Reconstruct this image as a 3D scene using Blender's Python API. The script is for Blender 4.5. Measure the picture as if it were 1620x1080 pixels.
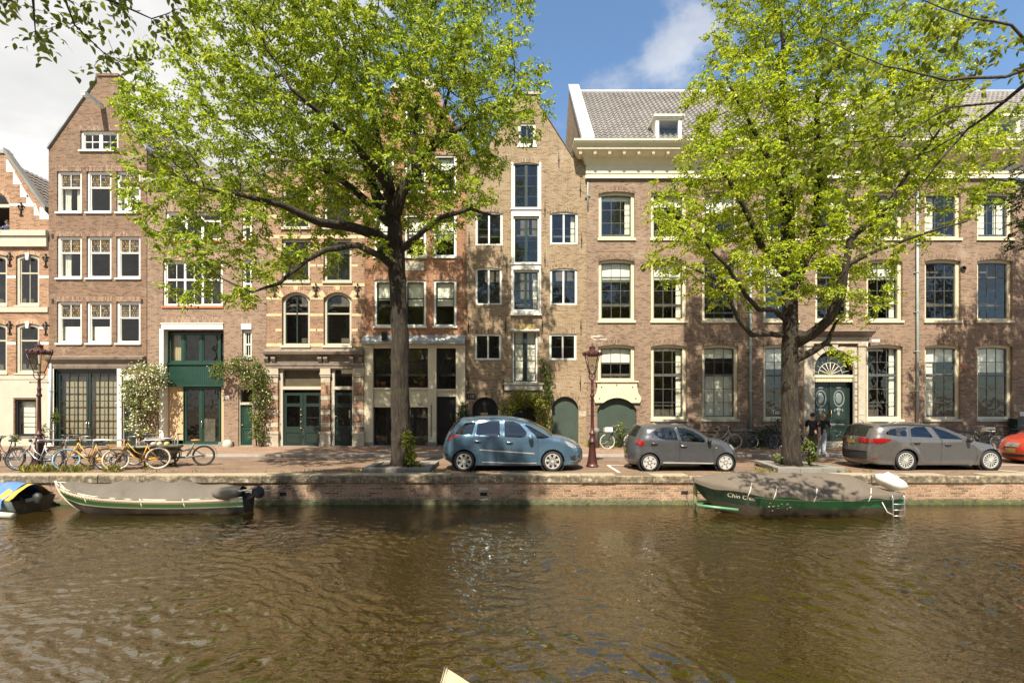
import bpy, bmesh, math, random
import numpy as np
from mathutils import Vector, Matrix, Euler
from mathutils.geometry import delaunay_2d_cdt
from mathutils.kdtree import KDTree
R = math.radians
for o in list(bpy.data.objects):
    bpy.data.objects.remove(o)
scene = bpy.context.scene
COL = scene.collection
rng = np.random.default_rng(7)
random.seed(7)

# ---------------------------------------------------------------- camera, sky, sun, exposure
CAM_H = 2.02
cam_d = bpy.data.cameras.new('camera')
cam = bpy.data.objects.new('camera', cam_d); COL.objects.link(cam)
cam.location = (0, 0, CAM_H); cam.rotation_euler = (R(90), 0, 0)
cam_d.sensor_width = 36; cam_d.lens = 780 / 1620 * 36
cam_d.shift_y = 102 / 1620
cam_d.clip_start = 0.05; cam_d.clip_end = 2000
scene.camera = cam
SUN_EL, SUN_AZ = R(54), R(12)      # sun behind the camera and a little to the left
S = Vector((-math.sin(SUN_AZ) * math.cos(SUN_EL), -math.cos(SUN_AZ) * math.cos(SUN_EL), math.sin(SUN_EL)))
sun_d = bpy.data.lights.new('sun', 'SUN'); sun_d.energy = 4.8; sun_d.angle = R(0.5)
sun_d.color = (1.0, 0.92, 0.77)
sun = bpy.data.objects.new('sun', sun_d); COL.objects.link(sun)
sun.rotation_euler = (-S).to_track_quat('-Z', 'Y').to_euler()
scene.view_settings.view_transform = 'Standard'
scene.view_settings.look = 'None'
scene.view_settings.gamma = 1
scene.view_settings.exposure = 1.16
w = bpy.data.worlds.new('World'); scene.world = w; w.use_nodes = True
nt = w.node_tree; nt.nodes.clear()
def N(nt, t, **kw):
    n = nt.nodes.new(t)
    for k, v in kw.items():
        setattr(n, k, v)
    return n
def L(nt, a, b): nt.links.new(a, b)
def math_n(nt, op, a, b=None, clamp=False):
    n = N(nt, 'ShaderNodeMath', operation=op); n.use_clamp = clamp
    for i, v in enumerate((a, b)):
        if v is None: continue
        if isinstance(v, (int, float)): n.inputs[i].default_value = v
        else: L(nt, v, n.inputs[i])
    return n.outputs[0]
def mixc(nt, fac, a, b, mode='MIX'):
    n = N(nt, 'ShaderNodeMix', data_type='RGBA', blend_type=mode)
    for i, v in ((0, fac), (6, a), (7, b)):
        if isinstance(v, (int, float)): n.inputs[i].default_value = v
        elif isinstance(v, (tuple, list)): n.inputs[i].default_value = (*v[:3], 1)
        else: L(nt, v, n.inputs[i])
    return n.outputs[2]
def ramp(nt, src, stops, interp='LINEAR'):
    n = N(nt, 'ShaderNodeValToRGB'); n.color_ramp.interpolation = interp
    e = n.color_ramp.elements
    while len(e) < len(stops): e.new(0.5)
    for i, (p, c) in enumerate(stops):
        e[i].position = p
        e[i].color = (c, c, c, 1) if isinstance(c, (int, float)) else (*c, 1)
    L(nt, src, n.inputs[0]); return n.outputs[0]
sky = N(nt, 'ShaderNodeTexSky', sky_type='NISHITA', sun_disc=False)
sky.sun_elevation = SUN_EL; sky.sun_rotation = R(180) + SUN_AZ
sky.air_density = 1.0; sky.dust_density = 0.6; sky.ozone_density = 1.6
tc = N(nt, 'ShaderNodeTexCoord'); sp = N(nt, 'ShaderNodeSeparateXYZ'); L(nt, tc.outputs['Generated'], sp.inputs[0])
zc = math_n(nt, 'ADD', math_n(nt, 'MAXIMUM', sp.outputs[2], 0.0), 0.12)
cx_ = math_n(nt, 'DIVIDE', sp.outputs[0], zc); cy_ = math_n(nt, 'DIVIDE', sp.outputs[1], zc)
cb = N(nt, 'ShaderNodeCombineXYZ'); L(nt, math_n(nt, 'SUBTRACT', cx_, 0.27), cb.inputs[0]); L(nt, cy_, cb.inputs[1])
n1 = N(nt, 'ShaderNodeTexNoise'); n1.inputs['Scale'].default_value = 1.15; n1.inputs['Detail'].default_value = 9
n1.inputs['Roughness'].default_value = 0.58; n1.inputs['Distortion'].default_value = 0.25; L(nt, cb.outputs[0], n1.inputs['Vector'])
# a cloud bank to the left of the street, broken cloud elsewhere
bank = math_n(nt, 'MULTIPLY', math_n(nt, 'ADD', math_n(nt, 'MULTIPLY', sp.outputs[0], -1.0), -0.16), 1.25)
bank = math_n(nt, 'MAXIMUM', math_n(nt, 'MINIMUM', bank, 0.42), -0.02)
cov = math_n(nt, 'ADD', n1.outputs['Fac'], bank)
cmask = ramp(nt, cov, [(0.52, 0.0), (0.60, 0.55), (0.70, 1.0)], 'EASE')
n2 = N(nt, 'ShaderNodeTexNoise'); n2.inputs['Scale'].default_value = 2.4; n2.inputs['Detail'].default_value = 6
L(nt, cb.outputs[0], n2.inputs['Vector'])
ccol = ramp(nt, n2.outputs['Fac'], [(0.3, (2.6, 2.62, 2.66)), (0.50, (3.2, 3.18, 3.13)), (0.66, (4.0, 3.95, 3.85))])
skyb = mixc(nt, 1.0, sky.outputs[0], (0.70, 0.78, 0.80), 'MULTIPLY')
out = mixc(nt, cmask, skyb, ccol)
bg = N(nt, 'ShaderNodeBackground'); bg.inputs['Strength'].default_value = 0.125; L(nt, out, bg.inputs[0])
wo = N(nt, 'ShaderNodeOutputWorld'); L(nt, bg.outputs[0], wo.inputs[0])

# ---------------------------------------------------------------- measures taken from the place
FL = 780.0; CX = 810.0; HY = 642.0
DF = 23.85            # metres from the eye to the house fronts
DQ = 14.40            # to the face of the far quay wall
WZ = -0.85            # water level
def P(px, py, d): return Vector(((px - CX) * d / FL, d, CAM_H - (py - HY) * d / FL))
def fx(px, d=DF): return (px - CX) * d / FL
def fz(py, d=DF): return CAM_H - (py - HY) * d / FL

# ---------------------------------------------------------------- mesh builder
class MB:
    def __init__(s): s.v = []; s.f = []; s.m = []; s.sm = []
    def add(s, vs, fs, mi=0, smooth=False):
        b = len(s.v); s.v.extend([tuple(v) for v in vs])
        for f in fs:
            s.f.append([b + i for i in f]); s.m.append(mi); s.sm.append(smooth)
    def box(s, x0, x1, y0, y1, z0, z1, mi=0):
        s.add([(x0,y0,z0),(x1,y0,z0),(x1,y1,z0),(x0,y1,z0),(x0,y0,z1),(x1,y0,z1),(x1,y1,z1),(x0,y1,z1)],
              [(0,3,2,1),(4,5,6,7),(0,1,5,4),(1,2,6,5),(2,3,7,6),(3,0,4,7)], mi)
    def quad(s, a, b, c, d, mi=0): s.add([a,b,c,d], [(0,1,2,3)], mi)
    def prism(s, poly, y0, y1, mi=0, smooth=False):     # poly in (x,z), extruded along y
        n = len(poly)
        s.add([(x,y0,z) for x,z in poly] + [(x,y1,z) for x,z in poly],
              [tuple(range(n)), tuple(range(2*n-1, n-1, -1))], mi)
        b = len(s.v) - 2*n
        for i in range(n):
            j = (i+1) % n
            s.f.append([b+i, b+n+i, b+n+j, b+j]); s.m.append(mi); s.sm.append(smooth)
    def prism_x(s, poly, x0, x1, mi=0):                  # poly in (y,z), extruded along x
        n = len(poly)
        s.add([(x0,y,z) for y,z in poly] + [(x1,y,z) for y,z in poly],
              [tuple(range(n)), tuple(range(2*n-1, n-1, -1))] + [(i, n+i, n+(i+1)%n, (i+1)%n) for i in range(n)], mi)
    def ring(s, outer, inner, y0, y1, mi=0):             # frame between two polygons of equal count (x,z)
        n = len(outer)
        vs = [(x,y0,z) for x,z in outer] + [(x,y0,z) for x,z in inner] + [(x,y1,z) for x,z in outer] + [(x,y1,z) for x,z in inner]
        fs = []
        for i in range(n):
            j = (i+1) % n
            fs += [(i,j,n+j,n+i), (2*n+j,2*n+i,3*n+i,3*n+j), (n+i,n+j,3*n+j,3*n+i), (j,i,2*n+i,2*n+j)]
        s.add(vs, fs, mi)
    def tube(s, pts, r, n=6, mi=0, caps=True, smooth=True):
        pts = [Vector(p) for p in pts]; k = len(pts)
        rs = r if isinstance(r, (list, tuple, np.ndarray)) else [r]*k
        vs = []; prev = None
        for i, p in enumerate(pts):
            t = (pts[min(i+1,k-1)] - pts[max(i-1,0)])
            if t.length < 1e-9: t = Vector((0,0,1))
            t.normalize()
            if prev is None:
                u = t.orthogonal().normalized()
            else:
                u = (prev - t*prev.dot(t))
                u = u.normalized() if u.length > 1e-6 else t.orthogonal().normalized()
            prev = u; q = t.cross(u)
            for a in range(n):
                an = 2*math.pi*a/n
                vs.append(p + (u*math.cos(an) + q*math.sin(an))*rs[i])
        fs = []
        for i in range(k-1):
            for a in range(n):
                b = (a+1) % n
                fs.append((i*n+a, i*n+b, (i+1)*n+b, (i+1)*n+a))
        if caps: fs += [tuple(range(n-1,-1,-1)), tuple((k-1)*n+a for a in range(n))]
        s.add(vs, fs, mi, smooth)
    def lathe(s, prof, c=(0,0,0), n=16, mi=0, smooth=True):   # prof [(r,z)]
        vs = []; k = len(prof)
        for r_, z in prof:
            for a in range(n):
                an = 2*math.pi*a/n
                vs.append((c[0]+r_*math.cos(an), c[1]+r_*math.sin(an), c[2]+z))
        fs = [(i*n+a, i*n+(a+1)%n, (i+1)*n+(a+1)%n, (i+1)*n+a) for i in range(k-1) for a in range(n)]
        fs += [tuple(range(n-1,-1,-1)), tuple((k-1)*n+a for a in range(n))]
        s.add(vs, fs, mi, smooth)
    def disc(s, c, r0, r1, y0, y1, n=24, mi=0):          # annulus with depth, axis along y
        o = [(c[0]+r1*math.cos(2*math.pi*i/n), c[2]+r1*math.sin(2*math.pi*i/n)) for i in range(n)]
        if r0 <= 0: s.prism([(x,z) for x,z in o], c[1]+y0, c[1]+y1, mi, True)
        else:
            q = [(c[0]+r0*math.cos(2*math.pi*i/n), c[2]+r0*math.sin(2*math.pi*i/n)) for i in range(n)]
            s.ring(o, q, c[1]+y0, c[1]+y1, mi)
    def torus(s, c, R_, r_, n=28, k=8, mi=0, sy=1.0):    # axis along y
        vs = []
        for i in range(n):
            a = 2*math.pi*i/n
            for j in range(k):
                b = 2*math.pi*j/k
                q = R_ + r_*math.cos(b)
                vs.append((c[0]+q*math.cos(a), c[1]+r_*sy*math.sin(b), c[2]+q*math.sin(a)))
        fs = [(i*k+j, ((i+1)%n)*k+j, ((i+1)%n)*k+(j+1)%k, i*k+(j+1)%k) for i in range(n) for j in range(k)]
        s.add(vs, fs, mi, True)
    def grid(s, pts, mi=0, smooth=True, flip=False):     # pts[i][j]
        n = len(pts); m_ = len(pts[0]); vs = [p for row in pts for p in row]
        fs = [((i*m_+j, i*m_+j+1, (i+1)*m_+j+1, (i+1)*m_+j) if not flip else (i*m_+j, (i+1)*m_+j, (i+1)*m_+j+1, i*m_+j+1)) for i in range(n-1) for j in range(m_-1)]
        s.add(vs, fs, mi, smooth)
    def ball(s, c, r, n=10, k=7, mi=0):
        rx, ry, rz = r if isinstance(r, (tuple, list)) else (r, r, r)
        vs = [(c[0], c[1], c[2]-rz)]
        for i in range(1, k):
            t = -math.pi/2 + math.pi*i/k
            for a in range(n):
                an = 2*math.pi*a/n
                vs.append((c[0]+rx*math.cos(t)*math.cos(an), c[1]+ry*math.cos(t)*math.sin(an), c[2]+rz*math.sin(t)))
        vs.append((c[0], c[1], c[2]+rz)); fs = []
        for a in range(n):
            fs.append((0, 1+(a+1)%n, 1+a)); fs.append((len(vs)-1, len(vs)-1-n+a, len(vs)-1-n+(a+1)%n))
        for i in range(k-2):
            for a in range(n):
                b = (a+1) % n
                fs.append((1+i*n+a, 1+i*n+b, 1+(i+1)*n+b, 1+(i+1)*n+a))
        s.add(vs, fs, mi, True)
    def build(s, name, mats, parent=None, fix=False):
        me = bpy.data.meshes.new(name)
        me.from_pydata(s.v, [], s.f)
        if not isinstance(mats, (list, tuple)): mats = [mats]
        for m_ in mats: me.materials.append(m_)
        me.polygons.foreach_set('material_index', s.m)
        me.polygons.foreach_set('use_smooth', s.sm)
        if fix:
            bm = bmesh.new(); bm.from_mesh(me); bmesh.ops.remove_doubles(bm, verts=bm.verts, dist=1e-4)
            bmesh.ops.recalc_face_normals(bm, faces=bm.faces); bm.to_mesh(me); bm.free()
        me.update()
        o = bpy.data.objects.new(name, me); COL.objects.link(o)
        if parent is not None: o.parent = parent
        return o
def each(mb, name, mats, parent=None):      # every loose piece becomes an object of its own
    n = len(mb.v); up = list(range(n))
    def fd(a):
        while up[a] != a: up[a] = up[up[a]]; a = up[a]
        return a
    for f in mb.f:
        for q in f[1:]: up[fd(q)] = fd(f[0])
    gr = {}
    for f, mi, sm in zip(mb.f, mb.m, mb.sm): gr.setdefault(fd(f[0]), []).append((f, mi, sm))
    out = []
    for fs in gr.values():
        q = MB(); ids = sorted({i for f,_,_ in fs for i in f}); ix = {i:k for k,i in enumerate(ids)}
        q.v = [mb.v[i] for i in ids]; q.f = [[ix[i] for i in f] for f,_,_ in fs]; q.m = [a for _,a,_ in fs]; q.sm = [a for _,_,a in fs]
        out.append(q.build(name, mats, parent))
    return out
def np_mesh(name, verts, faces, mats, parent=None, smooth=False):     # faces: int array (n,k)
    me = bpy.data.meshes.new(name); n, k = faces.shape
    me.vertices.add(len(verts)); me.vertices.foreach_set('co', np.asarray(verts, np.float32).ravel())
    me.loops.add(n*k); me.loops.foreach_set('vertex_index', faces.astype(np.int32).ravel())
    me.polygons.add(n); me.polygons.foreach_set('loop_start', np.arange(0, n*k, k, dtype=np.int32))
    me.polygons.foreach_set('loop_total', np.full(n, k, np.int32))
    me.polygons.foreach_set('use_smooth', np.full(n, smooth, bool))
    for m_ in (mats if isinstance(mats, (list, tuple)) else [mats]): me.materials.append(m_)
    me.update(calc_edges=True); me.validate()
    o = bpy.data.objects.new(name, me); COL.objects.link(o)
    if parent is not None: o.parent = parent
    return o
def tag(o, label=None, cat=None, group=None, kind=None):
    for k, v in (('label', label), ('category', cat), ('group', group), ('kind', kind)):
        if v: o[k] = v
    return o
def empty(name, label, cat, group=None):
    o = bpy.data.objects.new(name, None); COL.objects.link(o); o.empty_display_size = 0.2
    return tag(o, label, cat, group)
def rebase(root, loc):           # move a thing's origin to its base, keeping everything where it is
    loc = Vector(loc); T = Matrix.Translation(-loc)
    def rec(o):
        for c in o.children:
            if c.data: c.data.transform(T)
            rec(c)
    rec(root); root.location = loc
def copy_tree(o, parent=None):
    c = o.copy(); COL.objects.link(c)
    if parent is not None:
        c.parent = parent; c.matrix_parent_inverse = o.matrix_parent_inverse.copy()
    for ch in o.children: copy_tree(ch, c)
    return c
def inpoly(px, pz, poly):
    poly = np.asarray(poly); x = poly[:,0]; z = poly[:,1]; c = np.zeros(len(px), bool); j = len(x)-1
    for i in range(len(x)):
        cond = ((z[i] > pz) != (z[j] > pz)) & (px < (x[j]-x[i])*(pz-z[i])/((z[j]-z[i]) + 1e-12) + x[i])
        c ^= cond; j = i
    return c
def cdt(outline, holes=(), extra=()):
    vs = []; es = []
    for poly in [outline] + list(holes):
        b = len(vs); n = len(poly); vs += [Vector((p[0], p[1])) for p in poly]
        es += [(b+i, b+(i+1) % n) for i in range(n)]
    vs += [Vector((p[0], p[1])) for p in extra]
    v2, _, f2, _, _, _ = delaunay_2d_cdt(vs, es, [], 0, 1e-5)
    V = np.array([(v[0], v[1]) for v in v2]); Fs = np.array([f for f in f2 if len(f) == 3])
    c = V[Fs].mean(axis=1); keep = inpoly(c[:,0], c[:,1], outline)
    for h in holes: keep &= ~inpoly(c[:,0], c[:,1], h)
    A = V[Fs]; ar = (A[:,1,0]-A[:,0,0])*(A[:,2,1]-A[:,0,1]) - (A[:,2,0]-A[:,0,0])*(A[:,1,1]-A[:,0,1])
    Fs = Fs[keep & (np.abs(ar) > 1e-9)]; ar = ar[keep & (np.abs(ar) > 1e-9)]
    Fs[ar < 0] = Fs[ar < 0][:, ::-1]
    return V, Fs
def rect(x0, x1, z0, z1): return [(x0,z0),(x1,z0),(x1,z1),(x0,z1)]
def arch(x0, x1, z0, zs, zt, n=12):     # rectangle with an arched (elliptic) head
    c = (x0+x1)/2; a = (x1-x0)/2; h = zt-zs
    if abs(h) < 1e-6: return rect(x0, x1, z0, zs)
    pts = [(x0,z0),(x1,z0)]
    if h >= a*0.95:
        pts += [(c+a*math.cos(math.pi*i/n), zs+h*math.sin(math.pi*i/n)) for i in range(n+1)]
    else:
        r_ = (a*a+h*h)/(2*h); th = math.asin(a/r_)
        pts += [(c+r_*math.sin(th-2*th*i/n), zt-r_+r_*math.cos(th-2*th*i/n)) for i in range(n+1)]
    return pts

# ---------------------------------------------------------------- materials
def mat(name):
    m_ = bpy.data.materials.new(name); m_.use_nodes = True
    nt = m_.node_tree; b = nt.nodes['Principled BSDF']
    return m_, nt, b
def objco(nt):
    t = N(nt, 'ShaderNodeTexCoord'); return t.outputs['Object']
def noise(nt, vec, scale, detail=4, rough=0.55, dist=0):
    n = N(nt, 'ShaderNodeTexNoise'); n.inputs['Scale'].default_value = scale; n.inputs['Detail'].default_value = detail
    n.inputs['Roughness'].default_value = rough; n.inputs['Distortion'].default_value = dist
    if vec is not None: L(nt, vec, n.inputs['Vector'])
    return n.outputs['Fac']
def bump(nt, b, h, dist=0.01, strength=0.6):
    n = N(nt, 'ShaderNodeBump'); n.inputs['Strength'].default_value = strength; n.inputs['Distance'].default_value = dist
    L(nt, h, n.inputs['Height']); L(nt, n.outputs[0], b.inputs['Normal']); return n
def paint(name, col, rough=0.5, var=0.12, dirt=None, dirt_amt=0.35, spec=0.5, metal=0.0, coat=0.0, scale=1.0):
    m_, nt, b = mat(name); v = objco(nt)
    a = noise(nt, v, 1.7*scale, 5); f = noise(nt, v, 14*scale, 5)
    mx = math_n(nt, 'ADD', math_n(nt, 'MULTIPLY', a, 0.6), math_n(nt, 'MULTIPLY', f, 0.4))
    lo = tuple(c*(1-var*1.6) for c in col); hi = tuple(min(1, c*(1+var)) for c in col)
    c = ramp(nt, mx, [(0.3, lo), (0.7, hi)])
    if dirt:
        d = ramp(nt, noise(nt, v, 3.1*scale, 7, 0.68), [(0.50, 0.0), (0.72, dirt_amt)])
        c = mixc(nt, d, c, dirt)
    L(nt, c, b.inputs['Base Color']); b.inputs['Roughness'].default_value = rough
    b.inputs['Metallic'].default_value = metal; b.inputs['Specular IOR Level'].default_value = spec
    b.inputs['Coat Weight'].default_value = coat; b.inputs['Coat Roughness'].default_value = 0.04
    bump(nt, b, f, 0.004, 0.25)
    return m_
def brick(name, cols, mortar, ground=False, bw=0.215, bh=0.066, ms=0.009, stain=(0.08,0.06,0.05), stain_amt=0.4, pale=None, pale_amt=0.3, bumpd=0.006, tone=0.42):
    m_, nt, b = mat(name); v = objco(nt); s_ = N(nt, 'ShaderNodeSeparateXYZ'); L(nt, v, s_.inputs[0])
    c_ = N(nt, 'ShaderNodeCombineXYZ')
    if ground: L(nt, s_.outputs[0], c_.inputs[0]); L(nt, s_.outputs[1], c_.inputs[1])
    else: L(nt, math_n(nt, 'ADD', s_.outputs[0], s_.outputs[1]), c_.inputs[0]); L(nt, s_.outputs[2], c_.inputs[1])
    bt = N(nt, 'ShaderNodeTexBrick'); L(nt, c_.outputs[0], bt.inputs['Vector'])
    bt.inputs['Scale'].default_value = 1; bt.inputs['Brick Width'].default_value = bw; bt.inputs['Row Height'].default_value = bh
    bt.inputs['Mortar Size'].default_value = ms; bt.inputs['Mortar Smooth'].default_value = 0.3
    bt.inputs['Color1'].default_value = (0,0,0,1); bt.inputs['Color2'].default_value = (1,1,1,1); bt.inputs['Bias'].default_value = 0
    bt.inputs['Mortar'].default_value = (0.5,0.5,0.5,1)
    def tn_(c): l_ = .3*c[0]+.59*c[1]+.11*c[2]; return tuple(x*(1-tone)+l_*t*tone for x, t in zip(c, (1.13,1.0,0.76)))
    cols = [tuple(x*(.62+.56*i/(len(cols)-1)) for x in tn_(c)) for i, c in enumerate(cols)] if not ground else [tn_(c) for c in cols]
    bc = ramp(nt, bt.outputs['Color'], [(i/(len(cols)-1), c) for i, c in enumerate(cols)])
    c = mixc(nt, bt.outputs['Fac'], bc, mortar)
    big = noise(nt, v, 0.55, 6, 0.62)
    c = mixc(nt, ramp(nt, big, [(0.42, 0.0), (0.72, stain_amt)]), c, stain)
    if pale:
        pn = noise(nt, v, 1.3, 7, 0.7, 0.4)
        c = mixc(nt, ramp(nt, pn, [(0.55, 0.0), (0.70, pale_amt)]), c, pale)
    fine = noise(nt, v, 25, 4)
    if ground:
        mp = N(nt, 'ShaderNodeMapping'); mp.inputs['Scale'].default_value = (0.35,2.2,1); L(nt, v, mp.inputs[0])
        c = mixc(nt, ramp(nt, noise(nt, mp.outputs[0], 1.4, 7, 0.65), [(0.42,0.0),(0.66,0.6)]), c, mixc(nt, 1.0, c, (0.5,0.47,0.45), 'MULTIPLY'))
    if not ground:
        mp = N(nt, 'ShaderNodeMapping'); mp.inputs['Scale'].default_value = (1.6,1.6,0.14); L(nt, v, mp.inputs[0])
        c = mixc(nt, ramp(nt, noise(nt, mp.outputs[0], 1.5, 6, 0.65), [(0.50,0.0),(0.70,0.28)]), c, mixc(nt, 1.0, c, (0.42,0.40,0.38), 'MULTIPLY'))
        c = mixc(nt, ramp(nt, noise(nt, v, 0.9, 6, 0.7, 0.5), [(0.56,0.0),(0.66,0.30)]), c, (0.46,0.38,0.28))
    c = mixc(nt, 0.8, c, mixc(nt, 1.0, c, ramp(nt, fine, [(0.3, 0.35), (0.7, 1.5)]), 'MULTIPLY'))
    L(nt, c, b.inputs['Base Color']); b.inputs['Roughness'].default_value = 0.88; b.inputs['Specular IOR Level'].default_value = 0.25
    h = math_n(nt, 'SUBTRACT', math_n(nt, 'MULTIPLY', fine, 0.5), bt.outputs['Fac'])
    bump(nt, b, h, bumpd, 0.8)
    return m_
def glass(name, tint=(0.75,0.80,0.76), ior=1.75, wob=0.02):
    m_ = bpy.data.materials.new(name); m_.use_nodes = True; nt = m_.node_tree; nt.nodes.clear()
    tr = N(nt, 'ShaderNodeBsdfTransparent'); tr.inputs[0].default_value = (*tint, 1)
    gl = N(nt, 'ShaderNodeBsdfGlossy'); gl.inputs['Roughness'].default_value = 0.01; gl.inputs[0].default_value = (0.95,0.96,0.97,1)
    t = N(nt, 'ShaderNodeTexCoord'); bp = N(nt, 'ShaderNodeBump'); bp.inputs['Strength'].default_value = 0.5; bp.inputs['Distance'].default_value = wob
    L(nt, noise(nt, t.outputs['Object'], 1.6, 2), bp.inputs['Height']); L(nt, bp.outputs[0], gl.inputs['Normal'])
    fr = N(nt, 'ShaderNodeLayerWeight'); fr.inputs[0].default_value = 0.5; f0 = ((ior-1)/(ior+1))**2
    fac = math_n(nt, 'ADD', math_n(nt, 'MULTIPLY', math_n(nt, 'POWER', fr.outputs['Facing'], 3.0), 0.8), f0, True)
    mx = N(nt, 'ShaderNodeMixShader'); L(nt, fac, mx.inputs[0]); L(nt, tr.outputs[0], mx.inputs[1]); L(nt, gl.outputs[0], mx.inputs[2])
    o = N(nt, 'ShaderNodeOutputMaterial'); L(nt, mx.outputs[0], o.inputs[0]); return m_
def leafm(name, stops, trans=0.45, rough=0.45):
    m_ = bpy.data.materials.new(name); m_.use_nodes = True; nt = m_.node_tree; nt.nodes.clear()
    g = N(nt, 'ShaderNodeNewGeometry')
    c = ramp(nt, g.outputs['Random Per Island'], stops)
    t = N(nt, 'ShaderNodeTexCoord')
    big = noise(nt, t.outputs['Object'], 0.5, 2)
    c = mixc(nt, ramp(nt, big, [(0.40, 0.0), (0.62, 0.55)]), c, mixc(nt, 1.0, c, (1.18, 1.06, 0.95), 'MULTIPLY'))
    p = N(nt, 'ShaderNodeBsdfPrincipled'); L(nt, c, p.inputs['Base Color']); p.inputs['Roughness'].default_value = rough
    p.inputs['Specular IOR Level'].default_value = 0.35
    tl = N(nt, 'ShaderNodeBsdfTranslucent'); L(nt, mixc(nt, 1.0, c, (1.5, 1.45, 0.7), 'MULTIPLY'), tl.inputs[0])
    mx = N(nt, 'ShaderNodeMixShader'); mx.inputs[0].default_value = trans
    L(nt, p.outputs[0], mx.inputs[1]); L(nt, tl.outputs[0], mx.inputs[2])
    o = N(nt, 'ShaderNodeOutputMaterial'); L(nt, mx.outputs[0], o.inputs[0]); return m_
M = {}
M['white'] = paint('white_paint', (0.70,0.68,0.61), 0.45, 0.05, (0.45,0.42,0.35), 0.25)
M['cream'] = paint('cream_paint', (0.60,0.53,0.375), 0.5, 0.07, (0.35,0.30,0.2), 0.3)
M['creampale'] = paint('pale_cream_paint', (0.44,0.41,0.325), 0.5, 0.07, (0.35,0.32,0.25), 0.3)
M['grey_green'] = paint('dark_green_paint', (0.016,0.030,0.024), 0.35, 0.15)
M['green'] = paint('green_paint', (0.013,0.046,0.032), 0.38, 0.15)
M['doorgreen'] = paint('garage_green_paint', (0.045,0.065,0.050), 0.5, 0.15, (0.1,0.1,0.08), 0.3)
M['black'] = paint('black_paint', (0.012,0.012,0.014), 0.35, 0.15)
M['iron'] = paint('black_iron', (0.018,0.016,0.015), 0.55, 0.2)
M['stone'] = paint('sandstone', (0.42,0.37,0.28), 0.85, 0.12, (0.16,0.13,0.10), 0.6)
M['bluestone'] = paint('bluestone', (0.20,0.19,0.165), 0.85, 0.12, (0.12,0.11,0.10), 0.5)
M['darkstone'] = paint('dark_weathered_stone', (0.20,0.16,0.125), 0.85, 0.2, (0.05,0.04,0.035), 0.7)
M['zinc'] = paint('zinc', (0.36,0.37,0.37), 0.5, 0.12, (0.2,0.2,0.2), 0.4, metal=0.3)
M['lead'] = paint('lead_flashing', (0.42,0.43,0.44), 0.6, 0.1, (0.2,0.2,0.2), 0.3)
M['pipe'] = paint('pipe_grey', (0.30,0.36,0.35), 0.55, 0.1, (0.2,0.2,0.18), 0.3)
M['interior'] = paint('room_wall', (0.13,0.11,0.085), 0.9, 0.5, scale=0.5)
M['curtain'] = paint('curtain_cloth', (0.80,0.76,0.66), 0.9, 0.08)
M['blind'] = paint('roller_blind', (0.82,0.80,0.72), 0.85, 0.05)
M['glass'] = glass('window_glass', (0.90,0.92,0.88), 1.62, 0.03)
M['stained'] = None
M['terracotta'] = paint('terracotta', (0.42,0.16,0.07), 0.8, 0.15)
M['gold'] = paint('ochre_stone', (0.55,0.40,0.14), 0.7, 0.25, (0.3,0.2,0.1), 0.5)
M['brass'] = paint('brass', (0.60,0.45,0.20), 0.3, 0.1, metal=0.8)
M['steel'] = paint('galvanised_steel', (0.42,0.42,0.42), 0.38, 0.1, metal=0.75)
M['rubber'] = paint('rubber', (0.018,0.018,0.019), 0.75, 0.2)
M['chrome'] = paint('chrome', (0.72,0.72,0.73), 0.18, 0.04, metal=1.0)
M['bar'] = paint('sheen_grey_bar', (0.085,0.085,0.078), 0.45, 0.1)  # black sash bars painted greyer, their sunlit sheen put into the colour
M['dark'] = paint('dark_void', (0.010,0.010,0.010), 0.9, 0.1)
# brick kinds
M['br_h0'] = brick('orange_brick', [(0.32,0.12,0.05),(0.46,0.19,0.08),(0.38,0.15,0.065)], (0.36,0.28,0.19), tone=.34, stain=(0.2,0.12,0.08), stain_amt=0.25)
M['br_a'] = brick('brown_brick', [(0.20,0.095,0.05),(0.27,0.135,0.076),(0.23,0.11,0.06)], (0.24,0.17,0.115), stain=(0.16,0.10,0.07), stain_amt=0.3)
M['br_b'] = brick('rose_brown_brick', [(0.25,0.125,0.075),(0.34,0.185,0.12),(0.28,0.15,0.09)], (0.32,0.245,0.18), stain=(0.17,0.11,0.08), stain_amt=0.25)
M['br_c'] = brick('red_striped_brick', [(0.30,0.125,0.07),(0.42,0.20,0.115),(0.33,0.15,0.085)], (0.36,0.28,0.19), tone=.3, stain=(0.12,0.08,0.06), stain_amt=0.45)
M['br_d'] = brick('bright_red_brick', [(0.30,0.10,0.05),(0.42,0.17,0.085),(0.34,0.125,0.06)], (0.36,0.25,0.15), tone=.22, stain=(0.14,0.08,0.05), stain_amt=0.35)
M['br_e'] = brick('yellow_brown_brick', [(0.27,0.155,0.075),(0.40,0.26,0.14),(0.24,0.16,0.10)], (0.36,0.28,0.18), tone=.3, stain=(0.15,0.11,0.07), stain_amt=0.3, pale=(0.5,0.42,0.3), pale_amt=0.15)
M['br_f'] = brick('purple_brown_brick', [(0.235,0.138,0.092),(0.34,0.205,0.138),(0.275,0.162,0.11)], (0.28,0.21,0.15), tone=.3, stain=(0.13,0.09,0.065), stain_amt=0.3, pale=(0.42,0.33,0.25), pale_amt=0.12)
M['br_quay'] = brick('quay_brick', [(0.27,0.14,0.085),(0.40,0.23,0.145),(0.33,0.18,0.11)], (0.36,0.28,0.20), bh=0.07, tone=.2, stain=(0.10,0.07,0.04), stain_amt=0.6, pale=(0.55,0.46,0.35), pale_amt=0.4, bumpd=0.012)
M['br_near'] = brick('plain_brown_brick', [(0.18,0.10,0.07),(0.26,0.15,0.10)], (0.25,0.2,0.15))
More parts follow.
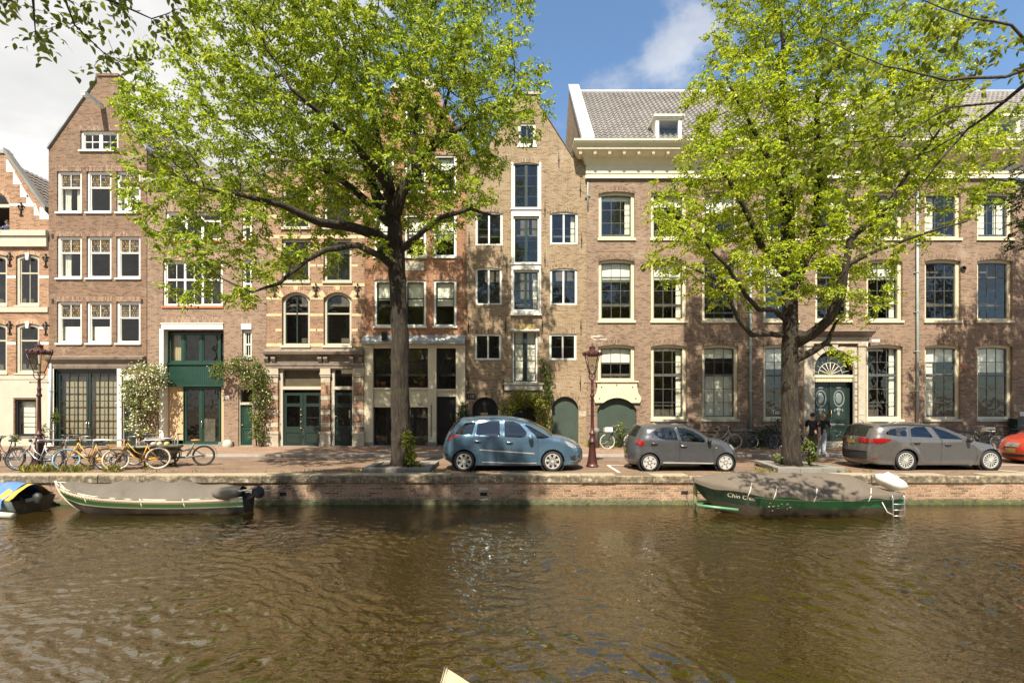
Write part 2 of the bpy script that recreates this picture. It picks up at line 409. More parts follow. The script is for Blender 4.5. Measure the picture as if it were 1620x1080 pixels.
# ================================================================ SETTING
def gmat(name, cols, mortar, **kw): return brick(name, cols, mortar, ground=True, **kw)
M['klinker'] = gmat('street_klinker', [(0.13,0.076,0.048),(0.24,0.145,0.095),(0.18,0.105,0.068)], (0.22,0.18,0.13), bw=0.20, bh=0.085, ms=0.008, tone=.15, stain=(0.30,0.22,0.145), stain_amt=0.35, pale=(0.13,0.10,0.08), pale_amt=0.4)
M['paving'] = gmat('pavement_brick', [(0.30,0.14,0.085),(0.41,0.21,0.13),(0.34,0.17,0.10)], (0.27,0.2,0.14), bw=0.21, bh=0.07, ms=0.007, stain=(0.18,0.13,0.10), stain_amt=0.4)
M['kerb'] = paint('kerb_stone', (0.33,0.32,0.30), 0.8, 0.12, (0.14,0.13,0.11), 0.5)
def struct(name, mb, m_):
    o = mb.build(name, m_); o['kind'] = 'structure'; return o
g = MB(); g.quad((-70,14.40,0),(70,14.40,0),(70,19.62,0),(-70,19.62,0)); struct('street', g, M['klinker'])
g = MB(); g.box(-70,70,19.62,19.78,-0.2,0.09); struct('kerb', g, M['kerb'])
g = MB(); g.quad((-70,19.78,0.084),(70,19.78,0.084),(70,24.6,0.084),(-70,24.6,0.084)); struct('pavement', g, M['paving'])
M['earth'] = paint('bare_ground', (0.20,0.17,0.12), 0.95, 0.2)
g = MB(); g.quad((-900,24.6,-0.02),(900,24.6,-0.02),(900,900,-0.02),(-900,900,-0.02)); struct('ground', g, M['earth'])
g = MB(); g.quad((-900,-900,0),(900,-900,0),(900,2.0,0),(-900,2.0,0)); g.quad((-900,2.0,0),(900,2.0,0),(900,2.0,-3),(-900,2.0,-3)); struct('near_bank', g, M['klinker'])
M['marking'] = paint('road_paint', (0.62,0.60,0.54), 0.7, 0.1, (0.3,0.25,0.2), 0.6)
g = MB()
def strip(a, b, wd):
    a = Vector(a); b = Vector(b); d = (b-a).normalized(); n = Vector((-d.y, d.x, 0))*wd/2
    g.quad(a+n, a-n, b-n, b+n)
strip((3.27,16.85,0.004),(3.26,14.95,0.004),0.09); strip((3.22,16.8,0.0042),(4.1,16.8,0.0042),0.09)
strip((14.9,16.9,0.004),(15.6,14.95,0.004),0.10); strip((14.5,16.9,0.0042),(18,16.95,0.0042),0.09)
struct('road_marking', g, M['marking'])

# water: a real rippled surface of murky canal water
m_, nt, b = mat('canal_water'); v = objco(nt)
mp = N(nt, 'ShaderNodeMapping'); mp.inputs['Scale'].default_value = (0.8, 1.5, 1.0); mp.inputs['Rotation'].default_value = (0,0,R(24)); L(nt, v, mp.inputs[0])
L(nt, mixc(nt, noise(nt, v, 0.35, 4), (0.010,0.0065,0.001), (0.032,0.021,0.003)), b.inputs['Base Color']); b.inputs['Roughness'].default_value = 0.02
b.inputs['IOR'].default_value = 3.0; b.inputs['Specular Tint'].default_value = (1.0,0.91,0.74,1)
bump(nt, b, noise(nt, mp.outputs[0], 9, 2, 0.5, 1.0), 0.010, 1.0)
M['water'] = m_
wr = np.random.default_rng(11); nu, nv = 1150, 520; u_ = np.linspace(-1,1,nu); gy = 2.0+(14.42-2.0)*np.linspace(0,1,nv)**1.25
U_, Y_ = np.meshgrid(u_, gy); X_ = U_*(1.12*Y_+1.6)
wx = X_ + .35*np.sin(Y_*.9+.4*X_)+.10*np.sin(2.3*Y_-1.1*X_)+.03*np.sin(7*Y_+5*X_); wy = Y_ + .30*np.sin(X_*.8-.5*Y_)+.10*np.sin(1.9*X_+1.7*Y_)+.03*np.sin(6*X_-5*Y_)
calm = .22+.78*np.clip((13.4-Y_)/2.2,0,1); pat = .58+.48*np.sin(.55*X_+.8*Y_+1.3*np.sin(.4*X_))*np.sin(.33*X_-.6*Y_+.8)
Z_ = np.zeros_like(X_)
for i in range(70):
    lam = math.exp(wr.uniform(math.log(.11),math.log(.55))); th = R(66)+wr.normal()*.62; k = 2*math.pi/lam; am = .036/k
    ph = k*(wx*math.cos(th)+wy*math.sin(th))+wr.uniform(0,6.28); Z_ += am*(np.sin(ph)+.22*np.sin(2*ph+.6))
Z_ *= calm*pat*np.clip((1-np.abs(U_))*12,0,1)
ii = (np.arange(nv-1)[:,None]*nu+np.arange(nu-1)).ravel()
wv_ = np.stack([X_,Y_,Z_+WZ],-1).reshape(-1,3); b0 = len(wv_); xn, xf = 1.12*2+1.6, 1.12*14.42+1.6
wv_ = np.concatenate([wv_, [(-70,2,WZ),(-xn,2,WZ),(-xf,14.42,WZ),(-70,14.42,WZ),(xn,2,WZ),(70,2,WZ),(70,14.42,WZ),(xf,14.42,WZ)]])
wf_ = np.concatenate([np.stack([ii,ii+1,ii+nu+1,ii+nu],1), [[b0,b0+1,b0+2,b0+3],[b0+4,b0+5,b0+6,b0+7]]])
np_mesh('water', wv_, wf_, M['water'], None, True)['kind'] = 'structure'

# quay wall: brick wall, coping stones, weed line
qw = empty('quay_wall', 'low brick canal quay wall with lichen stained stone coping and a green weed line', 'quay wall')
g = MB(); g.quad((-70,DQ,-3),(70,DQ,-3),(70,DQ,-0.2),(-70,DQ,-0.2)); g.build('wall', M['br_quay'], qw)
m_, nt, b = mat('lichen_coping'); v = objco(nt)
base = ramp(nt, noise(nt, v, 6, 8, 0.7), [(0.30,(0.045,0.037,0.026)),(0.50,(0.14,0.11,0.07)),(0.66,(0.34,0.28,0.19)),(0.8,(0.55,0.5,0.4))])
vo = N(nt, 'ShaderNodeTexVoronoi'); vo.inputs['Scale'].default_value = 3.4; L(nt, v, vo.inputs['Vector'])
base = mixc(nt, ramp(nt, vo.outputs['Distance'], [(0.13, 0.55), (0.24, 0.0)]), base, (0.50,0.46,0.36))
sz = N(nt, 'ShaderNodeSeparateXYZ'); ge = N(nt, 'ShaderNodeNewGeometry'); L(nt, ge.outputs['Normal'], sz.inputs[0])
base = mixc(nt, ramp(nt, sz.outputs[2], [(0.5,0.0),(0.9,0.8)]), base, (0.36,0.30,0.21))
L(nt, base, b.inputs['Base Color']); b.inputs['Roughness'].default_value = 0.95
bump(nt, b, noise(nt, v, 12, 6, 0.7), 0.04, 1.0)
M['coping'] = m_
g = MB(); x = -30.0
while x < 30:
    l = 1.0 + random.random()*0.5
    dz = random.uniform(-0.016, 0.012); dy = random.uniform(-0.02, 0.015); e = 0.03
    g.prism_x([(DQ-0.05+dy,-0.21),(DQ-0.05+dy,-e+dz),(DQ-0.05+dy+0.012,-0.010+dz),(DQ-0.05+e+dy,0.010+dz),(DQ+0.42,0.012+dz),(DQ+0.42,-0.21)], x+0.006, x+l-0.006)
    x += l
g.build('coping', M['coping'], qw)
m_, nt, b = mat('wet_weed'); v = objco(nt)
L(nt, ramp(nt, noise(nt, v, 7, 6, 0.7), [(0.3,(0.018,0.019,0.008)),(0.55,(0.06,0.062,0.014)),(0.8,(0.15,0.14,0.04))]), b.inputs['Base Color'])
b.inputs['Roughness'].default_value = 0.6; bump(nt, b, noise(nt, v, 16, 5), 0.03, 1.0); M['weed'] = m_
pts = []
for i in range(900):
    x = -30 + 60*i/899
    h = 0.13 + 0.012*math.sin(x*1.1)+0.012*math.sin(x*9.3+1)+0.03*random.random()
    pts.append([(x, DQ-0.012, WZ+max(0.03,h)), (x, DQ-0.05-0.02*random.random(), WZ+max(0.03,h)*0.6), (x, DQ-0.07, WZ-0.1)])
g = MB(); g.grid(pts, flip=True); g.build('weed_line', M['weed'], qw)
g = MB()
for px, py in ((765,781),(1083,779),(448,781)):
    x = fx(px, DQ); z = fz(py, DQ)
    g.box(x-0.10,x+0.10,DQ-0.006,DQ+0.02,z-0.05,z+0.05)
g.build('wall_niche', M['dark'], qw)
g = MB()
for px, py, w_, h_ in ((765,790,.12,.05),(765,773,.13,.05)):
    g.box(fx(px,DQ)-w_, fx(px,DQ)+w_, DQ-0.009, DQ+0.02, fz(py,DQ)-h_/2, fz(py,DQ)+h_/2)
g.build('niche_trim', M['creampale'], qw)

# ================================================================ HOUSES
M['soldier'] = {}
def soldier(key, cols, mortar):
    M['s_'+key] = brick('header_'+key, cols, mortar, bw=0.066, bh=0.23, ms=0.008, stain_amt=0.25); M['soldier'][key] = M['s_'+key]
soldier('a', [(0.25,0.115,0.065),(0.34,0.17,0.10)], (0.30,0.22,0.16))
soldier('b', [(0.30,0.155,0.095),(0.40,0.22,0.14)], (0.36,0.28,0.21))
soldier('c', [(0.33,0.13,0.07),(0.44,0.20,0.11)], (0.38,0.29,0.19))
soldier('d', [(0.34,0.115,0.06),(0.46,0.19,0.095)], (0.38,0.28,0.18))
soldier('e', [(0.25,0.14,0.07),(0.36,0.22,0.12)], (0.36,0.29,0.20))
soldier('f', [(0.20,0.105,0.065),(0.30,0.165,0.105)], (0.28,0.21,0.15))
soldier('h', [(0.42,0.16,0.065),(0.56,0.25,0.11)], (0.46,0.38,0.28))

def stained():
    m_, nt, b = mat('leaded_glass'); v = objco(nt); s_ = N(nt,'ShaderNodeSeparateXYZ'); L(nt,v,s_.inputs[0])
    c_ = N(nt,'ShaderNodeCombineXYZ'); L(nt,s_.outputs[0],c_.inputs[0]); L(nt,s_.outputs[2],c_.inputs[1])
    bt = N(nt,'ShaderNodeTexBrick'); L(nt,c_.outputs[0],bt.inputs['Vector']); bt.inputs['Scale'].default_value=1
    bt.inputs['Brick Width'].default_value=0.085; bt.inputs['Row Height'].default_value=0.12; bt.inputs['Mortar Size'].default_value=0.012
    bt.inputs['Color1'].default_value=(0,0,0,1); bt.inputs['Color2'].default_value=(1,1,1,1); bt.inputs['Mortar'].default_value=(0,0,0,1)
    c = ramp(nt, bt.outputs['Color'], [(0,(0.03,0.03,0.025)),(0.35,(0.20,0.19,0.15)),(0.55,(0.30,0.15,0.02)),(0.8,(0.05,0.055,0.045)),(1,(0.34,0.20,0.045))])
    L(nt, mixc(nt, bt.outputs['Fac'], c, (0.01,0.01,0.01)), b.inputs['Base Color']); b.inputs['Roughness'].default_value=0.15
    return m_
M['stained'] = stained()

def drape(mb, x0, x1, z0, z1, y, folds=6, amp=0.025):
    n = max(8, int(folds*6)); pts = []
    for i in range(n+1):
        x = x0 + (x1-x0)*i/n
        a = math.sin(i/6*2*math.pi + 0.6*math.sin(i*0.9))*amp
        pts.append([(x, y+a, z0), (x + 0.01*math.sin(i*1.7), y+a*0.8, (z0+z1)/2), (x, y+a*0.6, z1)])
    mb.grid(pts)

def win(root, r, yf=DF, fr='white', sash=None, fw=0.12, vb=(), hb=(), thick=(), arch_=0.0, rec=0.07, sill='white', sillh=0.08,
        sillp=0.05, blind=0.0, curtain=None, stain=0.0, name='window', sw=0.045, glassm='glass', opening=0.0, bw=0.028, interior=None):
    x0, x1 = fx(r[0], yf), fx(r[1], yf); z1, z0 = fz(r[2], yf), fz(r[3], yf)
    sash = sash or fr
    hole = arch(x0, x1, z0, z1-arch_, z1)
    inn = arch(x0+fw, x1-fw, z0+fw*0.8, z1-arch_-fw*0.9, z1-fw*0.9) if arch_ else rect(x0+fw, x1-fw, z0+fw*0.8, z1-fw*0.9)
    sin = arch(x0+fw+sw, x1-fw-sw, z0+fw*0.8+sw, z1-arch_-fw*0.9-sw, z1-fw*0.9-sw) if arch_ else rect(x0+fw+sw, x1-fw-sw, z0+fw*0.8+sw, z1-fw*0.9-sw)
    y = yf + rec
    mb = MB(); mb.ring(hole, inn, y, y+0.14); mb.ring(inn, sin, y+0.045, y+0.11, 1)
    W_ = mb.build(name, [M[fr], M[sash]], root)
    a0, a1 = x0+fw+sw, x1-fw-sw; b0, b1 = z0+fw*0.8+sw, z1-fw*0.9-sw
    mb = MB()
    for t in vb:
        x = a0+(a1-a0)*t; mb.box(x-bw/2, x+bw/2, y+0.058, y+0.088, b0-0.01, b1+0.005)
    for t in hb:
        z = b0+(b1-b0)*t; mb.box(a0-0.01, a1+0.01, y+0.061, y+0.085, z-bw/2, z+bw/2)
    for t in thick:
        if isinstance(t, tuple):        # ('v', frac, width, matflag)
            if t[0] == 't': x = a0+(a1-a0)*t[1]; mb.box(x-t[2]/2, x+t[2]/2, y+0.03, y+0.10, b0+(b1-b0)*.64, b1+.01, t[3])
            elif t[0] == 'v':
                x = a0+(a1-a0)*t[1]; mb.box(x-t[2]/2, x+t[2]/2, y+0.03, y+0.10, b0-sw, b1+sw, t[3])
            else:
                z = b0+(b1-b0)*t[1]; mb.box(a0-sw, a1+sw, y+0.033, y+0.097, z-t[2]/2, z+t[2]/2, t[3])
        else:
            z = b0+(b1-b0)*t; mb.box(a0-sw, a1+sw, y+0.04, y+0.095, z-0.04, z+0.04)
    if mb.v: mb.build('glazing_bars', [M[sash], M[fr]], W_)
    mb = MB(); mb.add([(px_, y+0.072, pz_) for px_, pz_ in sin], [tuple(range(len(sin)))]); mb.build('pane', M[glassm], W_)
    if stain:
        zs = b0+(b1-b0)*(1-stain); mb = MB(); mb.quad((a0,y+0.069,zs),(a1,y+0.069,zs),(a1,y+0.069,b1),(a0,y+0.069,b1)); mb.build('leaded_light', M['stained'], W_)
    if sill:
        mb = MB(); mb.box(x0-0.05, x1+0.05, yf-sillp, y+0.10, z0-sillh, z0+0.004); mb.build('sill', M[sill], W_)
    if blind:
        zb = b1-(b1-b0)*blind; mb = MB(); mb.box(a0-0.02, a1+0.02, y+0.17, y+0.178, zb, b1+0.05); mb.build('blind', M['blind'], W_)
    if curtain:
        mb = MB(); w_ = a1-a0; top = b1 if not stain else b0+(b1-b0)*(1-stain)+0.02
        if curtain in ('both','left'): drape(mb, a0-0.03, a0+w_*0.34, b0-0.05, top, y+0.22)
        if curtain in ('both','right'): drape(mb, a1-w_*0.34, a1+0.03, b0-0.05, top, y+0.22)
        if curtain == 'full': drape(mb, a0-0.03, a1+0.03, b0-0.05, top, y+0.22, 7, 0.015)
        if curtain == 'edge': drape(mb, a1-w_*0.16, a1+0.03, b0-0.05, top, y+0.22, 3)
        if curtain == 'half': drape(mb, a0-0.03, a1+0.03, b0-0.05, b0+(top-b0)*0.6, y+0.2, 7, 0.012)
        mb.build('curtain', M['curtain'], W_)
    return hole

def wallpart(root, name, outline, holes, m_, yf=DF, reveal=0.26, depth=9.0, extra=None, mats=None, room=True, roomd=1.3):
    V, Fs = cdt(outline, holes); mb = MB()
    mb.add([(p[0], yf, p[1]) for p in V], [tuple(f) for f in Fs])
    n = len(outline)
    for i in range(n):                       # sides and top of the block
        a, b_ = outline[i], outline[(i+1) % n]
        if abs(a[0]-b_[0]) < 1e-6 and min(a[1],b_[1]) < 1: mb.quad((a[0],yf,a[1]),(a[0],yf+depth,a[1]),(b_[0],yf+depth,b_[1]),(b_[0],yf,b_[1]))
        else: mb.quad((a[0],yf,a[1]),(a[0],yf+0.35,a[1]),(b_[0],yf+0.35,b_[1]),(b_[0],yf,b_[1]))
    for h in holes:
        k = len(h)
        for i in range(k):
            a, b_ = h[i], h[(i+1) % k]
            mb.quad((a[0],yf,a[1]),(b_[0],yf,b_[1]),(b_[0],yf+reveal,b_[1]),(a[0],yf+reveal,a[1]))
    if extra: extra(mb)
    o = mb.build(name, mats or m_, root)
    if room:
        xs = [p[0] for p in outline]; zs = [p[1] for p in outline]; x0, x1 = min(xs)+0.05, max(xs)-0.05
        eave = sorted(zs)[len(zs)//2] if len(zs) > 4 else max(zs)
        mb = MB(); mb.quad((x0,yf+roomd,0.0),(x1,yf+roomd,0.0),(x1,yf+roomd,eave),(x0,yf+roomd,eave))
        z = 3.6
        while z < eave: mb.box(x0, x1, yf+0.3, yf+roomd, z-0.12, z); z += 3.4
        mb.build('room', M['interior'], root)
    return o
def header(mb, r, rise, h, yf=DF, mi=1, ext=0.06, arch_=0.0, n=12):   # soldier course over an opening, 3 mm proud
    x0, x1 = fx(r[0], yf)-ext, fx(r[1], yf)+ext; z = fz(r[2], yf)
    if arch_:
        lo = arch(x0+ext, x1-ext, z-arch_-0.3, z-arch_, z)[2:]; hi = arch(x0, x1, z-arch_-0.3, z-arch_+h*0.55, z+h)[2:]
        k = len(lo)
        for i in range(k-1):
            mb.prism([lo[i], lo[i+1], hi[i+1], hi[i]][::-1], yf-0.004, yf+0.02, mi)
    else: mb.box(x0, x1, yf-0.004, yf+0.02, z+0.002, z+h, mi)
def anchors(root, lst, yf, h=0.55):
    for px, py in lst:
        x, z = fx(px, yf), fz(py, yf); mb = MB()
        mb.tube([(x, yf-0.03, z-h/2), (x, yf-0.045, z-h*0.1), (x, yf-0.045, z+h*0.1), (x, yf-0.03, z+h/2)], [0.012,0.022,0.022,0.012], 5)
        mb.box(x-0.035, x+0.035, yf-0.03, yf+0.01, z-0.03, z+0.03)
        mb.build('wall_anchor', M['iron'], root)
def fleur(root, px, py, yf):
    x, z = fx(px, yf), fz(py, yf); mb = MB(); y = yf-0.035
    mb.tube([(x,y,z-0.30),(x,y,z+0.26)], [0.03,0.02], 5); mb.tube([(x-0.16,y,z+0.10),(x-0.1,y,z+0.19),(x,y,z+0.08),(x+0.1,y,z+0.19),(x+0.16,y,z+0.10)], 0.028, 5)
    mb.ball((x,y,z+0.28),(0.045,0.03,0.06)); mb.box(x-0.09,x+0.09,y-0.015,y+0.04,z-0.32,z-0.27); mb.box(x-0.10,x+0.10,y-0.015,y+0.04,z-0.01,z+0.04)
    mb.build('wall_anchor', M['iron'], root)
def PX(pts, yf=DF): return [(fx(a, yf), fz(b, yf)) for a, b in pts]
def door(root, r, m_, yf=DF, rec=0.16, panels=((0.1,0.9,0.05,0.4),(0.1,0.9,0.48,0.95)), name='door', gl=(), knob=None, y_base=None, arch_=0.0, mname=None):
    x0, x1 = fx(r[0], yf), fx(r[1], yf); z1, z0 = fz(r[2], yf), (y_base if y_base is not None else fz(r[3], yf)); y = yf+rec
    mb = MB(); w_, h_ = x1-x0, z1-z0
    sub = [rect(x0+w_*a, x0+w_*b_, z0+h_*c, z0+h_*d) for a,b_,c,d in gl]
    ol = arch(x0, x1, z0, z1-arch_, z1)
    V, Fs = cdt(ol, sub); mb.add([(p[0], y, p[1]) for p in V], [tuple(f) for f in Fs])
    for h in sub:
        for i in range(4):
            a, b_ = h[i], h[(i+1)%4]; mb.quad((a[0],y,a[1]),(b_[0],y,b_[1]),(b_[0],y+0.05,b_[1]),(a[0],y+0.05,a[1]))
    for a,b_,c,d in panels:
        o_ = rect(x0+w_*a, x0+w_*b_, z0+h_*c, z0+h_*d); i_ = rect(x0+w_*a+0.03, x0+w_*b_-0.03, z0+h_*c+0.03, z0+h_*d-0.03)
        mb.ring(o_, i_, y-0.022, y+0.01)
        j_ = rect(x0+w_*a+0.08, x0+w_*b_-0.08, z0+h_*c+0.08, z0+h_*d-0.08)
        if j_[1][0]-j_[0][0] > 0.05 and j_[2][1]-j_[1][1] > 0.05: mb.prism(j_, y-0.014, y+0.01)
    d_ = mb.build(name, m_, root)
    for h in sub:
        g_ = MB(); g_.add([(p[0], y+0.03, p[1]) for p in h], [(0,1,2,3)]); g_.build('pane', M['glass'], d_)
    if knob:
        for kx, kz in knob:
            k = MB(); k.ball((x0+w_*kx, y-0.05, z0+h_*kz), 0.035); k.tube([(x0+w_*kx,y-0.05,z0+h_*kz),(x0+w_*kx,y,z0+h_*kz)],0.014,6); k.build('handle', M['brass'], d_)
    return d_
def prof_x(root, name, x0, x1, pts, m_, yf=DF):     # moulding along x; pts (out, z)
    mb = MB(); mb.prism_x([(yf-o_, z) for o_, z in pts] + [(yf+0.05, pts[-1][1]), (yf+0.05, pts[0][1])], x0, x1); return mb.build(name, m_, root)
def pipe(root, px, py0, py1, yf, r=0.05, m_='pipe', name='downpipe'):
    x = fx(px, yf); z1, z0 = fz(py0, yf), fz(py1, yf); mb = MB(); y = yf-0.09
    mb.tube([(x,y,z0),(x,y,z1)], r, 8)
    z = z0+0.6
    while z < z1: mb.tube([(x,y,z-0.03),(x,y,z+0.03)], r*1.18, 8); mb.box(x-0.13,x+0.13,y+0.03,yf+0.01,z-0.015,z+0.015); z += 1.9
    mb.build(name, M[m_], root)
def gable_roof(root, x0, x1, xr, ze0, ze1, zr, y0, y1, m_, over=0.0, name='roof'):
    mb = MB()
    for (xa, za), s_ in (((x0, ze0), 1), ((x1, ze1), -1)):
        a = Vector((xa,y0,za)); b_ = Vector((xr,y0,zr)); c = Vector((xr,y1,zr)); d = Vector((xa,y1,za))
        mb.quad(a,b_,c,d) if s_ > 0 else mb.quad(b_,a,d,c)
    return mb.build(name, m_, root)
# roof tile material: rows of dark pantiles by relief
def tile_mat(name, c0, c1, c2):
    m_, nt, b = mat(name); v = objco(nt)
    n_ = noise(nt, v, 1.1, 6, 0.65); f = noise(nt, v, 9, 4)
    c = ramp(nt, math_n(nt,'ADD',math_n(nt,'MULTIPLY',n_,0.5),math_n(nt,'MULTIPLY',f,0.5)), [(0.3,c0),(0.5,c1),(0.7,c2)])
    L(nt,c,b.inputs['Base Color']); b.inputs['Roughness'].default_value=0.8; bump(nt,b,f,0.006,0.5); return m_
M['tile_f'] = tile_mat('grey_pantile', (0.105,0.094,0.086),(0.20,0.183,0.17),(0.275,0.255,0.238))
M['tile_d'] = tile_mat('dark_pantile', (0.06,0.05,0.045),(0.11,0.09,0.08),(0.17,0.145,0.13))
def pantiles(root, name, origin, ux, uy, width, length, m_, tw=0.25, th=0.34, amp=0.045, spt=6):
    """origin = eave corner; ux along the eave, uy up the slope"""
    ux = Vector(ux).normalized(); uy = Vector(uy).normalized(); nrm = ux.cross(uy).normalized()
    if nrm.z < 0: nrm = -nrm
    nc = max(1, int(round(width/tw))); nr = max(1, int(round(length/th))); tw = width/nc; th = length/nr
    i = np.arange(nc*spt+1); u = i*tw/spt; ph = 2*np.pi*(i % spt)/spt
    prof = amp*(0.5+0.5*np.sin(ph)) + 0.25*amp*np.sin(2*ph)
    O = np.array(origin); X = np.array(ux); Y = np.array(uy); Nn = np.array(nrm); vs = []; fs = []; base = 0; k = len(i)
    for r_ in range(nr):
        lo = O + X*u[:,None] + Y*(r_*th-0.05) + Nn*(prof+0.05)[:,None]
        hi = O + X*u[:,None] + Y*((r_+1)*th) + Nn*(prof+0.005)[:,None]
        lp = O + X*u[:,None] + Y*(r_*th-0.05) + Nn*(prof-0.0)[:,None]
        vs += [lp, lo, hi]
        a = np.arange(k-1)
        fs += [np.stack([base+a, base+a+1, base+k+a+1, base+k+a],1), np.stack([base+k+a, base+k+a+1, base+2*k+a+1, base+2*k+a],1)]
        base += 3*k
    return np_mesh(name, np.concatenate(vs), np.concatenate(fs), m_, root)

# ---------------------------------------------------------------- house 0 (far left, orange brick, stone blocks)
Y0 = DF + 0.02
h0 = empty('brick_house', 'orange brick house at the left edge with white stone steps under its sloping gable', 'house')
holes = []; hdr = []
for r in ((25,62,402,483),(-26,11,402,483),(-77,-40,402,483)):
    holes.append(win(h0, r, Y0, fr='creampale', fw=0.13, thick=(('h',0.66,0.07,0),), vb=(0.5,) , arch_=0.11, sill='creampale')); hdr.append((r,0.11))
for r in ((25,62,511,590),(-26,11,511,590),(-77,-40,511,590)):
    holes.append(win(h0, r, Y0, fr='creampale', fw=0.13, hb=(), thick=(('h',0.68,0.07,0),), arch_=0.11, sill='creampale')); hdr.append((r,0.11))
for r in ((23,57,631,690),(-30,6,631,690)):
    holes.append(win(h0, r, Y0, fr='black', fw=0.10, hb=(0.34,0.66), sill='bluestone', curtain='full'))
top = (-30,15,304,368)
holes.append(arch(fx(-30,Y0), fx(15,Y0), fz(368,Y0), fz(330,Y0), fz(304,Y0), 14)); hdr.append((top, (fx(15,Y0)-fx(-30,Y0))/2))
ol = PX([(-260,712),(77,712),(77,345),(72,333),(9,241),(3,241),(-8,241),(-25,262),(-85,350),(-260,350)], Y0)
def ex(mb):
    for r, a in hdr: header(mb, r, 0, 0.24, Y0, 1, 0.05, a)
wallpart(h0, 'wall', ol, holes, None, Y0, extra=ex, mats=[M['br_h0'], M['s_h']])
mb = MB()
x0, x1, z0 = fx(-30,Y0), fx(15,Y0), fz(368,Y0)
o_ = arch(x0,x1,z0,fz(330,Y0),fz(304,Y0),14); i_ = arch(x0+.07,x1-.07,z0+.05,fz(330,Y0),fz(304,Y0)-.07,14)
mb.ring(o_, i_, Y0+0.08, Y0+0.2); mb.box(x0,x1,Y0+0.078,Y0+0.19,fz(327,Y0),fz(322,Y0)); mb.box(x0+.45,x0+.52,Y0+0.085,Y0+0.18,z0,fz(327,Y0))
wn = mb.build('window', M['creampale'], h0)
mb = MB(); p = [q for q in i_ if q[1] > fz(324,Y0)-0.01]; mb.add([(a,Y0+.14,b_) for a,b_ in p], [tuple(range(len(p)))]); mb.build('pane', M['glass'], wn)
mb = MB()      # horizontal stone bands and corner steps
for py, hgt_ in ((366,14),):
    mb.box(fx(-260,Y0), fx(77,Y0), Y0-0.13, Y0+0.05, fz(391,Y0), fz(371,Y0))
mb.box(fx(-260,Y0), fx(78,Y0), Y0-0.20, Y0+0.05, fz(374.5,Y0), fz(366,Y0))
mb.box(fx(-260,Y0), fx(77,Y0), Y0-0.06, Y0+0.05, fz(494,Y0), fz(486,Y0))
mb.box(fx(-260,Y0), fx(77,Y0), Y0-0.05, Y0+0.05, fz(600,Y0), fz(594,Y0))
mb.build('stone_cornice', M['creampale'], h0)
mb = MB()
for (a, b_, c, d) in ((62,77,520,517.5),(62,77,440,436),(11,25,440,436),(62,77,545,541),(11,25,545,541),(15,55,326,322)):
    mb.box(fx(a,Y0), fx(b_,Y0), Y0-0.006, Y0+0.03, fz(c,Y0), fz(d,Y0))
for a, b_ in ((43,411),(43,519),(-7,411),(-7,519)):    # keystones
    x, z = fx(a,Y0), fz(b_,Y0); mb.prism([(x-.06,z),(x+.06,z),(x+.10,z+.33),(x-.10,z+.33)], Y0-0.02, Y0+0.03)
for (xa, ya) in ((10,272),(21,292),(32,312),(42,327),(54,341),(63,347)):      # white blocks stepping down the gable
    if xa < 60: mb.prism(PX([(xa,ya),(xa+14 if xa<50 else xa+9,ya),(xa+2,ya-19),(xa,ya-19)],Y0), Y0-0.008, Y0+0.03)
    else: mb.prism(PX([(xa,ya),(77,ya),(77,ya-6),(xa+4,ya-19),(xa,ya-19)],Y0), Y0-0.008, Y0+0.03)
each(mb, 'corner_stone', M['white'], h0)
mb = MB(); mb.box(fx(-260,Y0), fx(77,Y0), Y0-0.03, Y0+0.05, 0.0, fz(692,Y0)); mb.box(fx(-260,Y0), fx(24,Y0)-.3, Y0-0.025, Y0+0.03, fz(692,Y0), fz(596,Y0))
mb.box(fx(7,Y0), fx(22,Y0), Y0-0.027, Y0+0.03, fz(692,Y0), fz(598,Y0)); mb.box(fx(59,Y0), fx(77,Y0), Y0-0.027, Y0+0.03, fz(692,Y0), fz(598,Y0)); mb.box(fx(5,Y0), fx(77,Y0), Y0-0.031, Y0+0.03, fz(629,Y0), fz(600,Y0))
mb.build('plaster_base', M['creampale'], h0)
for a, b_ in ((16,410),(73,412),(16,518),(73,519),(34,331)): fleur(h0, a, b_, Y0)
def slope_board(root, name, a, b_, wz, y0, y1, m_):
    (xa,za),(xb,zb) = a, b_; mb = MB(); mb.prism([(xa,za),(xb,zb),(xb,zb+wz),(xa,za+wz)] if xa < xb else [(xb,zb),(xa,za),(xa,za+wz),(xb,zb+wz)], y0, y1); return mb.build(name, m_, root)
slope_board(h0, 'gable_coping', (fx(7,Y0),fz(241,Y0)), (fx(73,Y0),fz(334,Y0)), 0.22, Y0-0.07, Y0+0.25, M['bluestone'])
slope_board(h0, 'gable_coping', (fx(-25,Y0),fz(262,Y0)), (fx(-9,Y0),fz(240,Y0)), 0.22, Y0-0.07, Y0+0.25, M['bluestone'])
mb = MB(); mb.box(fx(-8,Y0),fx(8,Y0),Y0-0.06,Y0+0.4,fz(243,Y0),fz(239,Y0)+.05); mb.build('gable_cap', M['zinc'], h0)
xr, zr = fx(0,Y0), fz(250,Y0)
gable_roof(h0, fx(-85,Y0), fx(79,Y0), xr, fz(346,Y0), fz(336,Y0), zr, Y0+0.2, Y0+8, M['tile_d'])
sl = Vector((xr-fx(79,Y0),0,zr-fz(336,Y0)))
pantiles(h0, 'roof_tiles', (fx(79,Y0),Y0+0.26,fz(336,Y0)), (0,1,0), sl, 7.5, sl.length, M['tile_d'])
rebase(h0, (fx(0,Y0), Y0, 0))

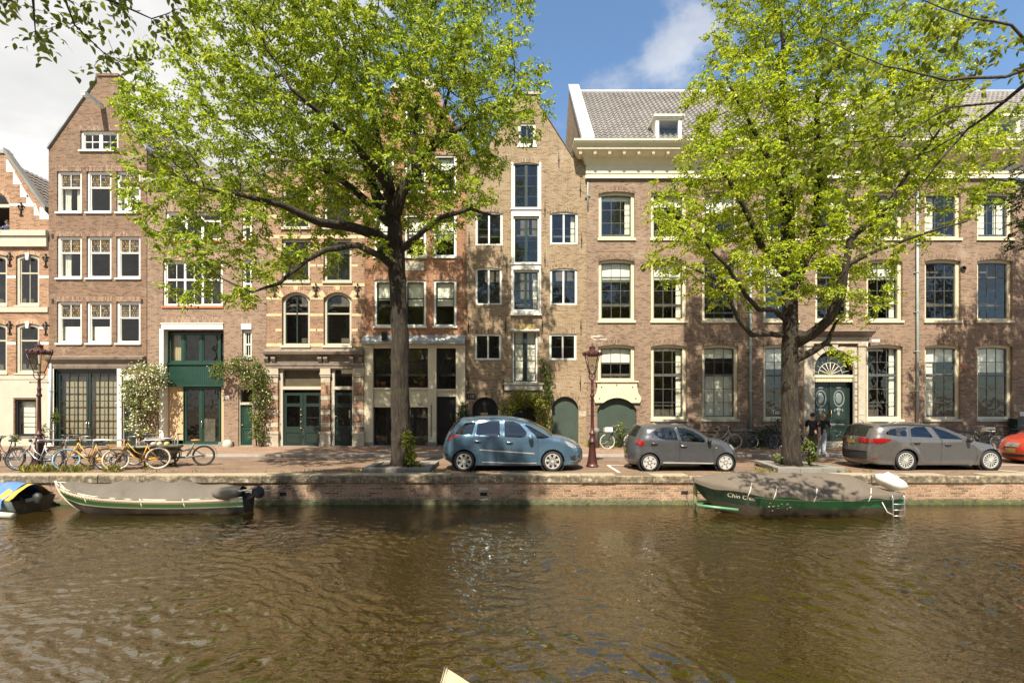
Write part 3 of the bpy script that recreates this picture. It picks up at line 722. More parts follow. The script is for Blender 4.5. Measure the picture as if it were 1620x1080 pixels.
# ---------------------------------------------------------------- house A (brown brick, pointed gable)
YA = DF
hA = empty('brick_house', 'tall brown brick gabled house with nine white windows and glazed dark garage doors', 'house')
holes = []; hdr = []
st = {271: dict(curtain='both'), 374: dict(curtain='left'), 477: dict(curtain='half')}
for yi, (y0_, y1_) in enumerate(((271,336),(374,440),(477,543))):
    for xi, (x0_, x1_) in enumerate(((90,129),(137,176),(184,222))):
        cur = [['both',None,'full'],['left','edge',None],['half','half',None]][yi][xi]
        bl = 0.0
        r = (x0_,x1_,y0_,y1_)
        holes.append(win(hA, r, YA, fw=0.11, thick=(('h',0.64,0.07,0),('t',0.5,0.03,0)), stain=0.33, curtain=cur, sillh=0.07, sillp=0.07, sw=0.04)); hdr.append(r)
r = (127,187,207,238); holes.append(win(hA, r, YA, fw=0.10, thick=(('v',0.5,0.16,0),), vb=(0.22,0.78), hb=(0.5,), sillp=0.08, sillh=0.07, bw=0.035)); hdr.append(r)
gr = (86,186,584,692); holes.append(rect(fx(86),fx(186),0.0,fz(584)))
dr = (194,214,601,692); holes.append(rect(fx(193),fx(216),0.0,fz(590)))
ol = PX([(77,712),(232,712),(232,236),(187,163),(187,118),(153,118),(153,128),(78,235),(77,238)], YA)
def ex(mb):
    for r in hdr: header(mb, r, 0, 0.24, YA, 1, 0.05)
    mb.box(fx(78), fx(232), YA-0.012, YA+0.02, fz(266), fz(262), 1)
wallpart(hA, 'wall', ol, holes, None, YA, extra=ex, mats=[M['br_a'], M['s_a']])
# garage doors: two leaves of small panes
for (a, b_) in ((88,135.7),(136.3,184)):
    x0, x1 = fx(a), fx(b_); z0, z1 = 0.10, fz(587); y = YA+0.14; mb = MB()
    mb.ring(rect(x0,x1,z0,z1), rect(x0+.10,x1-.10,z0+.18,z1-.12), y, y+0.06)
    for i in range(1,3): t = x0+.1+(x1-x0-.2)*i/3; mb.box(t-.022,t+.022,y+.008,y+.05,z0+.17,z1-.11)
    for i in range(1,5): t = z0+.18+(z1-z0-.3)*i/5; mb.box(x0+.09,x1-.09,y+.011,y+.047,t-.022,t+.022)
    d_ = mb.build('garage_door', M['grey_green'], hA)
    mb = MB(); mb.quad((x0+.1,y+.03,z0+.18),(x1-.1,y+.03,z0+.18),(x1-.1,y+.03,z1-.12),(x0+.1,y+.03,z1-.12)); mb.build('pane', M['glass'], d_)
    mb = MB(); hx = x1-.05 if a < 100 else x0+.05; mb.tube([(hx,y-.05,.95),(hx,y-.05,1.25)],.014,6); mb.tube([(hx,y-.05,.97),(hx,y,.97)],.012,6); mb.tube([(hx,y-.05,1.23),(hx,y,1.23)],.012,6); mb.build('handle', M['chrome'], d_)
mb = MB(); y = YA+0.4; mb.quad((fx(88),y,0.1),(fx(184),y,0.1),(fx(184),y,fz(587)),(fx(88),y,fz(587))); mb.build('screen', paint('beige_screen',(0.30,0.25,0.17),0.8,0.06), hA)
mb = MB(); mb.ring(rect(fx(86),fx(186),0.0,fz(584)), rect(fx(88),fx(184),0.08,fz(587)), YA+0.08, YA+0.24); mb.build('door_frame', M['grey_green'], hA)
door(hA, dr, M['grey_green'], YA, 0.16, panels=((0.15,0.85,0.08,0.35),(0.15,0.85,0.42,0.68),(0.15,0.85,0.74,0.95)), knob=((0.1,0.5),), y_base=0.1)
mb = MB(); mb.ring(rect(fx(193),fx(216),0.0,fz(590)), rect(fx(194),fx(214),0.06,fz(601)), YA+0.05, YA+0.2); mb.build('door_frame', M['white'], hA)
mb = MB(); mb.box(fx(186),fx(193),YA-0.04,YA+0.1,0,fz(583)); mb.box(fx(77),fx(86),YA-0.04,YA+0.1,0,fz(583)); each(mb, 'post', M['white'], hA)
prof_x(hA, 'cornice', fx(77), fx(231), [(0.03,fz(583)),(0.06,fz(579)),(0.07,fz(573)),(0.22,fz(569)),(0.25,fz(565)),(0.05,fz(563))], M['darkstone'], YA)
mb = MB(); xb, zb = fx(163), fz(170); mb.box(xb-.10,xb+.08,YA-1.1,YA+0.3,zb-.08,zb+.05); mb.box(xb-.14,xb+.12,YA-1.12,YA+.1,zb+.05,zb+.08); mb.tube([(xb,YA-.9,zb-.08),(xb,YA-.9,zb-.2)],.02,6); mb.build('hoist_beam', M['white'], hA)
mb = MB(); mb.box(fx(81),fx(84.2),YA-.02,YA+.01,fz(560),fz(553)); mb.box(fx(223),fx(226),YA-.02,YA+.01,fz(480),fz(473)); mb.box(fx(82),fx(85),YA-.02,YA+.01,fz(480),fz(473)); mb.box(fx(82),fx(85),YA-.02,YA+.01,fz(377),fz(370)); mb.build('wall_plates', M['iron'], hA)
slope_board(hA, 'gable_coping', (fx(76.5),fz(236.5)), (fx(153),fz(127)), 0.13, YA-0.09, YA+0.3, M['zinc'])
slope_board(hA, 'gable_coping', (fx(187),fz(164)), (fx(233),fz(238)), 0.13, YA-0.09, YA+0.3, M['zinc'])
xr, zr = fx(166), fz(135)
gable_roof(hA, fx(77), fx(233), xr, fz(239), fz(240), zr, YA+0.25, YA+9, M['tile_d'])
sl = Vector((xr-fx(233),0,zr-fz(240))); pantiles(hA, 'roof_tiles', (fx(233),YA+0.3,fz(240)), (0,1,0), sl, 8.5, sl.length, M['tile_d'])
mb = MB(); mb.box(fx(187),fx(153)+0.0 if False else fx(188),YA,YA,0,0) if False else None; mb.box(fx(152.5),fx(188),YA-0.05,YA+0.8,fz(121),fz(117)); mb.box(fx(154),fx(187),YA+.36,YA+.75,fz(175),fz(120)); mb.build('chimney', M['br_a'], hA)
pipe(hA, 83, 575, 700, YA, 0.045)
rebase(hA, (fx(155), YA, 0))

# ---------------------------------------------------------------- house B (rose brick, green shop insert)
YB = DF + 0.03
hB = empty('brick_house', 'rose brown brick house with a green panelled double height window and door bay', 'house')
holes = []; hdr = []
r = (258,352,412,484); holes.append(win(hB, r, YB, fw=0.10, thick=(('v',0.33,0.10,0),('v',0.66,0.10,0),('h',0.60,0.09,0)), vb=(0.165,0.495,0.83), sill='terracotta', sillh=0.10)); hdr.append(r)
r = (262,350,335,380); holes.append(win(hB, r, YB, fw=0.10, thick=(('v',0.33,0.12,0),('v',0.66,0.12,0),('h',0.75,0.08,0)), sill='terracotta', sillh=0.10)); hdr.append(r)
r = (383,398,412,484); holes.append(win(hB, r, YB, fw=0.08, thick=(('h',0.5,0.08,0),), sill='terracotta')); hdr.append(r)
r = (383,398,335,380); holes.append(win(hB, r, YB, fw=0.08, thick=(('h',0.5,0.08,0),), sill='terracotta')); hdr.append(r)
r = (383,398,522,565); holes.append(win(hB, r, YB, fw=0.08, thick=(('h',0.48,0.08,0),), vb=(0.5,), sill='bluestone', sillp=0.09, rec=0.10)); hdr.append((383,398,512,560))
holes.append(rect(fx(258,YB),fx(354,YB),0.0,fz(522,YB))); hdr.append((258,352,512,520))
holes.append(rect(fx(377,YB),fx(399,YB),0.0,fz(612,YB)))
ol = PX([(232,712),(421,712),(421,292),(421,288),(232,288)], YB)
def ex(mb):
    for r in hdr: header(mb, r, 0, 0.34, YB, 1, 0.03)
wallpart(hB, 'wall', ol, holes, None, YB, extra=ex, mats=[M['br_b'], M['s_b']], reveal=0.5)
mb = MB(); mb.box(fx(256,YB),fx(353,YB),YB-0.03,YB+0.3,fz(521,YB),fz(512,YB)); mb.box(fx(255,YB),fx(354,YB),YB-0.06,YB+.1,fz(512.5,YB),fz(511,YB)); mb.build('shutter_box', M['white'], hB)
mb = MB(); mb.box(fx(382,YB),fx(398,YB),YB-0.03,YB+0.2,fz(521,YB),fz(512,YB)); mb.build('shutter_box', M['white'], hB)
def gframe(r, vbars, name='window', gm='green', y=YB+0.30, base=None):
    x0,x1,z1 = fx(r[0],YB),fx(r[1],YB),fz(r[2],YB); z0 = base if base is not None else fz(r[3],YB); mb = MB()
    mb.ring(rect(x0,x1,z0,z1), rect(x0+.05,x1-.05,z0+.07,z1-.07), y, y+.1)
    xs = [x0+.05]+[fx(v_,YB) for v_ in vbars]+[x1-.05]
    for v_ in vbars: mb.box(fx(v_,YB)-.045,fx(v_,YB)+.045,y-.002,y+.098,z0+.06,z1-.06)
    for i in range(len(xs)-1):
        if xs[i+1]-xs[i] > 0.6: mb.ring(rect(xs[i]+.045,xs[i+1]-.045,z0+.07,z1-.07), rect(xs[i]+.11,xs[i+1]-.11,z0+.15,z1-.14), y+.02, y+.08)
    o = mb.build(name, M[gm], hB); mb = MB(); mb.quad((x0+.04,y+.05,z0+.06),(x1-.04,y+.05,z0+.06),(x1-.04,y+.05,z1-.06),(x0+.04,y+.05,z1-.06)); mb.build('pane', M['glass'], o); return o
o = gframe((258,354,524,574), (283,312,342)); mb = MB(); drape(mb, fx(260,YB), fx(280,YB), fz(573,YB), fz(527,YB), YB+0.55, 5); mb.build('curtain', paint('ochre_curtain',(0.42,0.34,0.2),0.9,0.1), o)
mb = MB(); mb.box(fx(258,YB),fx(354,YB),YB+0.27,YB+0.42,fz(609,YB),fz(575,YB)); mb.box(fx(256,YB),fx(358,YB),YB+0.16,YB+0.4,fz(611,YB),fz(608.2,YB)); mb.box(fx(258,YB),fx(354,YB),YB+0.2,YB+0.4,fz(576,YB),fz(574,YB))
x = fx(258,YB)+.02
while x < fx(354,YB)-.05: mb.box(x,x+.012,YB+.262,YB+.28,fz(607,YB),fz(577,YB)); x += .095
mb.build('panel_band', M['green'], hB)
o = gframe((283,345,612,700), (312,), name='door', base=0.14); mb = MB(); mb.tube([(fx(314,YB),YB+.24,1.0),(fx(314,YB),YB+.24,1.3)],.018,6); mb.box(fx(313.2,YB),fx(314.8,YB),YB+.24,YB+.3,1.1,1.2); mb.build('handle', M['chrome'], o)
tan = paint('tan_panel', (0.52,0.36,0.20), 0.6, 0.08)
mb = MB(); mb.box(fx(258,YB),fx(283,YB),YB+.34,YB+.4,0.35,fz(611,YB)); mb.box(fx(345,YB),fx(356,YB),YB+.28,YB+.4,0.1,fz(611,YB)); mb.build('side_panel', tan, hB)
mb = MB(); mb.box(fx(254,YB)-0.05,fx(259,YB),YB-0.02,YB+.32,0.5,fz(520,YB)); mb.build('post', M['white'], hB)
mb = MB(); mb.box(fx(258,YB),fx(354,YB),YB+.02,YB+.5,0.05,0.14); mb.box(fx(352,YB),fx(370,YB),YB-.35,YB+.02,0.08,.30); mb.build('step', M['bluestone'], hB)
door(hB, (378.5,397.5,640,706), M['green'], YB, 0.18, panels=((0.12,0.88,0.06,0.4),(0.12,0.88,0.46,0.95)), knob=((0.12,0.5),), y_base=0.1)
mb = MB(); mb.ring(rect(fx(377,YB),fx(399,YB),0.05,fz(612,YB)), rect(fx(378.5,YB),fx(397.5,YB),0.1,fz(616,YB)), YB+0.08, YB+0.24); mb.box(fx(378,YB),fx(398,YB),YB+.082,YB+.24,fz(640,YB),fz(636,YB)); o = mb.build('door_frame', M['creampale'], hB)
mb = MB(); mb.quad((fx(378.5,YB),YB+.17,fz(636,YB)),(fx(397.5,YB),YB+.17,fz(636,YB)),(fx(397.5,YB),YB+.17,fz(616,YB)),(fx(378.5,YB),YB+.17,fz(616,YB))); mb.build('pane', M['glass'], o)
prof_x(hB, 'cornice', fx(232,YB), fx(421,YB), [(0.03,fz(300,YB)),(0.08,fz(296,YB)),(0.3,fz(291,YB)),(0.36,fz(286,YB)),(0.1,fz(284,YB))], M['white'], YB)
mb = MB(); mb.quad((fx(232,YB),YB-.1,fz(287,YB)),(fx(421,YB),YB-.1,fz(287,YB)),(fx(421,YB),YB+4,fz(287,YB)+2.6),(fx(232,YB),YB+4,fz(287,YB)+2.6)); mb.build('roof', M['tile_d'], hB)
mb = MB(); mb.box(fx(357,YB),fx(363,YB),YB-0.004,YB+.02,fz(631,YB),fz(626,YB)); mb.build('number_plate', M['white'], hB)
rebase(hB, (fx(326,YB), YB, 0))

# ---------------------------------------------------------------- house C (striped brick, carved stone shopfront)
YC = DF - 0.03
hC = empty('brick_house', 'red brick house with tan stone bands and arched windows over a carved stone shopfront', 'house')
holes = []; hdr = []
for r, cur in (((446,490,462,546),'left'),((512,556,462,546),None)):
    holes.append(win(hC, r, YC, fr='creampale', sash='grey_green', fw=0.12, thick=(('h',0.62,0.07,1),) + ((('v',0.5,0.07,0),) if cur else ()), arch_=0.32, rec=0.12, sill='creampale', sillh=0.12, sillp=0.08)); hdr.append((r,0.32))
for r in ((446,490,378,445),(512,556,378,445),(446,490,296,360),(512,556,296,360)):
    holes.append(win(hC, r, YC, fr='creampale', sash='grey_green', fw=0.12, thick=(('h',0.72,0.08,0),('v',0.5,0.06,0)), rec=0.12, sill='creampale', sillh=0.10, sillp=0.08)); hdr.append((r,0))
holes.append(rect(fx(443,YC),fx(511,YC),0.0,fz(583,YC))); holes.append(rect(fx(525,YC),fx(559,YC),0.0,fz(583,YC)))
ol = PX([(421.5,712),(577,712),(577,252),(577,250),(421.5,250)], YC)
def ex(mb):
    for r, a in hdr: header(mb, r, 0, 0.28, YC, 1, 0.04, a)
wallpart(hC, 'wall', ol, holes, None, YC, extra=ex, mats=[M['br_c'], M['s_c']])
mb = MB(); tn = paint('tan_band_stone', (0.55,0.42,0.24), 0.8, 0.12, (0.3,0.2,0.12), 0.4)
def band(y0_, y1_, full=False):
    segs = ((421.5,577),) if full else ((421.5,445.5),(490.5,511.5),(556.5,577))
    for a, b_ in segs: mb.box(fx(a,YC),fx(b_,YC),YC-.008,YC+.02,fz(y1_,YC),fz(y0_,YC))
for y_ in (300,340,): band(y_,y_+5)
band(448,453,True); band(372,377,True); band(496,500); band(470,474); band(543,548)
for y_ in (392,418,520):     # short blocks by the windows
    for a, b_ in ((436,445.5),(490.5,500),(502,511.5),(556.5,566)): mb.box(fx(a,YC),fx(b_,YC),YC-.008,YC+.02,fz(y_+4,YC),fz(y_,YC))
for c in (468,534):           # stone voussoirs in the arches
    for dx, dy, rot in ((-24,466,-38),(0,454,0),(24,466,38)):
        x, z = fx(c+dx,YC), fz(dy,YC); a = R(-rot); q = []
        for u, v_ in ((-.09,-.15),(.09,-.15),(.13,.17),(-.13,.17)): q.append((x+u*math.cos(a)-v_*math.sin(a), z+u*math.sin(a)+v_*math.cos(a)))
        mb.prism(q, YC-.014, YC+.02)
each(mb, 'stone_band', tn, hC)
for c, y_ in ((435,459),(500,459),(566,459)): fleur(hC, c, y_, YC)
prof_x(hC, 'cornice', fx(421,YC), fx(577,YC), [(0.05,fz(566,YC)),(0.10,fz(563,YC)),(0.30,fz(561,YC)),(0.34,fz(557,YC)),(0.12,fz(555,YC)),(0.05,fz(552,YC))], M['darkstone'], YC)
mb = MB(); mb.box(fx(421.5,YC),fx(577,YC),YC-.06,YC+.05,fz(574,YC),fz(566,YC)); mb.box(fx(421.5,YC),fx(577,YC),YC-.13,YC+.05,fz(583,YC),fz(574.5,YC)); mb.box(fx(421.5,YC),fx(577,YC),YC-.16,YC+.05,fz(578,YC),fz(576,YC))
for c in (424,435,508,517,558,571.5): mb.prism_x([(YC-.22,fz(565,YC)),(YC-.24,fz(568,YC)),(YC-.15,fz(573,YC)),(YC,fz(574,YC)),(YC,fz(564,YC))], fx(c-3.2,YC), fx(c+3.2,YC))
random.seed(3); x = fx(446,YC)      # weathered carved frieze ornament
while x < fx(500,YC):
    h_ = random.choice((.10,.12,.14)); mb.box(x,x+random.choice((.025,.04)),YC-.075,YC,fz(573,YC)+.02,fz(573,YC)+.02+h_); x += .085
mb.build('frieze', M['darkstone'], hC)
for a, b_ in ((423,441),(509,523),(561,576)):       # pilasters: stone base, brick shaft with stone bands, capital
    o = MB(); o.box(fx(a,YC),fx(b_,YC),YC-.10,YC+.05,0.35,fz(583,YC)); p_ = o.build('pilaster', M['br_c'], hC)
    q = MB()
    for y0_, y1_ in ((583,596),(598,605),(626,632),(648,655),(668,675)):
        q.box(fx(a,YC)-(.03 if y0_<590 else 0.004),fx(b_,YC)+(.03 if y0_<590 else 0.004),YC-(.13 if y0_<590 else .104),YC+.04,fz(y1_,YC),fz(y0_,YC))
    q.box(fx(a,YC)-.04,fx(b_,YC)+.04,YC-.16,YC+.04,0.0,fz(684,YC)); q.box(fx(a,YC)-.07,fx(b_,YC)+.07,YC-.19,YC+.04,fz(686,YC),fz(682,YC)); q.box(fx(a,YC)-.06,fx(b_,YC)+.06,YC-.18,YC+.04,0,.25)
    q.box(fx(a,YC)-.05,fx(b_,YC)+.05,YC-.16,YC+.04,fz(593,YC),fz(590,YC))
    each(q, 'stone_block', M['stone'], p_)
for (a, b_) in ((447,477.6),(478.2,508)): door(hC, (a,b_,621,708), M['grey_green'], YC, 0.12, panels=((0.1,0.9,0.03,0.26),), gl=((0.16,0.84,0.36,0.74),(0.16,0.84,0.80,0.95)), y_base=0.1, knob=(((0.92,0.33),(0.92,0.45),(0.92,.58),(.92,.68)) if a < 460 else None))
door(hC, (529,557,621,708), M['grey_green'], YC, 0.12, panels=((0.1,0.9,0.03,0.24),(0.1,0.9,0.27,0.33)), gl=((0.16,0.84,0.38,0.72),(0.16,0.84,0.80,0.95)), y_base=0.1, knob=((0.05,0.55),))
for a, b_ in ((443,511),(525,559)):
    mb = MB(); x0,x1 = fx(a,YC),fx(b_,YC); xi = fx(447 if a<450 else 529,YC); xj = fx(508 if a<450 else 557,YC)
    mb.box(x0,xi,YC+.02,YC+.2,0,fz(583,YC)); mb.box(xj,x1,YC+.02,YC+.2,0,fz(583,YC)); mb.box(x0,x1,YC+.018,YC+.2,fz(616,YC),fz(611,YC)); mb.box(x0,x1,YC+.022,YC+.2,fz(584.5,YC),fz(583,YC))
    o = mb.build('door_frame', M['creampale'], hC)
    mb = MB(); mb.quad((xi,YC+.10,fz(611,YC)),(xj,YC+.10,fz(611,YC)),(xj,YC+.10,fz(584,YC)),(xi,YC+.10,fz(584,YC))); mb.build('pane', M['glass'], o)
mb = MB(); mb.box(fx(448,YC),fx(507,YC),YC+.21,YC+.215,fz(611,YC),fz(584,YC)); mb.build('screen', paint('brown_screen',(0.12,0.09,0.06),0.8,0.2), hC)
prof_x(hC, 'eave_cornice', fx(421,YC), fx(577,YC), [(0.03,fz(270,YC)),(0.08,fz(262,YC)),(0.35,fz(256,YC)),(0.42,fz(249,YC)),(0.1,fz(247,YC))], M['white'], YC)
mb = MB(); mb.quad((fx(421,YC),YC-.1,fz(250,YC)),(fx(577,YC),YC-.1,fz(250,YC)),(fx(577,YC),YC+4,fz(250,YC)+2.0),(fx(421,YC),YC+4,fz(250,YC)+2.0)); mb.build('roof', M['tile_d'], hC)
mb = MB(); mb.box(fx(443,YC),fx(511,YC),YC-.1,YC+.3,0.05,0.10); mb.box(fx(525,YC),fx(559,YC),YC-.1,YC+.3,0.05,0.10); mb.build('step', M['bluestone'], hC)
rebase(hC, (fx(499,YC), YC, 0))

# ---------------------------------------------------------------- house D (bright red brick over a cream shopfront)
YD = DF
hD = empty('brick_house', 'bright red brick house with tall white windows above a cream painted shopfront', 'house')
holes = []; hdr = []
for y0_, y1_, bl in ((443,516,0.55),(339,406,0.55),(245,304,0.45)):
    for a, b_ in ((592,623),(640,674),(686,722)):
        if y0_ == 443 and a == 592: a, b_ = 592, 627
        r = (a,b_,y0_,y1_); holes.append(win(hD, r, YD, sash='grey_green', fw=0.11, hb=(), thick=(('h',0.62,0.05,0),), blind=bl if (a > 600 or y0_<443) else 0.4, rec=0.05, sillp=0.07)); hdr.append(r)
r = (640,671,163,210); holes.append(win(hD, r, YD, sash='grey_green', fw=0.11, thick=(('v',0.5,0.06,0),))); hdr.append(r)
holes.append(rect(fx(590),fx(678),0.0,fz(551))); holes.append(rect(fx(690),fx(722),0.0,fz(551)))
ol = PX([(577,712),(737,712),(737,232),(728,222),(718,190),(704,175),(697,150),(690,140),(622,140),(615,150),(608,175),(594,190),(584,222),(577,232)], YD)
def ex(mb):
    for r in hdr: header(mb, r, 0, 0.2, YD, 1, 0.03)
wallpart(hD, 'wall', ol, holes, None, YD, extra=ex, mats=[M['br_d'], M['s_d']])
mb = MB(); mb.prism(PX([(617,141),(695,141),(680,128),(656,118),(632,128)]), YD-.1, YD+.35); mb.build('gable_top', M['stone'], hD)
mb = MB(); mb.box(fx(575),fx(736),YD-.34,YD+.05,fz(545),fz(541)); mb.prism_x([(YD-.36,fz(541)),(YD-.30,fz(537)),(YD,fz(530)),(YD,fz(541))],fx(575),fx(736)); mb.build('canopy', M['zinc'], hD)
mb = MB(); mb.box(fx(576.5),fx(736),YD-.06,YD+.05,fz(551),fz(545.1))
for a, b_ in ((577,590.5),(677.5,690.5),(721.5,736)): mb.box(fx(a),fx(b_),YD-.075,YD+.25,0.28,fz(545.2)); 
for a, b_ in ((577,590.5),(677.5,690.5),(721.5,736)): mb.box(fx(a)-.02,fx(b_)+.02,YD-.12,YD+.05,fz(551),fz(547))
mb.box(fx(590),fx(678),YD+.03,YD+.2,fz(644),fz(613)); mb.box(fx(589.5),fx(678.5),YD-.05,YD+.2,fz(616),fz(613.2)); mb.box(fx(592),fx(676),YD+.012,YD+.2,fz(628),fz(625)); mb.box(fx(690),fx(722),YD+.03,YD+.2,fz(627),fz(615)); mb.box(fx(690),fx(722),YD-.05,YD+.2,fz(618),fz(615.2))
mb.build('shopfront', M['cream'], hD)
mb = MB()
for a, b_ in ((576,591.5),(676.5,691.5),(720.5,737)): mb.box(fx(a),fx(b_),YD-.11,YD+.25,0.0,.28)
mb.box(fx(590),fx(722),YD+.0,YD+.3,.02,.12); mb.build('plinth', M['bluestone'], hD)
def shopwin(r, m_='black', vb=(), hb=(), base=None, name='window', dens=0.045, y=YD+.10):
    x0,x1,z1 = fx(r[0]),fx(r[1]),fz(r[2]); z0 = base if base is not None else fz(r[3]); mb = MB()
    mb.ring(rect(x0,x1,z0,z1), rect(x0+.06,x1-.06,z0+.06,z1-.06), y, y+.1)
    for t in vb: xx = x0+(x1-x0)*t; mb.box(xx-dens/2,xx+dens/2,y+.02,y+.08,z0+.05,z1-.05)
    for t in hb: zz = z0+(z1-z0)*t; mb.box(x0+.05,x1-.05,y+.023,y+.077,zz-dens/2,zz+dens/2)
    o = mb.build(name, M[m_], hD); mb = MB(); mb.quad((x0+.05,y+.05,z0+.05),(x1-.05,y+.05,z0+.05),(x1-.05,y+.05,z1-.05),(x0+.05,y+.05,z1-.05)); mb.build('pane', M['glass'], o); return o
o = shopwin((590.5,677.5,551,613), vb=(0.5,), hb=(0.66,)); shopwin((690.5,721.5,551,615), vb=(0.33,0.66), hb=(.2,.4,.6,.8), dens=0.02)
def pot(root, px, py, y, r_=.13, h_=.2, pl=0.28):
    x, z = fx(px,y), fz(py,y); mb = MB(); mb.lathe([(r_*.75,0),(r_,h_*.9),(r_*1.08,h_*.9),(r_*1.08,h_)], (x,y,z), 12); o = mb.build('flower_pot', M['terracotta'], root); return o, (x,y,z+h_)
for a in (596,606,668): pot(o, a, 611, YD+.38, .14, .2)
for (a, b_) in ((591,613),(613.5,634),(634.5,655),(655.5,677)): shopwin((a,b_,644.5,704), base=0.12, name='glass_door', y=YD+.12)
door(hD, (692,721,627,706), M['black'], YD, 0.14, panels=((0.12,0.88,0.06,0.3),(0.12,0.88,0.36,0.94)), knob=((0.9,0.45),), y_base=0.12)
mb = MB(); mb.box(fx(662),fx(668),YD+.022,YD+.04,fz(641),fz(637)); mb.build('house_number', M['zinc'], hD)
mb = MB(); x, z = fx(612), fz(534); mb.box(x-.13,x+.13,YD-.5,YD-.3,z-.2,z+.2); mb.box(x-.03,x+.03,YD-.3,YD,z-.03,z+.03); mb.build('lantern', M['black'], hD)
mb = MB(); mb.box(fx(640),fx(671),YD-.02,YD+.02,fz(428),fz(414)); mb.box(fx(643),fx(668),YD-.03,YD+.02,fz(426),fz(416)); mb.build('stone_tablet', M['creampale'], hD)
gable_roof(hD, fx(579), fx(735), fx(656), fz(228), fz(228), fz(135), YD+0.2, YD+9, M['tile_d'])
mb = MB()
for x_, in ((683.5,),): mb.box(fx(681.8),fx(683.6),YD-.083,YD-.07,fz(690),fz(640))
mb.build('letter_slot', M['darkstone'], hD)
rebase(hD, (fx(656), YD, 0))
# ---------------------------------------------------------------- house E (old warehouse with spout gable)
YE = DF + 0.04
hE = empty('brick_warehouse', 'yellow brown brick warehouse with a pointed gable and a column of loft doors', 'house')
holes = []; hdr = []
k = dict(fr='white', sash='grey_green', fw=0.10, rec=0.05, sill=None)
for i, r in enumerate(((752,795,335,388),(752,794,423,482),(870,914,335,386),(870,913,424,482))):
    holes.append(win(hE, r, YE, hb=(0.5,), thick=(('v',0.5,0.08,1),), arch_=0.035, curtain='edge' if i == 2 else None, **k)); hdr.append((r,0.10))
for r in ((751,793,528,569),(869,912,528,569)):
    holes.append(win(hE, r, YE, hb=(0.5,), thick=(('v',0.5,0.08,1),), **k)); hdr.append((r,0))
for i, r in enumerate(((812,853,257,329),(812,853,343,416),(811,853,428,491))):
    holes.append(win(hE, r, YE, vb=(0.25,0.75) if i < 0 else (), hb=(0.25,0.5,0.75), thick=(('v',0.5,0.14,0),), arch_=0.0, curtain='edge' if i == 2 else None, **{**k, 'fw':0.07}))
r = (820,847,195,229); holes.append(win(hE, r, YE, thick=(('v',0.5,0.08,0),), **k))
r = (811,850,521,605); holes.append(win(hE, r, YE, hb=(0.25,0.5,0.75), thick=(('v',0.5,0.2,0),), curtain='full', **{**k, 'fw':0.07}))
hdr.append(((811,854,257,329),0.10))
zE = lambda p: fz(p, YE); xE = lambda p: fx(p, YE)
def rarch(a, b_, zt, zb=0.0): w_ = (xE(b_)-xE(a))/2; return arch(xE(a),xE(b_),zb,zE(zt)-w_,zE(zt),16)
holes += [rarch(747,788,628), rarch(873,915,627)]
holes.append(arch(xE(806),xE(848),0.0,zE(640),zE(632)))
ol = PX([(737.5,712),(928.5,712),(928.5,247),(905,247),(853,166),(853,150),(813,150),(813,166),(761,247),(737.5,247)], YE)
def ex(mb):
    for r, a in hdr: header(mb, r, 0, 0.22, YE, 1, 0.05, a)
    for a, b_, t in ((747,788,628),(873,915,627)):
        w_ = (xE(b_)-xE(a))/2; c = (xE(a)+xE(b_))/2; zs = zE(t)-w_
        for i in range(16):
            p0, p1 = math.pi*i/16, math.pi*(i+1)/16; ro = w_+.25
            mb.prism([(c+w_*math.cos(p0),zs+w_*math.sin(p0)),(c+ro*math.cos(p0),zs+ro*math.sin(p0)),(c+ro*math.cos(p1),zs+ro*math.sin(p1)),(c+w_*math.cos(p1),zs+w_*math.sin(p1))], YE-.004, YE+.02, 1)
wallpart(hE, 'wall', ol, holes, None, YE, extra=ex, mats=[M['br_e'], M['s_e']])
mb = MB()
for a, b_ in ((330,342),(416.5,427)): mb.box(xE(809),xE(855),YE-.04,YE+.1,zE(b_),zE(a)); mb.box(xE(808),xE(856),YE-.09,YE+.1,zE(a+2.2),zE(a))
mb.box(xE(808),xE(856),YE-.07,YE+.1,zE(497),zE(491.5)); mb.box(xE(807),xE(857),YE-.11,YE+.1,zE(499),zE(497))
for a, b_ in ((809,812),(853,856)): mb.box(xE(a),xE(b_),YE-.03,YE+.1,zE(491),zE(257))
mb.box(xE(818),xE(849),YE-.03,YE+.08,zE(233),zE(229.2))
mb.build('hatch_surround', M['white'], hE)
mb = MB(); mb.box(xE(798),xE(858),YE-.10,YE+.1,zE(617),zE(607)); mb.box(xE(797),xE(860),YE-.15,YE+.1,zE(608.5),zE(605.2)); mb.box(xE(809),xE(852),YE-.07,YE+.1,zE(526),zE(521)); mb.prism_x([(YE-.18,zE(524)),(YE,zE(524)),(YE,zE(520))],xE(807),xE(853)); mb.build('door_surround', M['creampale'], hE)
mb = MB(); mb.box(xE(816),xE(846),YE-.02,YE+.02,zE(522),zE(512.5)); mb.build('gable_stone', M['gold'], hE)
mb = MB()
for i, (a, b_) in enumerate(((820,516),(826,519),(831,516.5),(837,519),(842,516))): mb.ball((xE(a),YE-.02,zE(b_)),(.05,.025,.05))
mb.build('carving', paint('carved_stone',(0.42,0.27,0.09),0.7,0.2), hE)
mb = MB(); mb.box(xE(852),xE(859),YE-.008,YE+.02,zE(542),zE(533)); mb.box(xE(801.5),xE(808),YE-.008,YE+.02,zE(542),zE(533)); mb.box(xE(916),xE(927),YE-.008,YE+.02,zE(658),zE(650)); each(mb, 'stone_block', M['stone'], hE)
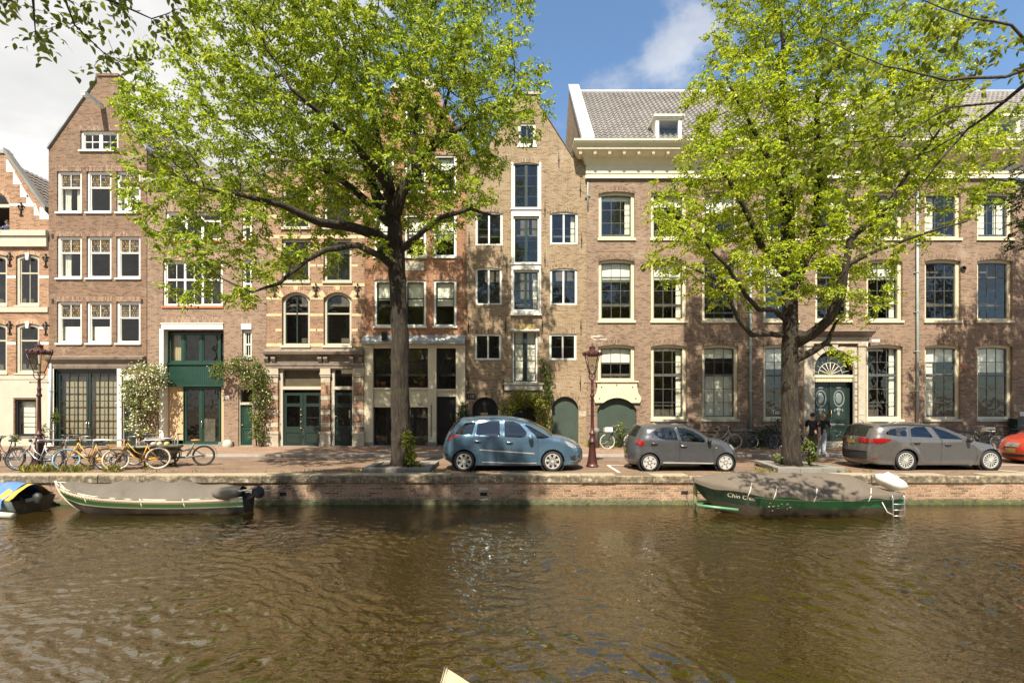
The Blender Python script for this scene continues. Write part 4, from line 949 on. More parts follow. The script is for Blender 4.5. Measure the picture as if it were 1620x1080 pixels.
# arched doors
def adoor(a, b_, zt, m_, planks=True, slots=False):
    w_ = (xE(b_)-xE(a))/2; ol_ = arch(xE(a),xE(b_),0.06,zE(zt)-w_,zE(zt),16); y = YE+.16; mb = MB(); mb.prism(ol_, y, y+.05)
    if planks:
        x = xE(a)+.14
        while x < xE(b_)-.05: mb.box(x-.006,x+.006,y-.004,y+.01,.08,zE(zt)-w_+math.sqrt(max(0,w_*w_-(x-(xE(a)+xE(b_))/2)**2))-.02); x += .16
    d_ = mb.build('door', m_, hE)
    if slots:
        for zz in (654,662.5):
            q = MB(); q.box(xE(760),xE(771.5),y-.02,y+.01,zE(zz+2),zE(zz-1.5)); q.build('letter_slot', M['brass'], d_)
    return d_
d_ = adoor(747,788,628,M['black'],False,True)
mb = MB(); mb.ring(rect(xE(757),xE(775),.4,zE(640)), rect(xE(757)+.04,xE(775)-.04,.44,zE(640)-.04), YE+.145, YE+.17); mb.build('panel', M['black'], d_)
adoor(873,915,627,M['doorgreen'])
mb = MB(); y = YE+.15; mb.ring(arch(xE(806),xE(848),0.05,zE(640),zE(632)), arch(xE(806)+.06,xE(848)-.06,0.1,zE(640),zE(632)-.06), y, y+.1); mb.box(xE(826),xE(830),y-.01,y+.09,.06,zE(634)); mb.box(xE(808),xE(846),y+.01,y+.08,zE(655),zE(652)); o = mb.build('door', M['black'], hE)
mb = MB(); mb.quad((xE(808),y+.05,.1),(xE(846),y+.05,.1),(xE(846),y+.05,zE(638)),(xE(808),y+.05,zE(638))); mb.build('pane', M['glass'], o)
# number plaque 118
mb = MB(); mb.box(xE(738.5),xE(752),YE-.03,YE+.02,zE(631.5),zE(622.5)); pq = mb.build('number_plaque', M['iron'], hE)
def text(s_, size, m_, parent, loc, rot=(R(90),0,0), name='lettering', ext=0.004, shear=0.0, sx=1.0):
    c = bpy.data.curves.new(name, 'FONT'); c.body = s_; c.size = size; c.extrude = ext; c.align_x = 'CENTER'; c.align_y = 'CENTER'; c.shear = shear
    t_ = bpy.data.objects.new(name, c); COL.objects.link(t_); dg = bpy.context.evaluated_depsgraph_get()
    me = bpy.data.meshes.new_from_object(t_.evaluated_get(dg)); bpy.data.objects.remove(t_)
    me.transform(Matrix.Translation(loc) @ Euler(rot).to_matrix().to_4x4() @ Matrix.Diagonal((sx,1,1,1)))
    me.materials.clear(); me.materials.append(m_); o = bpy.data.objects.new(name, me); COL.objects.link(o); o.parent = parent; return o
text('118', 0.22, M['stone'], pq, (xE(745.2), YE-.034, zE(627)))
anchors(hE, [(742,378),(802,419),(862,411),(862,332),(920,380),(918,300),(884,254),(741,515),(800,515),(858,514),(919,517),(741,606),(797,612),(918,606)], YE, 0.75)
slope_board(hE, 'gable_coping', (xE(853),zE(166)), (xE(906),zE(249)), 0.07, YE-.05, YE+.3, M['tile_d'])
slope_board(hE, 'gable_coping', (xE(760),zE(249)), (xE(813),zE(166)), 0.07, YE-.05, YE+.3, M['tile_d'])
mb = MB(); mb.box(xE(811),xE(855),YE-.06,YE+.35,zE(150),zE(146)); mb.build('gable_cap', M['stone'], hE)
for a, b_ in ((737.5,760),(906,928.5)):
    mb = MB(); mb.box(xE(a),xE(b_),YE-.05,YE+.3,zE(247.5),zE(245.5)); mb.build('shoulder_coping', M['bluestone'], hE)
gable_roof(hE, xE(757), xE(909), xE(833), zE(252), zE(252), zE(150), YE+.25, YE+10, M['tile_d'])
mb = MB(); mb.box(xE(740),xE(750),YE+.5,YE+1.1,zE(250),zE(236)); mb.build('chimney', M['br_d'], hE)
mb = MB(); mb.tube([(xE(902),YE+.8,zE(250)),(xE(902),YE+.8,zE(232))],.08,8); mb.build('flue', M['zinc'], hE)
rebase(hE, (xE(833), YE, 0))

# ---------------------------------------------------------------- house F (wide stately brick building)
YF = DF - 0.02
hF = empty('brick_building', 'wide dark brick building with cream cornice grey pantile roof and stone entrance', 'building')
xF = lambda p: fx(p, YF); zF = lambda p: fz(p, YF)
cols = [(947,1004),(1030,1086),(1111,1168),(1208,1263),(1290,1346),(1371,1428),(1463,1520),(1546,1602),(1634,1690),(1718,1774)]
holes = []; hdr = []; third = (0.333,0.667); bld = {0:.33,1:.30,3:.35,5:.28}
kk = dict(fr='cream', sash='bar', fw=0.15, rec=0.12, arch_=0.05, sillp=0.06, sillh=0.11, bw=0.026)
random.seed(12)
for i, (a, b_) in enumerate(cols):
    r = (a,b_,303,377); holes.append(win(hF, r, YF, vb=third, hb=(0.33,0.66), sill='cream', curtain={7:'both',0:'edge',6:'left'}.get(i), blind=(.1,.25,.4,0,.3,.15,0,0,.2,0)[i], **kk)); hdr.append(r)
    r = (a,b_,410,507); op = i in (2,)
    holes.append(win(hF, r, YF, vb=third, hb=(0.25,0.5) if op else (0.25,0.5), thick=(0.745,) + ((0.09,) if op else ()), sill='cream', blind=bld.get(i,0), curtain='edge' if i in (1,5) else None, **kk)); hdr.append(r)
    if i not in (0, 4):
        r = (a,b_,545,663); holes.append(win(hF, r, YF, vb=third, hb=(0.2,0.4,0.8), thick=(0.6,), sill='cream' if i == 5 else 'creampale', curtain={5:'edge',1:'edge',2:'half',6:'left'}.get(i), blind=(0,0,.14,.3,0,0,.2,.35,.1,.3)[i], **kk)); hdr.append(r)
r = (946,1004,545,602); holes.append(win(hF, r, YF, vb=third, hb=(), thick=(0.5,), sill=None, blind=0.5, **kk)); hdr.append(r)
g0 = arch(xF(945),xF(1007),0.0,zF(648),zF(628)); holes.append(g0)
holes.append(arch(xF(1287),xF(1349),0.0,zF(585),zF(585)+(xF(1349)-xF(1287))/2,20))
ol = PX([(928.5,712),(1860,712),(1860,284),(928.5,284)], YF)
def ex(mb):
    for r in hdr: header(mb, r, 0, 0.24, YF, 1, 0.04, 0.10)
wallpart(hF, 'wall', ol, holes, None, YF, extra=ex, mats=[M['br_f'], M['s_f']], depth=11)
xl, xr_ = xF(928.5), xF(1860)
# cornice with return at the left end, modillions
prof = [(0.06,zF(284)),(0.10,zF(283.6)),(0.10,zF(278.5)),(0.03,zF(278)),(0.03,zF(276)),(0.07,zF(275)),(0.05,zF(262)),(0.08,zF(261)),(0.14,zF(258)),(0.24,zF(252)),(0.55,zF(249)),(0.62,zF(246)),(0.62,zF(243.5)),(0.74,zF(239)),(0.80,zF(236)),(0.80,zF(233))]
mb = MB()
for i in range(len(prof)-1):
    (o0,z0),(o1,z1) = prof[i], prof[i+1]
    mb.quad((xl-o0*0.9,YF-o0,z0),(xr_,YF-o0,z0),(xr_,YF-o1,z1),(xl-o1*0.9,YF-o1,z1)); mb.quad((xl-o0*.9,YF+.5,z0),(xl-o0*.9,YF-o0,z0),(xl-o1*.9,YF-o1,z1),(xl-o1*.9,YF+.5,z1))
mb.quad((xl-.72,YF-.8,prof[-1][1]),(xr_,YF-.8,prof[-1][1]),(xr_,YF+.5,prof[-1][1]+.06),(xl-.72,YF+.5,prof[-1][1]+.06))
mb.build('cornice', M['cream'], hF)
mb = MB(); x = xl-.45; 
while x < xr_: mb.prism_x([(YF-.56,zF(249.6)),(YF-.54,zF(252.5)),(YF-.12,zF(254)),(YF-.12,zF(249.2))], x, x+.13); x += .69
mb.build('modillions', M['cream'], hF)
mb = MB(); mb.box(xl-.08,xr_,YF-.125,YF,zF(283.4),zF(280)); mb.build('cornice_fillet', M['white'], hF)
# roof
ze = prof[-1][1]+.04; ye = YF-.45; yr = YF+5.0; zr = CAM_H+(HY-147)*yr/FL
sl = Vector((0, yr-ye, zr-ze)); x0r = xF(936)
mb = MB(); mb.quad((x0r,ye+.05,ze-.03),(xr_,ye+.05,ze-.03),(xr_,yr,zr-.05),(x0r,yr,zr-.05)); mb.quad((x0r,yr,zr-.05),(xr_,yr,zr-.05),(xr_,yr+5.5,ze),(x0r,yr+5.5,ze)); mb.build('roof', M['tile_f'], hF)
pantiles(hF, 'roof_tiles', (x0r,ye,ze), (1,0,0), sl, xr_-x0r, sl.length, M['tile_f'], 0.27, 0.36, 0.07)
mb = MB(); mb.tube([(x0r,yr,zr+.03),(xr_,yr,zr+.03)],.13,8); mb.build('ridge', M['lead'], hF)
# raised end gable with lead capping
mb = MB(); pw = [(ye+.1,ze-.3),(ye+.1,ze+.15),(yr,zr+.35),(yr+5.5,ze+.15),(yr+5.5,ze-.3)]
mb.prism_x(pw, x0r-.50, x0r-.02); mb.build('end_gable', M['br_e'], hF)
mb = MB(); mb.prism_x([(ye-.02,ze-.05),(ye-.02,ze+.28),(yr,zr+.50),(yr,zr+.30)], x0r-.55, x0r+.06); mb.build('gable_capping', M['lead'], hF)
# dormers
for c in (1057, 1330, 1590):
    s0 = 23.5; xd = fx(c,23.6); zb, zt = ze+.12, ze+1.22; y = YF-.32; mb = MB(); hw = .62
    mb.ring(rect(xd-hw,xd+hw,zb,zt), rect(xd-hw+.16,xd+hw-.16,zb+.1,zt-.12), y, y+.15)
    mb.box(xd-hw,xd-hw+.05,y+.15,y+1.5,zb,zt); mb.box(xd+hw-.05,xd+hw,y+.15,y+1.5,zb,zt)
    mb.box(xd-hw-.12,xd+hw+.12,y-.12,y+1.6,zt,zt+.09); mb.box(xd-hw-.06,xd+hw+.06,y-.06,y+1.6,zt-.05,zt)
    if c == 1330: mb.prism([(xd-hw-.12,zt+.09),(xd+hw+.12,zt+.09),(xd,zt+.6)], y-.1, y+1.6)
    d_ = mb.build('dormer', M['white'], hF)
    mb = MB(); mb.quad((xd-hw+.15,y+.08,zb+.08),(xd+hw-.15,y+.08,zb+.08),(xd+hw-.15,y+.08,zt-.1),(xd-hw+.15,y+.08,zt-.1)); mb.build('pane', M['glass'], d_)
# door lunette + doors
xc = (xF(1287)+xF(1349))/2; hw = (xF(1349)-xF(1287))/2; yd = YF+.22; zs = zF(585)
mb = MB()
for a, b_ in ((1286,1316),(1316.6,1350)):
    mb.box(xF(a),xF(b_),yd,yd+.06,.30,zF(604))
mb.box(xc-.05,xc+.05,yd-.03,yd+.02,.3,zF(604))
d_ = mb.build('door', M['grey_green'], hF); orn = paint('grey_green_relief',(0.16,0.19,0.18),0.4,0.15)
for a in (1302.5,1331.5):
    mb = MB(); x = xF(a); 
    mb.ring([(x+.36*math.cos(t*math.pi/12)*.75,zF(630)+.42*math.sin(t*math.pi/12)) for t in range(24)],[(x+.29*math.cos(t*math.pi/12)*.75,zF(630)+.35*math.sin(t*math.pi/12)) for t in range(24)],yd-.03,yd+.01)
    mb.ball((x,yd,zF(630)),(.17,.04,.28),12,8); mb.ball((x,yd,zF(613)),(.15,.03,.06)); mb.ball((x,yd,zF(648)),(.13,.03,.09)); mb.ball((x,yd,zF(655)),(.07,.03,.10))
    for i in range(7): mb.ball((x+.22*math.sin(i-3),yd,zF(647)-.04*abs(i-3)),(.035,.02,.05))
    mb.build('relief', orn, d_)
    mb = MB(); r_ = [rect(x-.38,x+.38,zF(665),zF(610)), rect(x-.35,x+.35,zF(665)+.03,zF(610)-.03)]; mb.ring(r_[0],r_[1],yd-.02,yd+.01)
    mb.ring(rect(x-.36,x+.36,zF(697),zF(677)),rect(x-.33,x+.33,zF(697)+.03,zF(677)-.03),yd-.02,yd+.01); mb.box(x-.36,x+.36,yd-.03,yd+.01,zF(668.5),zF(667)); mb.box(x-.36,x+.36,yd-.03,yd+.01,zF(675),zF(673.5))
    for t in range(4): an = math.pi/4+t*math.pi/2; mb.tube([(x,yd-.01,zF(687)),(x+.3*math.cos(an),yd-.01,zF(687)+.25*math.sin(an))],[.05,.02],6)
    mb.disc((x,yd-.02,zF(687)),.08,.12,0,.03,14)
    mb.build('panel', orn if False else M['grey_green'], d_)
    mb = MB(); mb.box(x-.25,x+.25,yd-.015,yd+.01,zF(672),zF(670.3)); mb.build('letter_slot', orn, d_)
mb = MB(); mb.tube([(xc,yd-.08,zF(660)),(xc,yd-.08,zF(650))],.02,6); mb.ball((xc,yd-.08,zF(650)),.04); mb.build('handle', M['brass'], d_)
mb = MB(); mb.box(xc-hw,xc+hw,YF+.02,YF+.3,zF(604),zF(594)); mb.box(xc-hw-.01,xc+hw+.01,YF-.03,YF+.3,zF(597),zF(593)); x = xc-hw+.03
while x < xc+hw-.05: mb.box(x,x+.035,YF-.005,YF+.03,zF(603),zF(598.2)); x += .075
ln = mb.build('transom', M['cream'], hF)
mb = MB(); ou = [(xc+hw*math.cos(math.pi*i/20),zF(593)+hw*math.sin(math.pi*i/20)) for i in range(21)]; mb.add([(a,yd+.03,b_) for a,b_ in ou],[tuple(range(21))]); mb.build('pane', M['glass'], ln)
mb = MB()
for i in range(1,8): an = math.pi*i/8; mb.tube([(xc,yd,zF(592)),(xc+.62*hw*math.cos(an),yd,zF(592)+.62*hw*math.sin(an))],[.03,.02],5)
mb.tube([(xc+.62*hw*math.cos(math.pi*i/16),yd,zF(592)+.62*hw*math.sin(math.pi*i/16)) for i in range(17)],.018,5)
for i in range(8): an = math.pi*(i+.5)/8; mb.tube([(xc+.62*hw*math.cos(an),yd,zF(592)+.62*hw*math.sin(an)),(xc+.97*hw*math.cos(an),yd,zF(592)+.97*hw*math.sin(an))],.014,5)
mb.build('fanlight_bars', M['creampale'], ln)
# stone surround
mb = MB(); y = YF
inn = arch(xF(1287),xF(1349),0.0,zs,zs+hw,20)
V, Fs = cdt(rect(xF(1283),xF(1354),0.0,zF(548)), [ [inn[0]] + inn[1:] ] if False else [arch(xF(1287),xF(1349),-0.01+0.011,zs,zs+hw,20)])
mb.add([(p[0],y-.08,p[1]) for p in V],[tuple(f) for f in Fs])
for i in range(len(inn)-1):
    if i == 0: continue
    a, b_ = inn[i], inn[i+1]; mb.quad((a[0],y-.08,a[1]),(b_[0],y-.08,b_[1]),(b_[0],y+.24,b_[1]),(a[0],y+.24,a[1]))
a, b_ = inn[-1], inn[0]; mb.quad((a[0],y-.08,a[1]),(b_[0],y-.08,b_[1]),(b_[0],y+.24,b_[1]),(a[0],y+.24,a[1]))
for a, b_ in ((1269.5,1282.5),(1354.5,1366)): mb.box(xF(a),xF(b_),y-.16,y+.05,0.0,zF(545)); mb.box(xF(a)-.03,xF(b_)+.03,y-.2,y+.05,0.0,.35); mb.box(xF(a)-.03,xF(b_)+.03,y-.2,y+.05,zF(548),zF(544))
for i in range(11): mb.box(xF(1349.6),xF(1353.6),y-.12,y,zF(690)+i*.33,zF(690)+i*.33+.27); mb.box(xF(1283.4),xF(1286.4),y-.12,y,zF(690)+i*.33,zF(690)+i*.33+.27)
mb.box(xF(1268),xF(1368),y-.2,y+.05,zF(544),zF(537)); mb.box(xF(1266),xF(1370),y-.24,y+.05,zF(537),zF(534.5)); 
mb.prism([(xc-.10,zs+hw-.03),(xc+.10,zs+hw-.03),(xc+.15,zs+hw+.32),(xc-.15,zs+hw+.32)], y-.16, y)
for i in range(-4,5):
    if i == 0: continue
    an = math.pi/2 - i*math.pi/9.5; r0_, r1_ = hw*1.03, hw*1.32; dx = .10
    p0, p1 = an-.12, an+.12
    q = [(xc+r0_*math.cos(p0),zs+r0_*math.sin(p0)),(xc+r1_*math.cos(p0),zs+r1_*math.sin(p0)),(xc+r1_*math.cos(p1),zs+r1_*math.sin(p1)),(xc+r0_*math.cos(p1),zs+r0_*math.sin(p1))]
    q = [(min(max(a,xF(1283.6)),xF(1353.4)), min(b_, zF(548.6))) for a, b_ in q]; mb.prism(q, y-.115, y-.02)
mb.build('portal', M['stone'], hF)
prof_x(hF, 'portal_cornice', xF(1262), xF(1374), [(0.22,zF(534.4)),(0.26,zF(531)),(0.45,zF(529)),(0.52,zF(526)),(0.30,zF(523.5)),(0.1,zF(522.5))], M['darkstone'], YF)
mb = MB(); mb.box(xF(1282),xF(1356),YF-.75,YF+.2,0.05,.16); mb.box(xF(1285),xF(1352),YF-.42,YF+.25,0.16,.30); mb.build('step', M['stone'], hF)
# garage arch + cream apron panel
y = YF+.14; mb = MB(); mb.prism(arch(xF(945),xF(1007),0.05,zF(648),zF(628)), y, y+.05); x = xF(945)+.15
while x < xF(1007): mb.box(x-.006,x+.006,y-.004,y+.01,.06,zF(640)); x += .17
mb.build('garage_door', M['doorgreen'], hF)
mb = MB(); top_ = zF(602); a0 = arch(xF(946),xF(1006),0,zF(646),zF(629))[2:]
ol_ = PX([(943,602),(1008,602),(1007,612),(1009,622),(1014,629),(1012,637),(1007,637)],YF)+[p for p in a0 if p[1] > zF(640)]+PX([(946,637),(941,637),(939,629),(943,622),(945,612)],YF)
V, Fs = cdt(ol_); n_ = len(ol_); mb.add([(p[0],YF-.10,p[1]) for p in V],[tuple(f) for f in Fs])
for i in range(n_): a, b_ = ol_[i], ol_[(i+1)%n_]; mb.quad((a[0],YF-.10,a[1]),(b_[0],YF-.10,b_[1]),(b_[0],YF+.1,b_[1]),(a[0],YF+.1,a[1]))
mb.box(xF(942),xF(1009),YF-.16,YF+.1,zF(604.5),zF(602.2)); mb.build('apron_panel', M['cream'], hF)
mb = MB()
for a, b_ in ((951,612),(975,609),(1000,612),(948,630),(1005,630)): mb.ball((xF(a),YF-.11,zF(b_)),.03)
mb.build('panel_bolts', M['iron'], hF)
pipe(hF, 1186, 395, 700, YF, .06); pipe(hF, 1449, 290, 700, YF, .055); pipe(hF, 929.5, 290, 330, YF, .03)
for a, b_ in ((1181,424),(1523,425),(1017,423)): mb = MB(); mb.ring([(xF(a)+.12*math.cos(t),zF(b_)+.12*math.sin(t)) for t in np.linspace(0,2*math.pi,13)[:-1]],[(xF(a)+.085*math.cos(t),zF(b_)+.085*math.sin(t)) for t in np.linspace(0,2*math.pi,13)[:-1]],YF-.08,YF+.02); mb.disc((xF(a),YF-.01,zF(b_)),0,.09,0,.03,12); mb.build('vent_pipe', M['iron'], hF)
mb = MB(); x, z = xF(1371), zF(541); mb.box(x-.2,x+.18,YF-.62,YF-.42,z-.07,z+.05); mb.box(x-.03,x+.03,YF-.5,YF-.14,z-.05,z+.02); mb.tube([(xF(1368),YF-.2,z),(xF(1366.8),YF-.2,zF(555)),(xF(1366.8),YF-.2,zF(575))],.02,5); mb.build('camera_box', M['white'], hF)
mb = MB(); mb.box(xF(1521),xF(1526),YF-.12,YF+.01,zF(584),zF(578)); mb.build('alarm_box', paint('alarm_red',(0.35,0.10,0.06),0.5,0.1), hF)
mb = MB(); mb.box(xF(1613),xF(1626),YF-.03,YF+.01,zF(658),zF(651)); mb.build('notice_plate', M['white'], hF)
mb = MB(); mb.box(xF(1355.5),xF(1364.5),YF-.175,YF-.15,zF(656),zF(645)); mb.build('plaque', M['creampale'], hF)
text('Tio', 0.30, M['white'], hF, (xF(1230), YF+.175, zF(652)))
# pale repair patches in the brickwork
mb = MB()
for (a,b_,c,d) in ((935,530,20,5),(938,534,22,4)): mb.box(xF(a),xF(a+c),YF-.004,YF+.01,zF(b_+d),zF(b_))
mb.build('patched_bricks', brick('repair_brick',[(0.45,0.3,0.2),(0.6,0.5,0.4)],(0.55,0.47,0.38)), hF)
rebase(hF, (xF(1315), YF, 0))
# ================================================================ TREES AND PLANTS
def bark_mat(name, c0, c1, c2, moss=0.3):
    m_, nt, b = mat(name); v = objco(nt)
    mp = N(nt,'ShaderNodeMapping'); mp.inputs['Scale'].default_value = (1,1,0.16); L(nt,v,mp.inputs[0])
    f = noise(nt, mp.outputs[0], 17, 7, 0.68, 0.6); c = ramp(nt, f, [(0.30,c0),(0.5,c1),(0.72,c2)])
    c = mixc(nt, ramp(nt, noise(nt,v,1.4,5,0.6), [(0.5,0.0),(0.75,moss)]), c, (0.10,0.10,0.045))
    L(nt,c,b.inputs['Base Color']); b.inputs['Roughness'].default_value=0.95; bump(nt,b,f,0.06,1.0); return m_
M['bark'] = bark_mat('elm_bark', (0.006,0.0042,0.003),(0.027,0.019,0.0125),(0.082,0.060,0.039))
M['bark2'] = bark_mat('twig_bark', (0.02,0.016,0.012),(0.06,0.047,0.035),(0.10,0.08,0.06), 0.1)
M['leaf1'] = leafm('elm_leaf', [(0.0,(0.07,0.12,0.012)),(0.35,(0.21,0.295,0.034)),(0.75,(0.345,0.415,0.055)),(1.0,(0.46,0.52,0.08))], 0.42)
M['leaf2'] = leafm('yellow_elm_leaf', [(0.0,(0.09,0.14,0.012)),(0.35,(0.25,0.335,0.026)),(0.7,(0.39,0.465,0.036)),(1.0,(0.53,0.57,0.07))], 0.42)
M['leaf3'] = leafm('near_leaf', [(0.0,(0.08,0.115,0.016)),(0.5,(0.16,0.205,0.03)),(1.0,(0.27,0.30,0.05))], 0.45)
M['ivy'] = leafm('ivy_leaf', [(0.0,(0.06,0.085,0.010)),(0.5,(0.17,0.20,0.02)),(1.0,(0.36,0.35,0.05))], 0.25)
M['rose'] = leafm('rose_leaf', [(0.0,(0.04,0.065,0.012)),(0.5,(0.10,0.14,0.025)),(1.0,(0.20,0.23,0.045))], 0.3)
M['rosep'] = leafm('pale_rose_leaf', [(0.0,(0.08,0.11,0.03)),(0.5,(0.19,0.23,0.07)),(1.0,(0.36,0.37,0.15))], 0.3)
M['box'] = leafm('box_leaf', [(0.0,(0.012,0.028,0.008)),(0.5,(0.03,0.055,0.012)),(1.0,(0.06,0.09,0.02))], 0.2)
M['weeds'] = leafm('grass_blade', [(0.0,(0.06,0.09,0.012)),(0.5,(0.16,0.17,0.025)),(1.0,(0.30,0.26,0.05))], 0.3)

def leaf_cloud(name, pos, axis, nrm, size, m_, parent, wide=0.56, fold=0.18, fine=False):
    """pos, axis, nrm (n,3); one folded four-cornered leaf each"""
    n = len(pos); axis = axis/np.linalg.norm(axis,axis=1,keepdims=True)
    side = np.cross(nrm, axis); side /= np.linalg.norm(side,axis=1,keepdims=True)+1e-9; up = np.cross(axis, side)
    L_ = size[:,None]; W_ = L_*wide*0.5
    a = pos; c = pos+axis*L_ - up*L_*0.12; b_ = pos+axis*L_*0.45+side*W_+up*L_*fold; d = pos+axis*L_*0.45-side*W_+up*L_*fold
    if fine:
        h = lambda t, k: (pos+axis*L_*t+side*W_*k+up*L_*(fold*abs(k)-.14*t*t))
        v = np.stack([a,h(.28,.8),h(.55,.95),h(.82,.5),c,h(.82,-.5),h(.55,-.95),h(.28,-.8)],1).reshape(-1,3); i = np.arange(n)*8
        f = np.concatenate([np.stack([i+q for q in t],1) for t in ((0,7,1),(1,7,6),(1,6,2),(2,6,5),(2,5,3),(3,5,4))])
        return np_mesh(name, v, f, m_, parent)
    v = np.stack([a,b_,c,d],1).reshape(-1,3); i = np.arange(n)*4
    f = np.concatenate([np.stack([i,i+2,i+1],1), np.stack([i,i+3,i+2],1)])
    return np_mesh(name, v, f, m_, parent)
def rand_unit(n):
    v = rng.normal(size=(n,3)); return v/np.linalg.norm(v,axis=1,keepdims=True)

def grow(seeds, attract, step=0.28, infl=3.0, kill=0.42, iters=90, tropism=(0,0,0.02)):
    """space colonisation. seeds: list of polylines (list of (Vector, r)); returns nodes, parent, radius floor"""
    P_ = []; par = []; rmin = []
    for poly, attach in seeds:
        last = -1
        if attach:
            q = np.array(poly[0][0]); A = np.array([tuple(p) for p in P_]); last = int(np.argmin(((A-q)**2).sum(1)))
        for k in range(len(poly)):
            p, r_ = Vector(poly[k][0]), poly[k][1]
            if k == 0 and not attach: P_.append(p); par.append(-1); rmin.append(r_); last = 0; continue
            q = P_[last]; d = (p-q).length; m_ = max(1, int(d/step)); r0 = poly[k-1][1] if k else r_
            for j in range(1, m_+1):
                t = j/m_; w_ = Vector((random.uniform(-1,1),random.uniform(-1,1),random.uniform(-1,1)))*0.02
                P_.append(q.lerp(p,t)+(w_ if j < m_ else Vector())); par.append(last); rmin.append(r0+(r_-r0)*t); last = len(P_)-1
    A = np.array(attract); alive = np.ones(len(A), bool); tr = Vector(tropism)
    for it in range(iters):
        kd = KDTree(len(P_))
        for i, p in enumerate(P_): kd.insert(p, i)
        kd.balance(); acc = {}
        idx = np.nonzero(alive)[0]
        if len(idx) == 0: break
        for ai in idx:
            a = A[ai]; co, i, d = kd.find(a)
            if d < kill: alive[ai] = False; continue
            if d < infl:
                v = (Vector(a)-co)/d
                acc[i] = acc.get(i, Vector()) + v
        if not acc: break
        new = 0
        for i, v in acc.items():
            if v.length < 1e-4: continue
            v = v.normalized()+tr+Vector((random.uniform(-1,1),random.uniform(-1,1),random.uniform(-1,1)))*0.22
            P_.append(P_[i]+v.normalized()*step); par.append(i); rmin.append(0); new += 1
        if new == 0: break
    return P_, par, rmin
def radii(par, rmin, tip=0.006, ex=2.35):
    n = len(par); acc = np.zeros(n); r_ = np.zeros(n)
    for i in range(n-1, -1, -1):
        r_[i] = max(tip, acc[i]**(1/ex)) if acc[i] > 0 else tip
        if rmin[i] > 0: r_[i] = max(rmin[i], 0)
        if par[i] >= 0: acc[par[i]] += min(r_[i], 0.09)**ex
    return r_
def tree_mesh(P_, par, r_, name, m_, root, flare=None):
    n = len(P_); ch = [[] for _ in range(n)]
    for i in range(n):
        if par[i] >= 0: ch[par[i]].append(i)
    mb = MB(); starts = [(0, -1)]
    while starts:
        s_, pv = starts.pop(); chain = [s_]; c = s_
        while ch[c]:
            k = max(ch[c], key=lambda q: r_[q])
            for q in ch[c]:
                if q != k: starts.append((q, c))
            chain.append(k); c = k
        pts = [P_[i] for i in chain]; rr = [r_[i] for i in chain]
        if pv >= 0: pts = [P_[pv]]+pts; rr = [min(rr[0]*1.15, r_[pv])]+rr
        sides = 14 if rr[0] > 0.15 else (8 if rr[0] > 0.05 else (5 if rr[0] > 0.015 else 3))
        if flare and s_ == 0: rr = [r0*(1+flare*math.exp(-((p.z-pts[0].z)/0.32))) for p, r0 in zip(pts, rr)]
        if sides == 14:            # knobbly trunk
            b0 = len(mb.v); mb.tube(pts, rr, 18); k = len(pts)
            for i in range(b0, len(mb.v)):
                v = Vector(mb.v[i]); ring_ = (i-b0)//18; a = (i-b0) % 18; c_ = pts[ring_]
                f_ = 1+0.07*math.sin(3*a*2*math.pi/18+v.z*0.8)+0.05*math.sin(5*a*2*math.pi/18-v.z*2.1)+0.03*math.sin(v.z*7+a)
                mb.v[i] = tuple(c_+(v-c_)*f_)
        else: mb.tube(pts, rr, sides, caps=False)
    return mb.build(name, m_, root)
def sprays(P_, par, r_, rmax, per, size, droop=0.25, tw=0.34, up=0.75, dens=None):
    ids = [i for i in range(1, len(P_)) if r_[i] < rmax and par[i] >= 0]
    pos = []; ax = []; nr = []
    for i in ids:
        p = np.array(P_[i]); d0 = np.array(P_[i]-P_[par[i]]); d0 /= np.linalg.norm(d0)+1e-9
        for s_ in range(per[0]):
            d = d0*0.5 + rng.normal(size=3)*np.array([0.8,0.8,0.35]); d[2] -= droop*0.5; d /= np.linalg.norm(d)
            plane = np.array([0,0,1.0])*up + rng.normal(size=3)*0.32; ln = tw*rng.uniform(0.5,1.25)
            sd = np.cross(plane, d); sd /= np.linalg.norm(sd)+1e-9
            for k in range(per[1]):
                t = (k+0.4)/per[1]; q = p + d*ln*t + np.array([0,0,-droop*ln*t*t])
                sg = 1 if k % 2 else -1
                a = d*0.75 + sd*sg*0.85 + np.array([0,0,-0.30]) + rng.normal(size=3)*0.28
                pos.append(q); ax.append(a); nr.append(plane + rng.normal(size=3)*0.38)
    pos = np.array(pos); ax = np.array(ax); nr = np.array(nr)
    return pos, ax, nr, size*rng.uniform(0.65,1.25,len(pos))
def ellipsoids(lst, d, n):
    out = []; vol = np.array([a[2]*a[3]*a[5]*(a[6] if len(a) > 6 else 1) for a in lst], float); vol /= vol.sum()
    for (e, w_) in zip(lst, vol):
        px, py, rx, ry, dd, rd = e[:6]; dc = d+dd; k = max(3, int(n*w_)); u = rand_unit(k)*(rng.uniform(0,1,(k,1))**(1/2.4))
        c = np.array(P(px,py,dc)); s_ = dc/FL
        out.append(c+u*np.array([rx*s_, rd, ry*s_]))
    return np.concatenate(out)
def limb(pts, d): return [(P(a, b_, d+c), r_) for a, b_, c, r_ in pts]
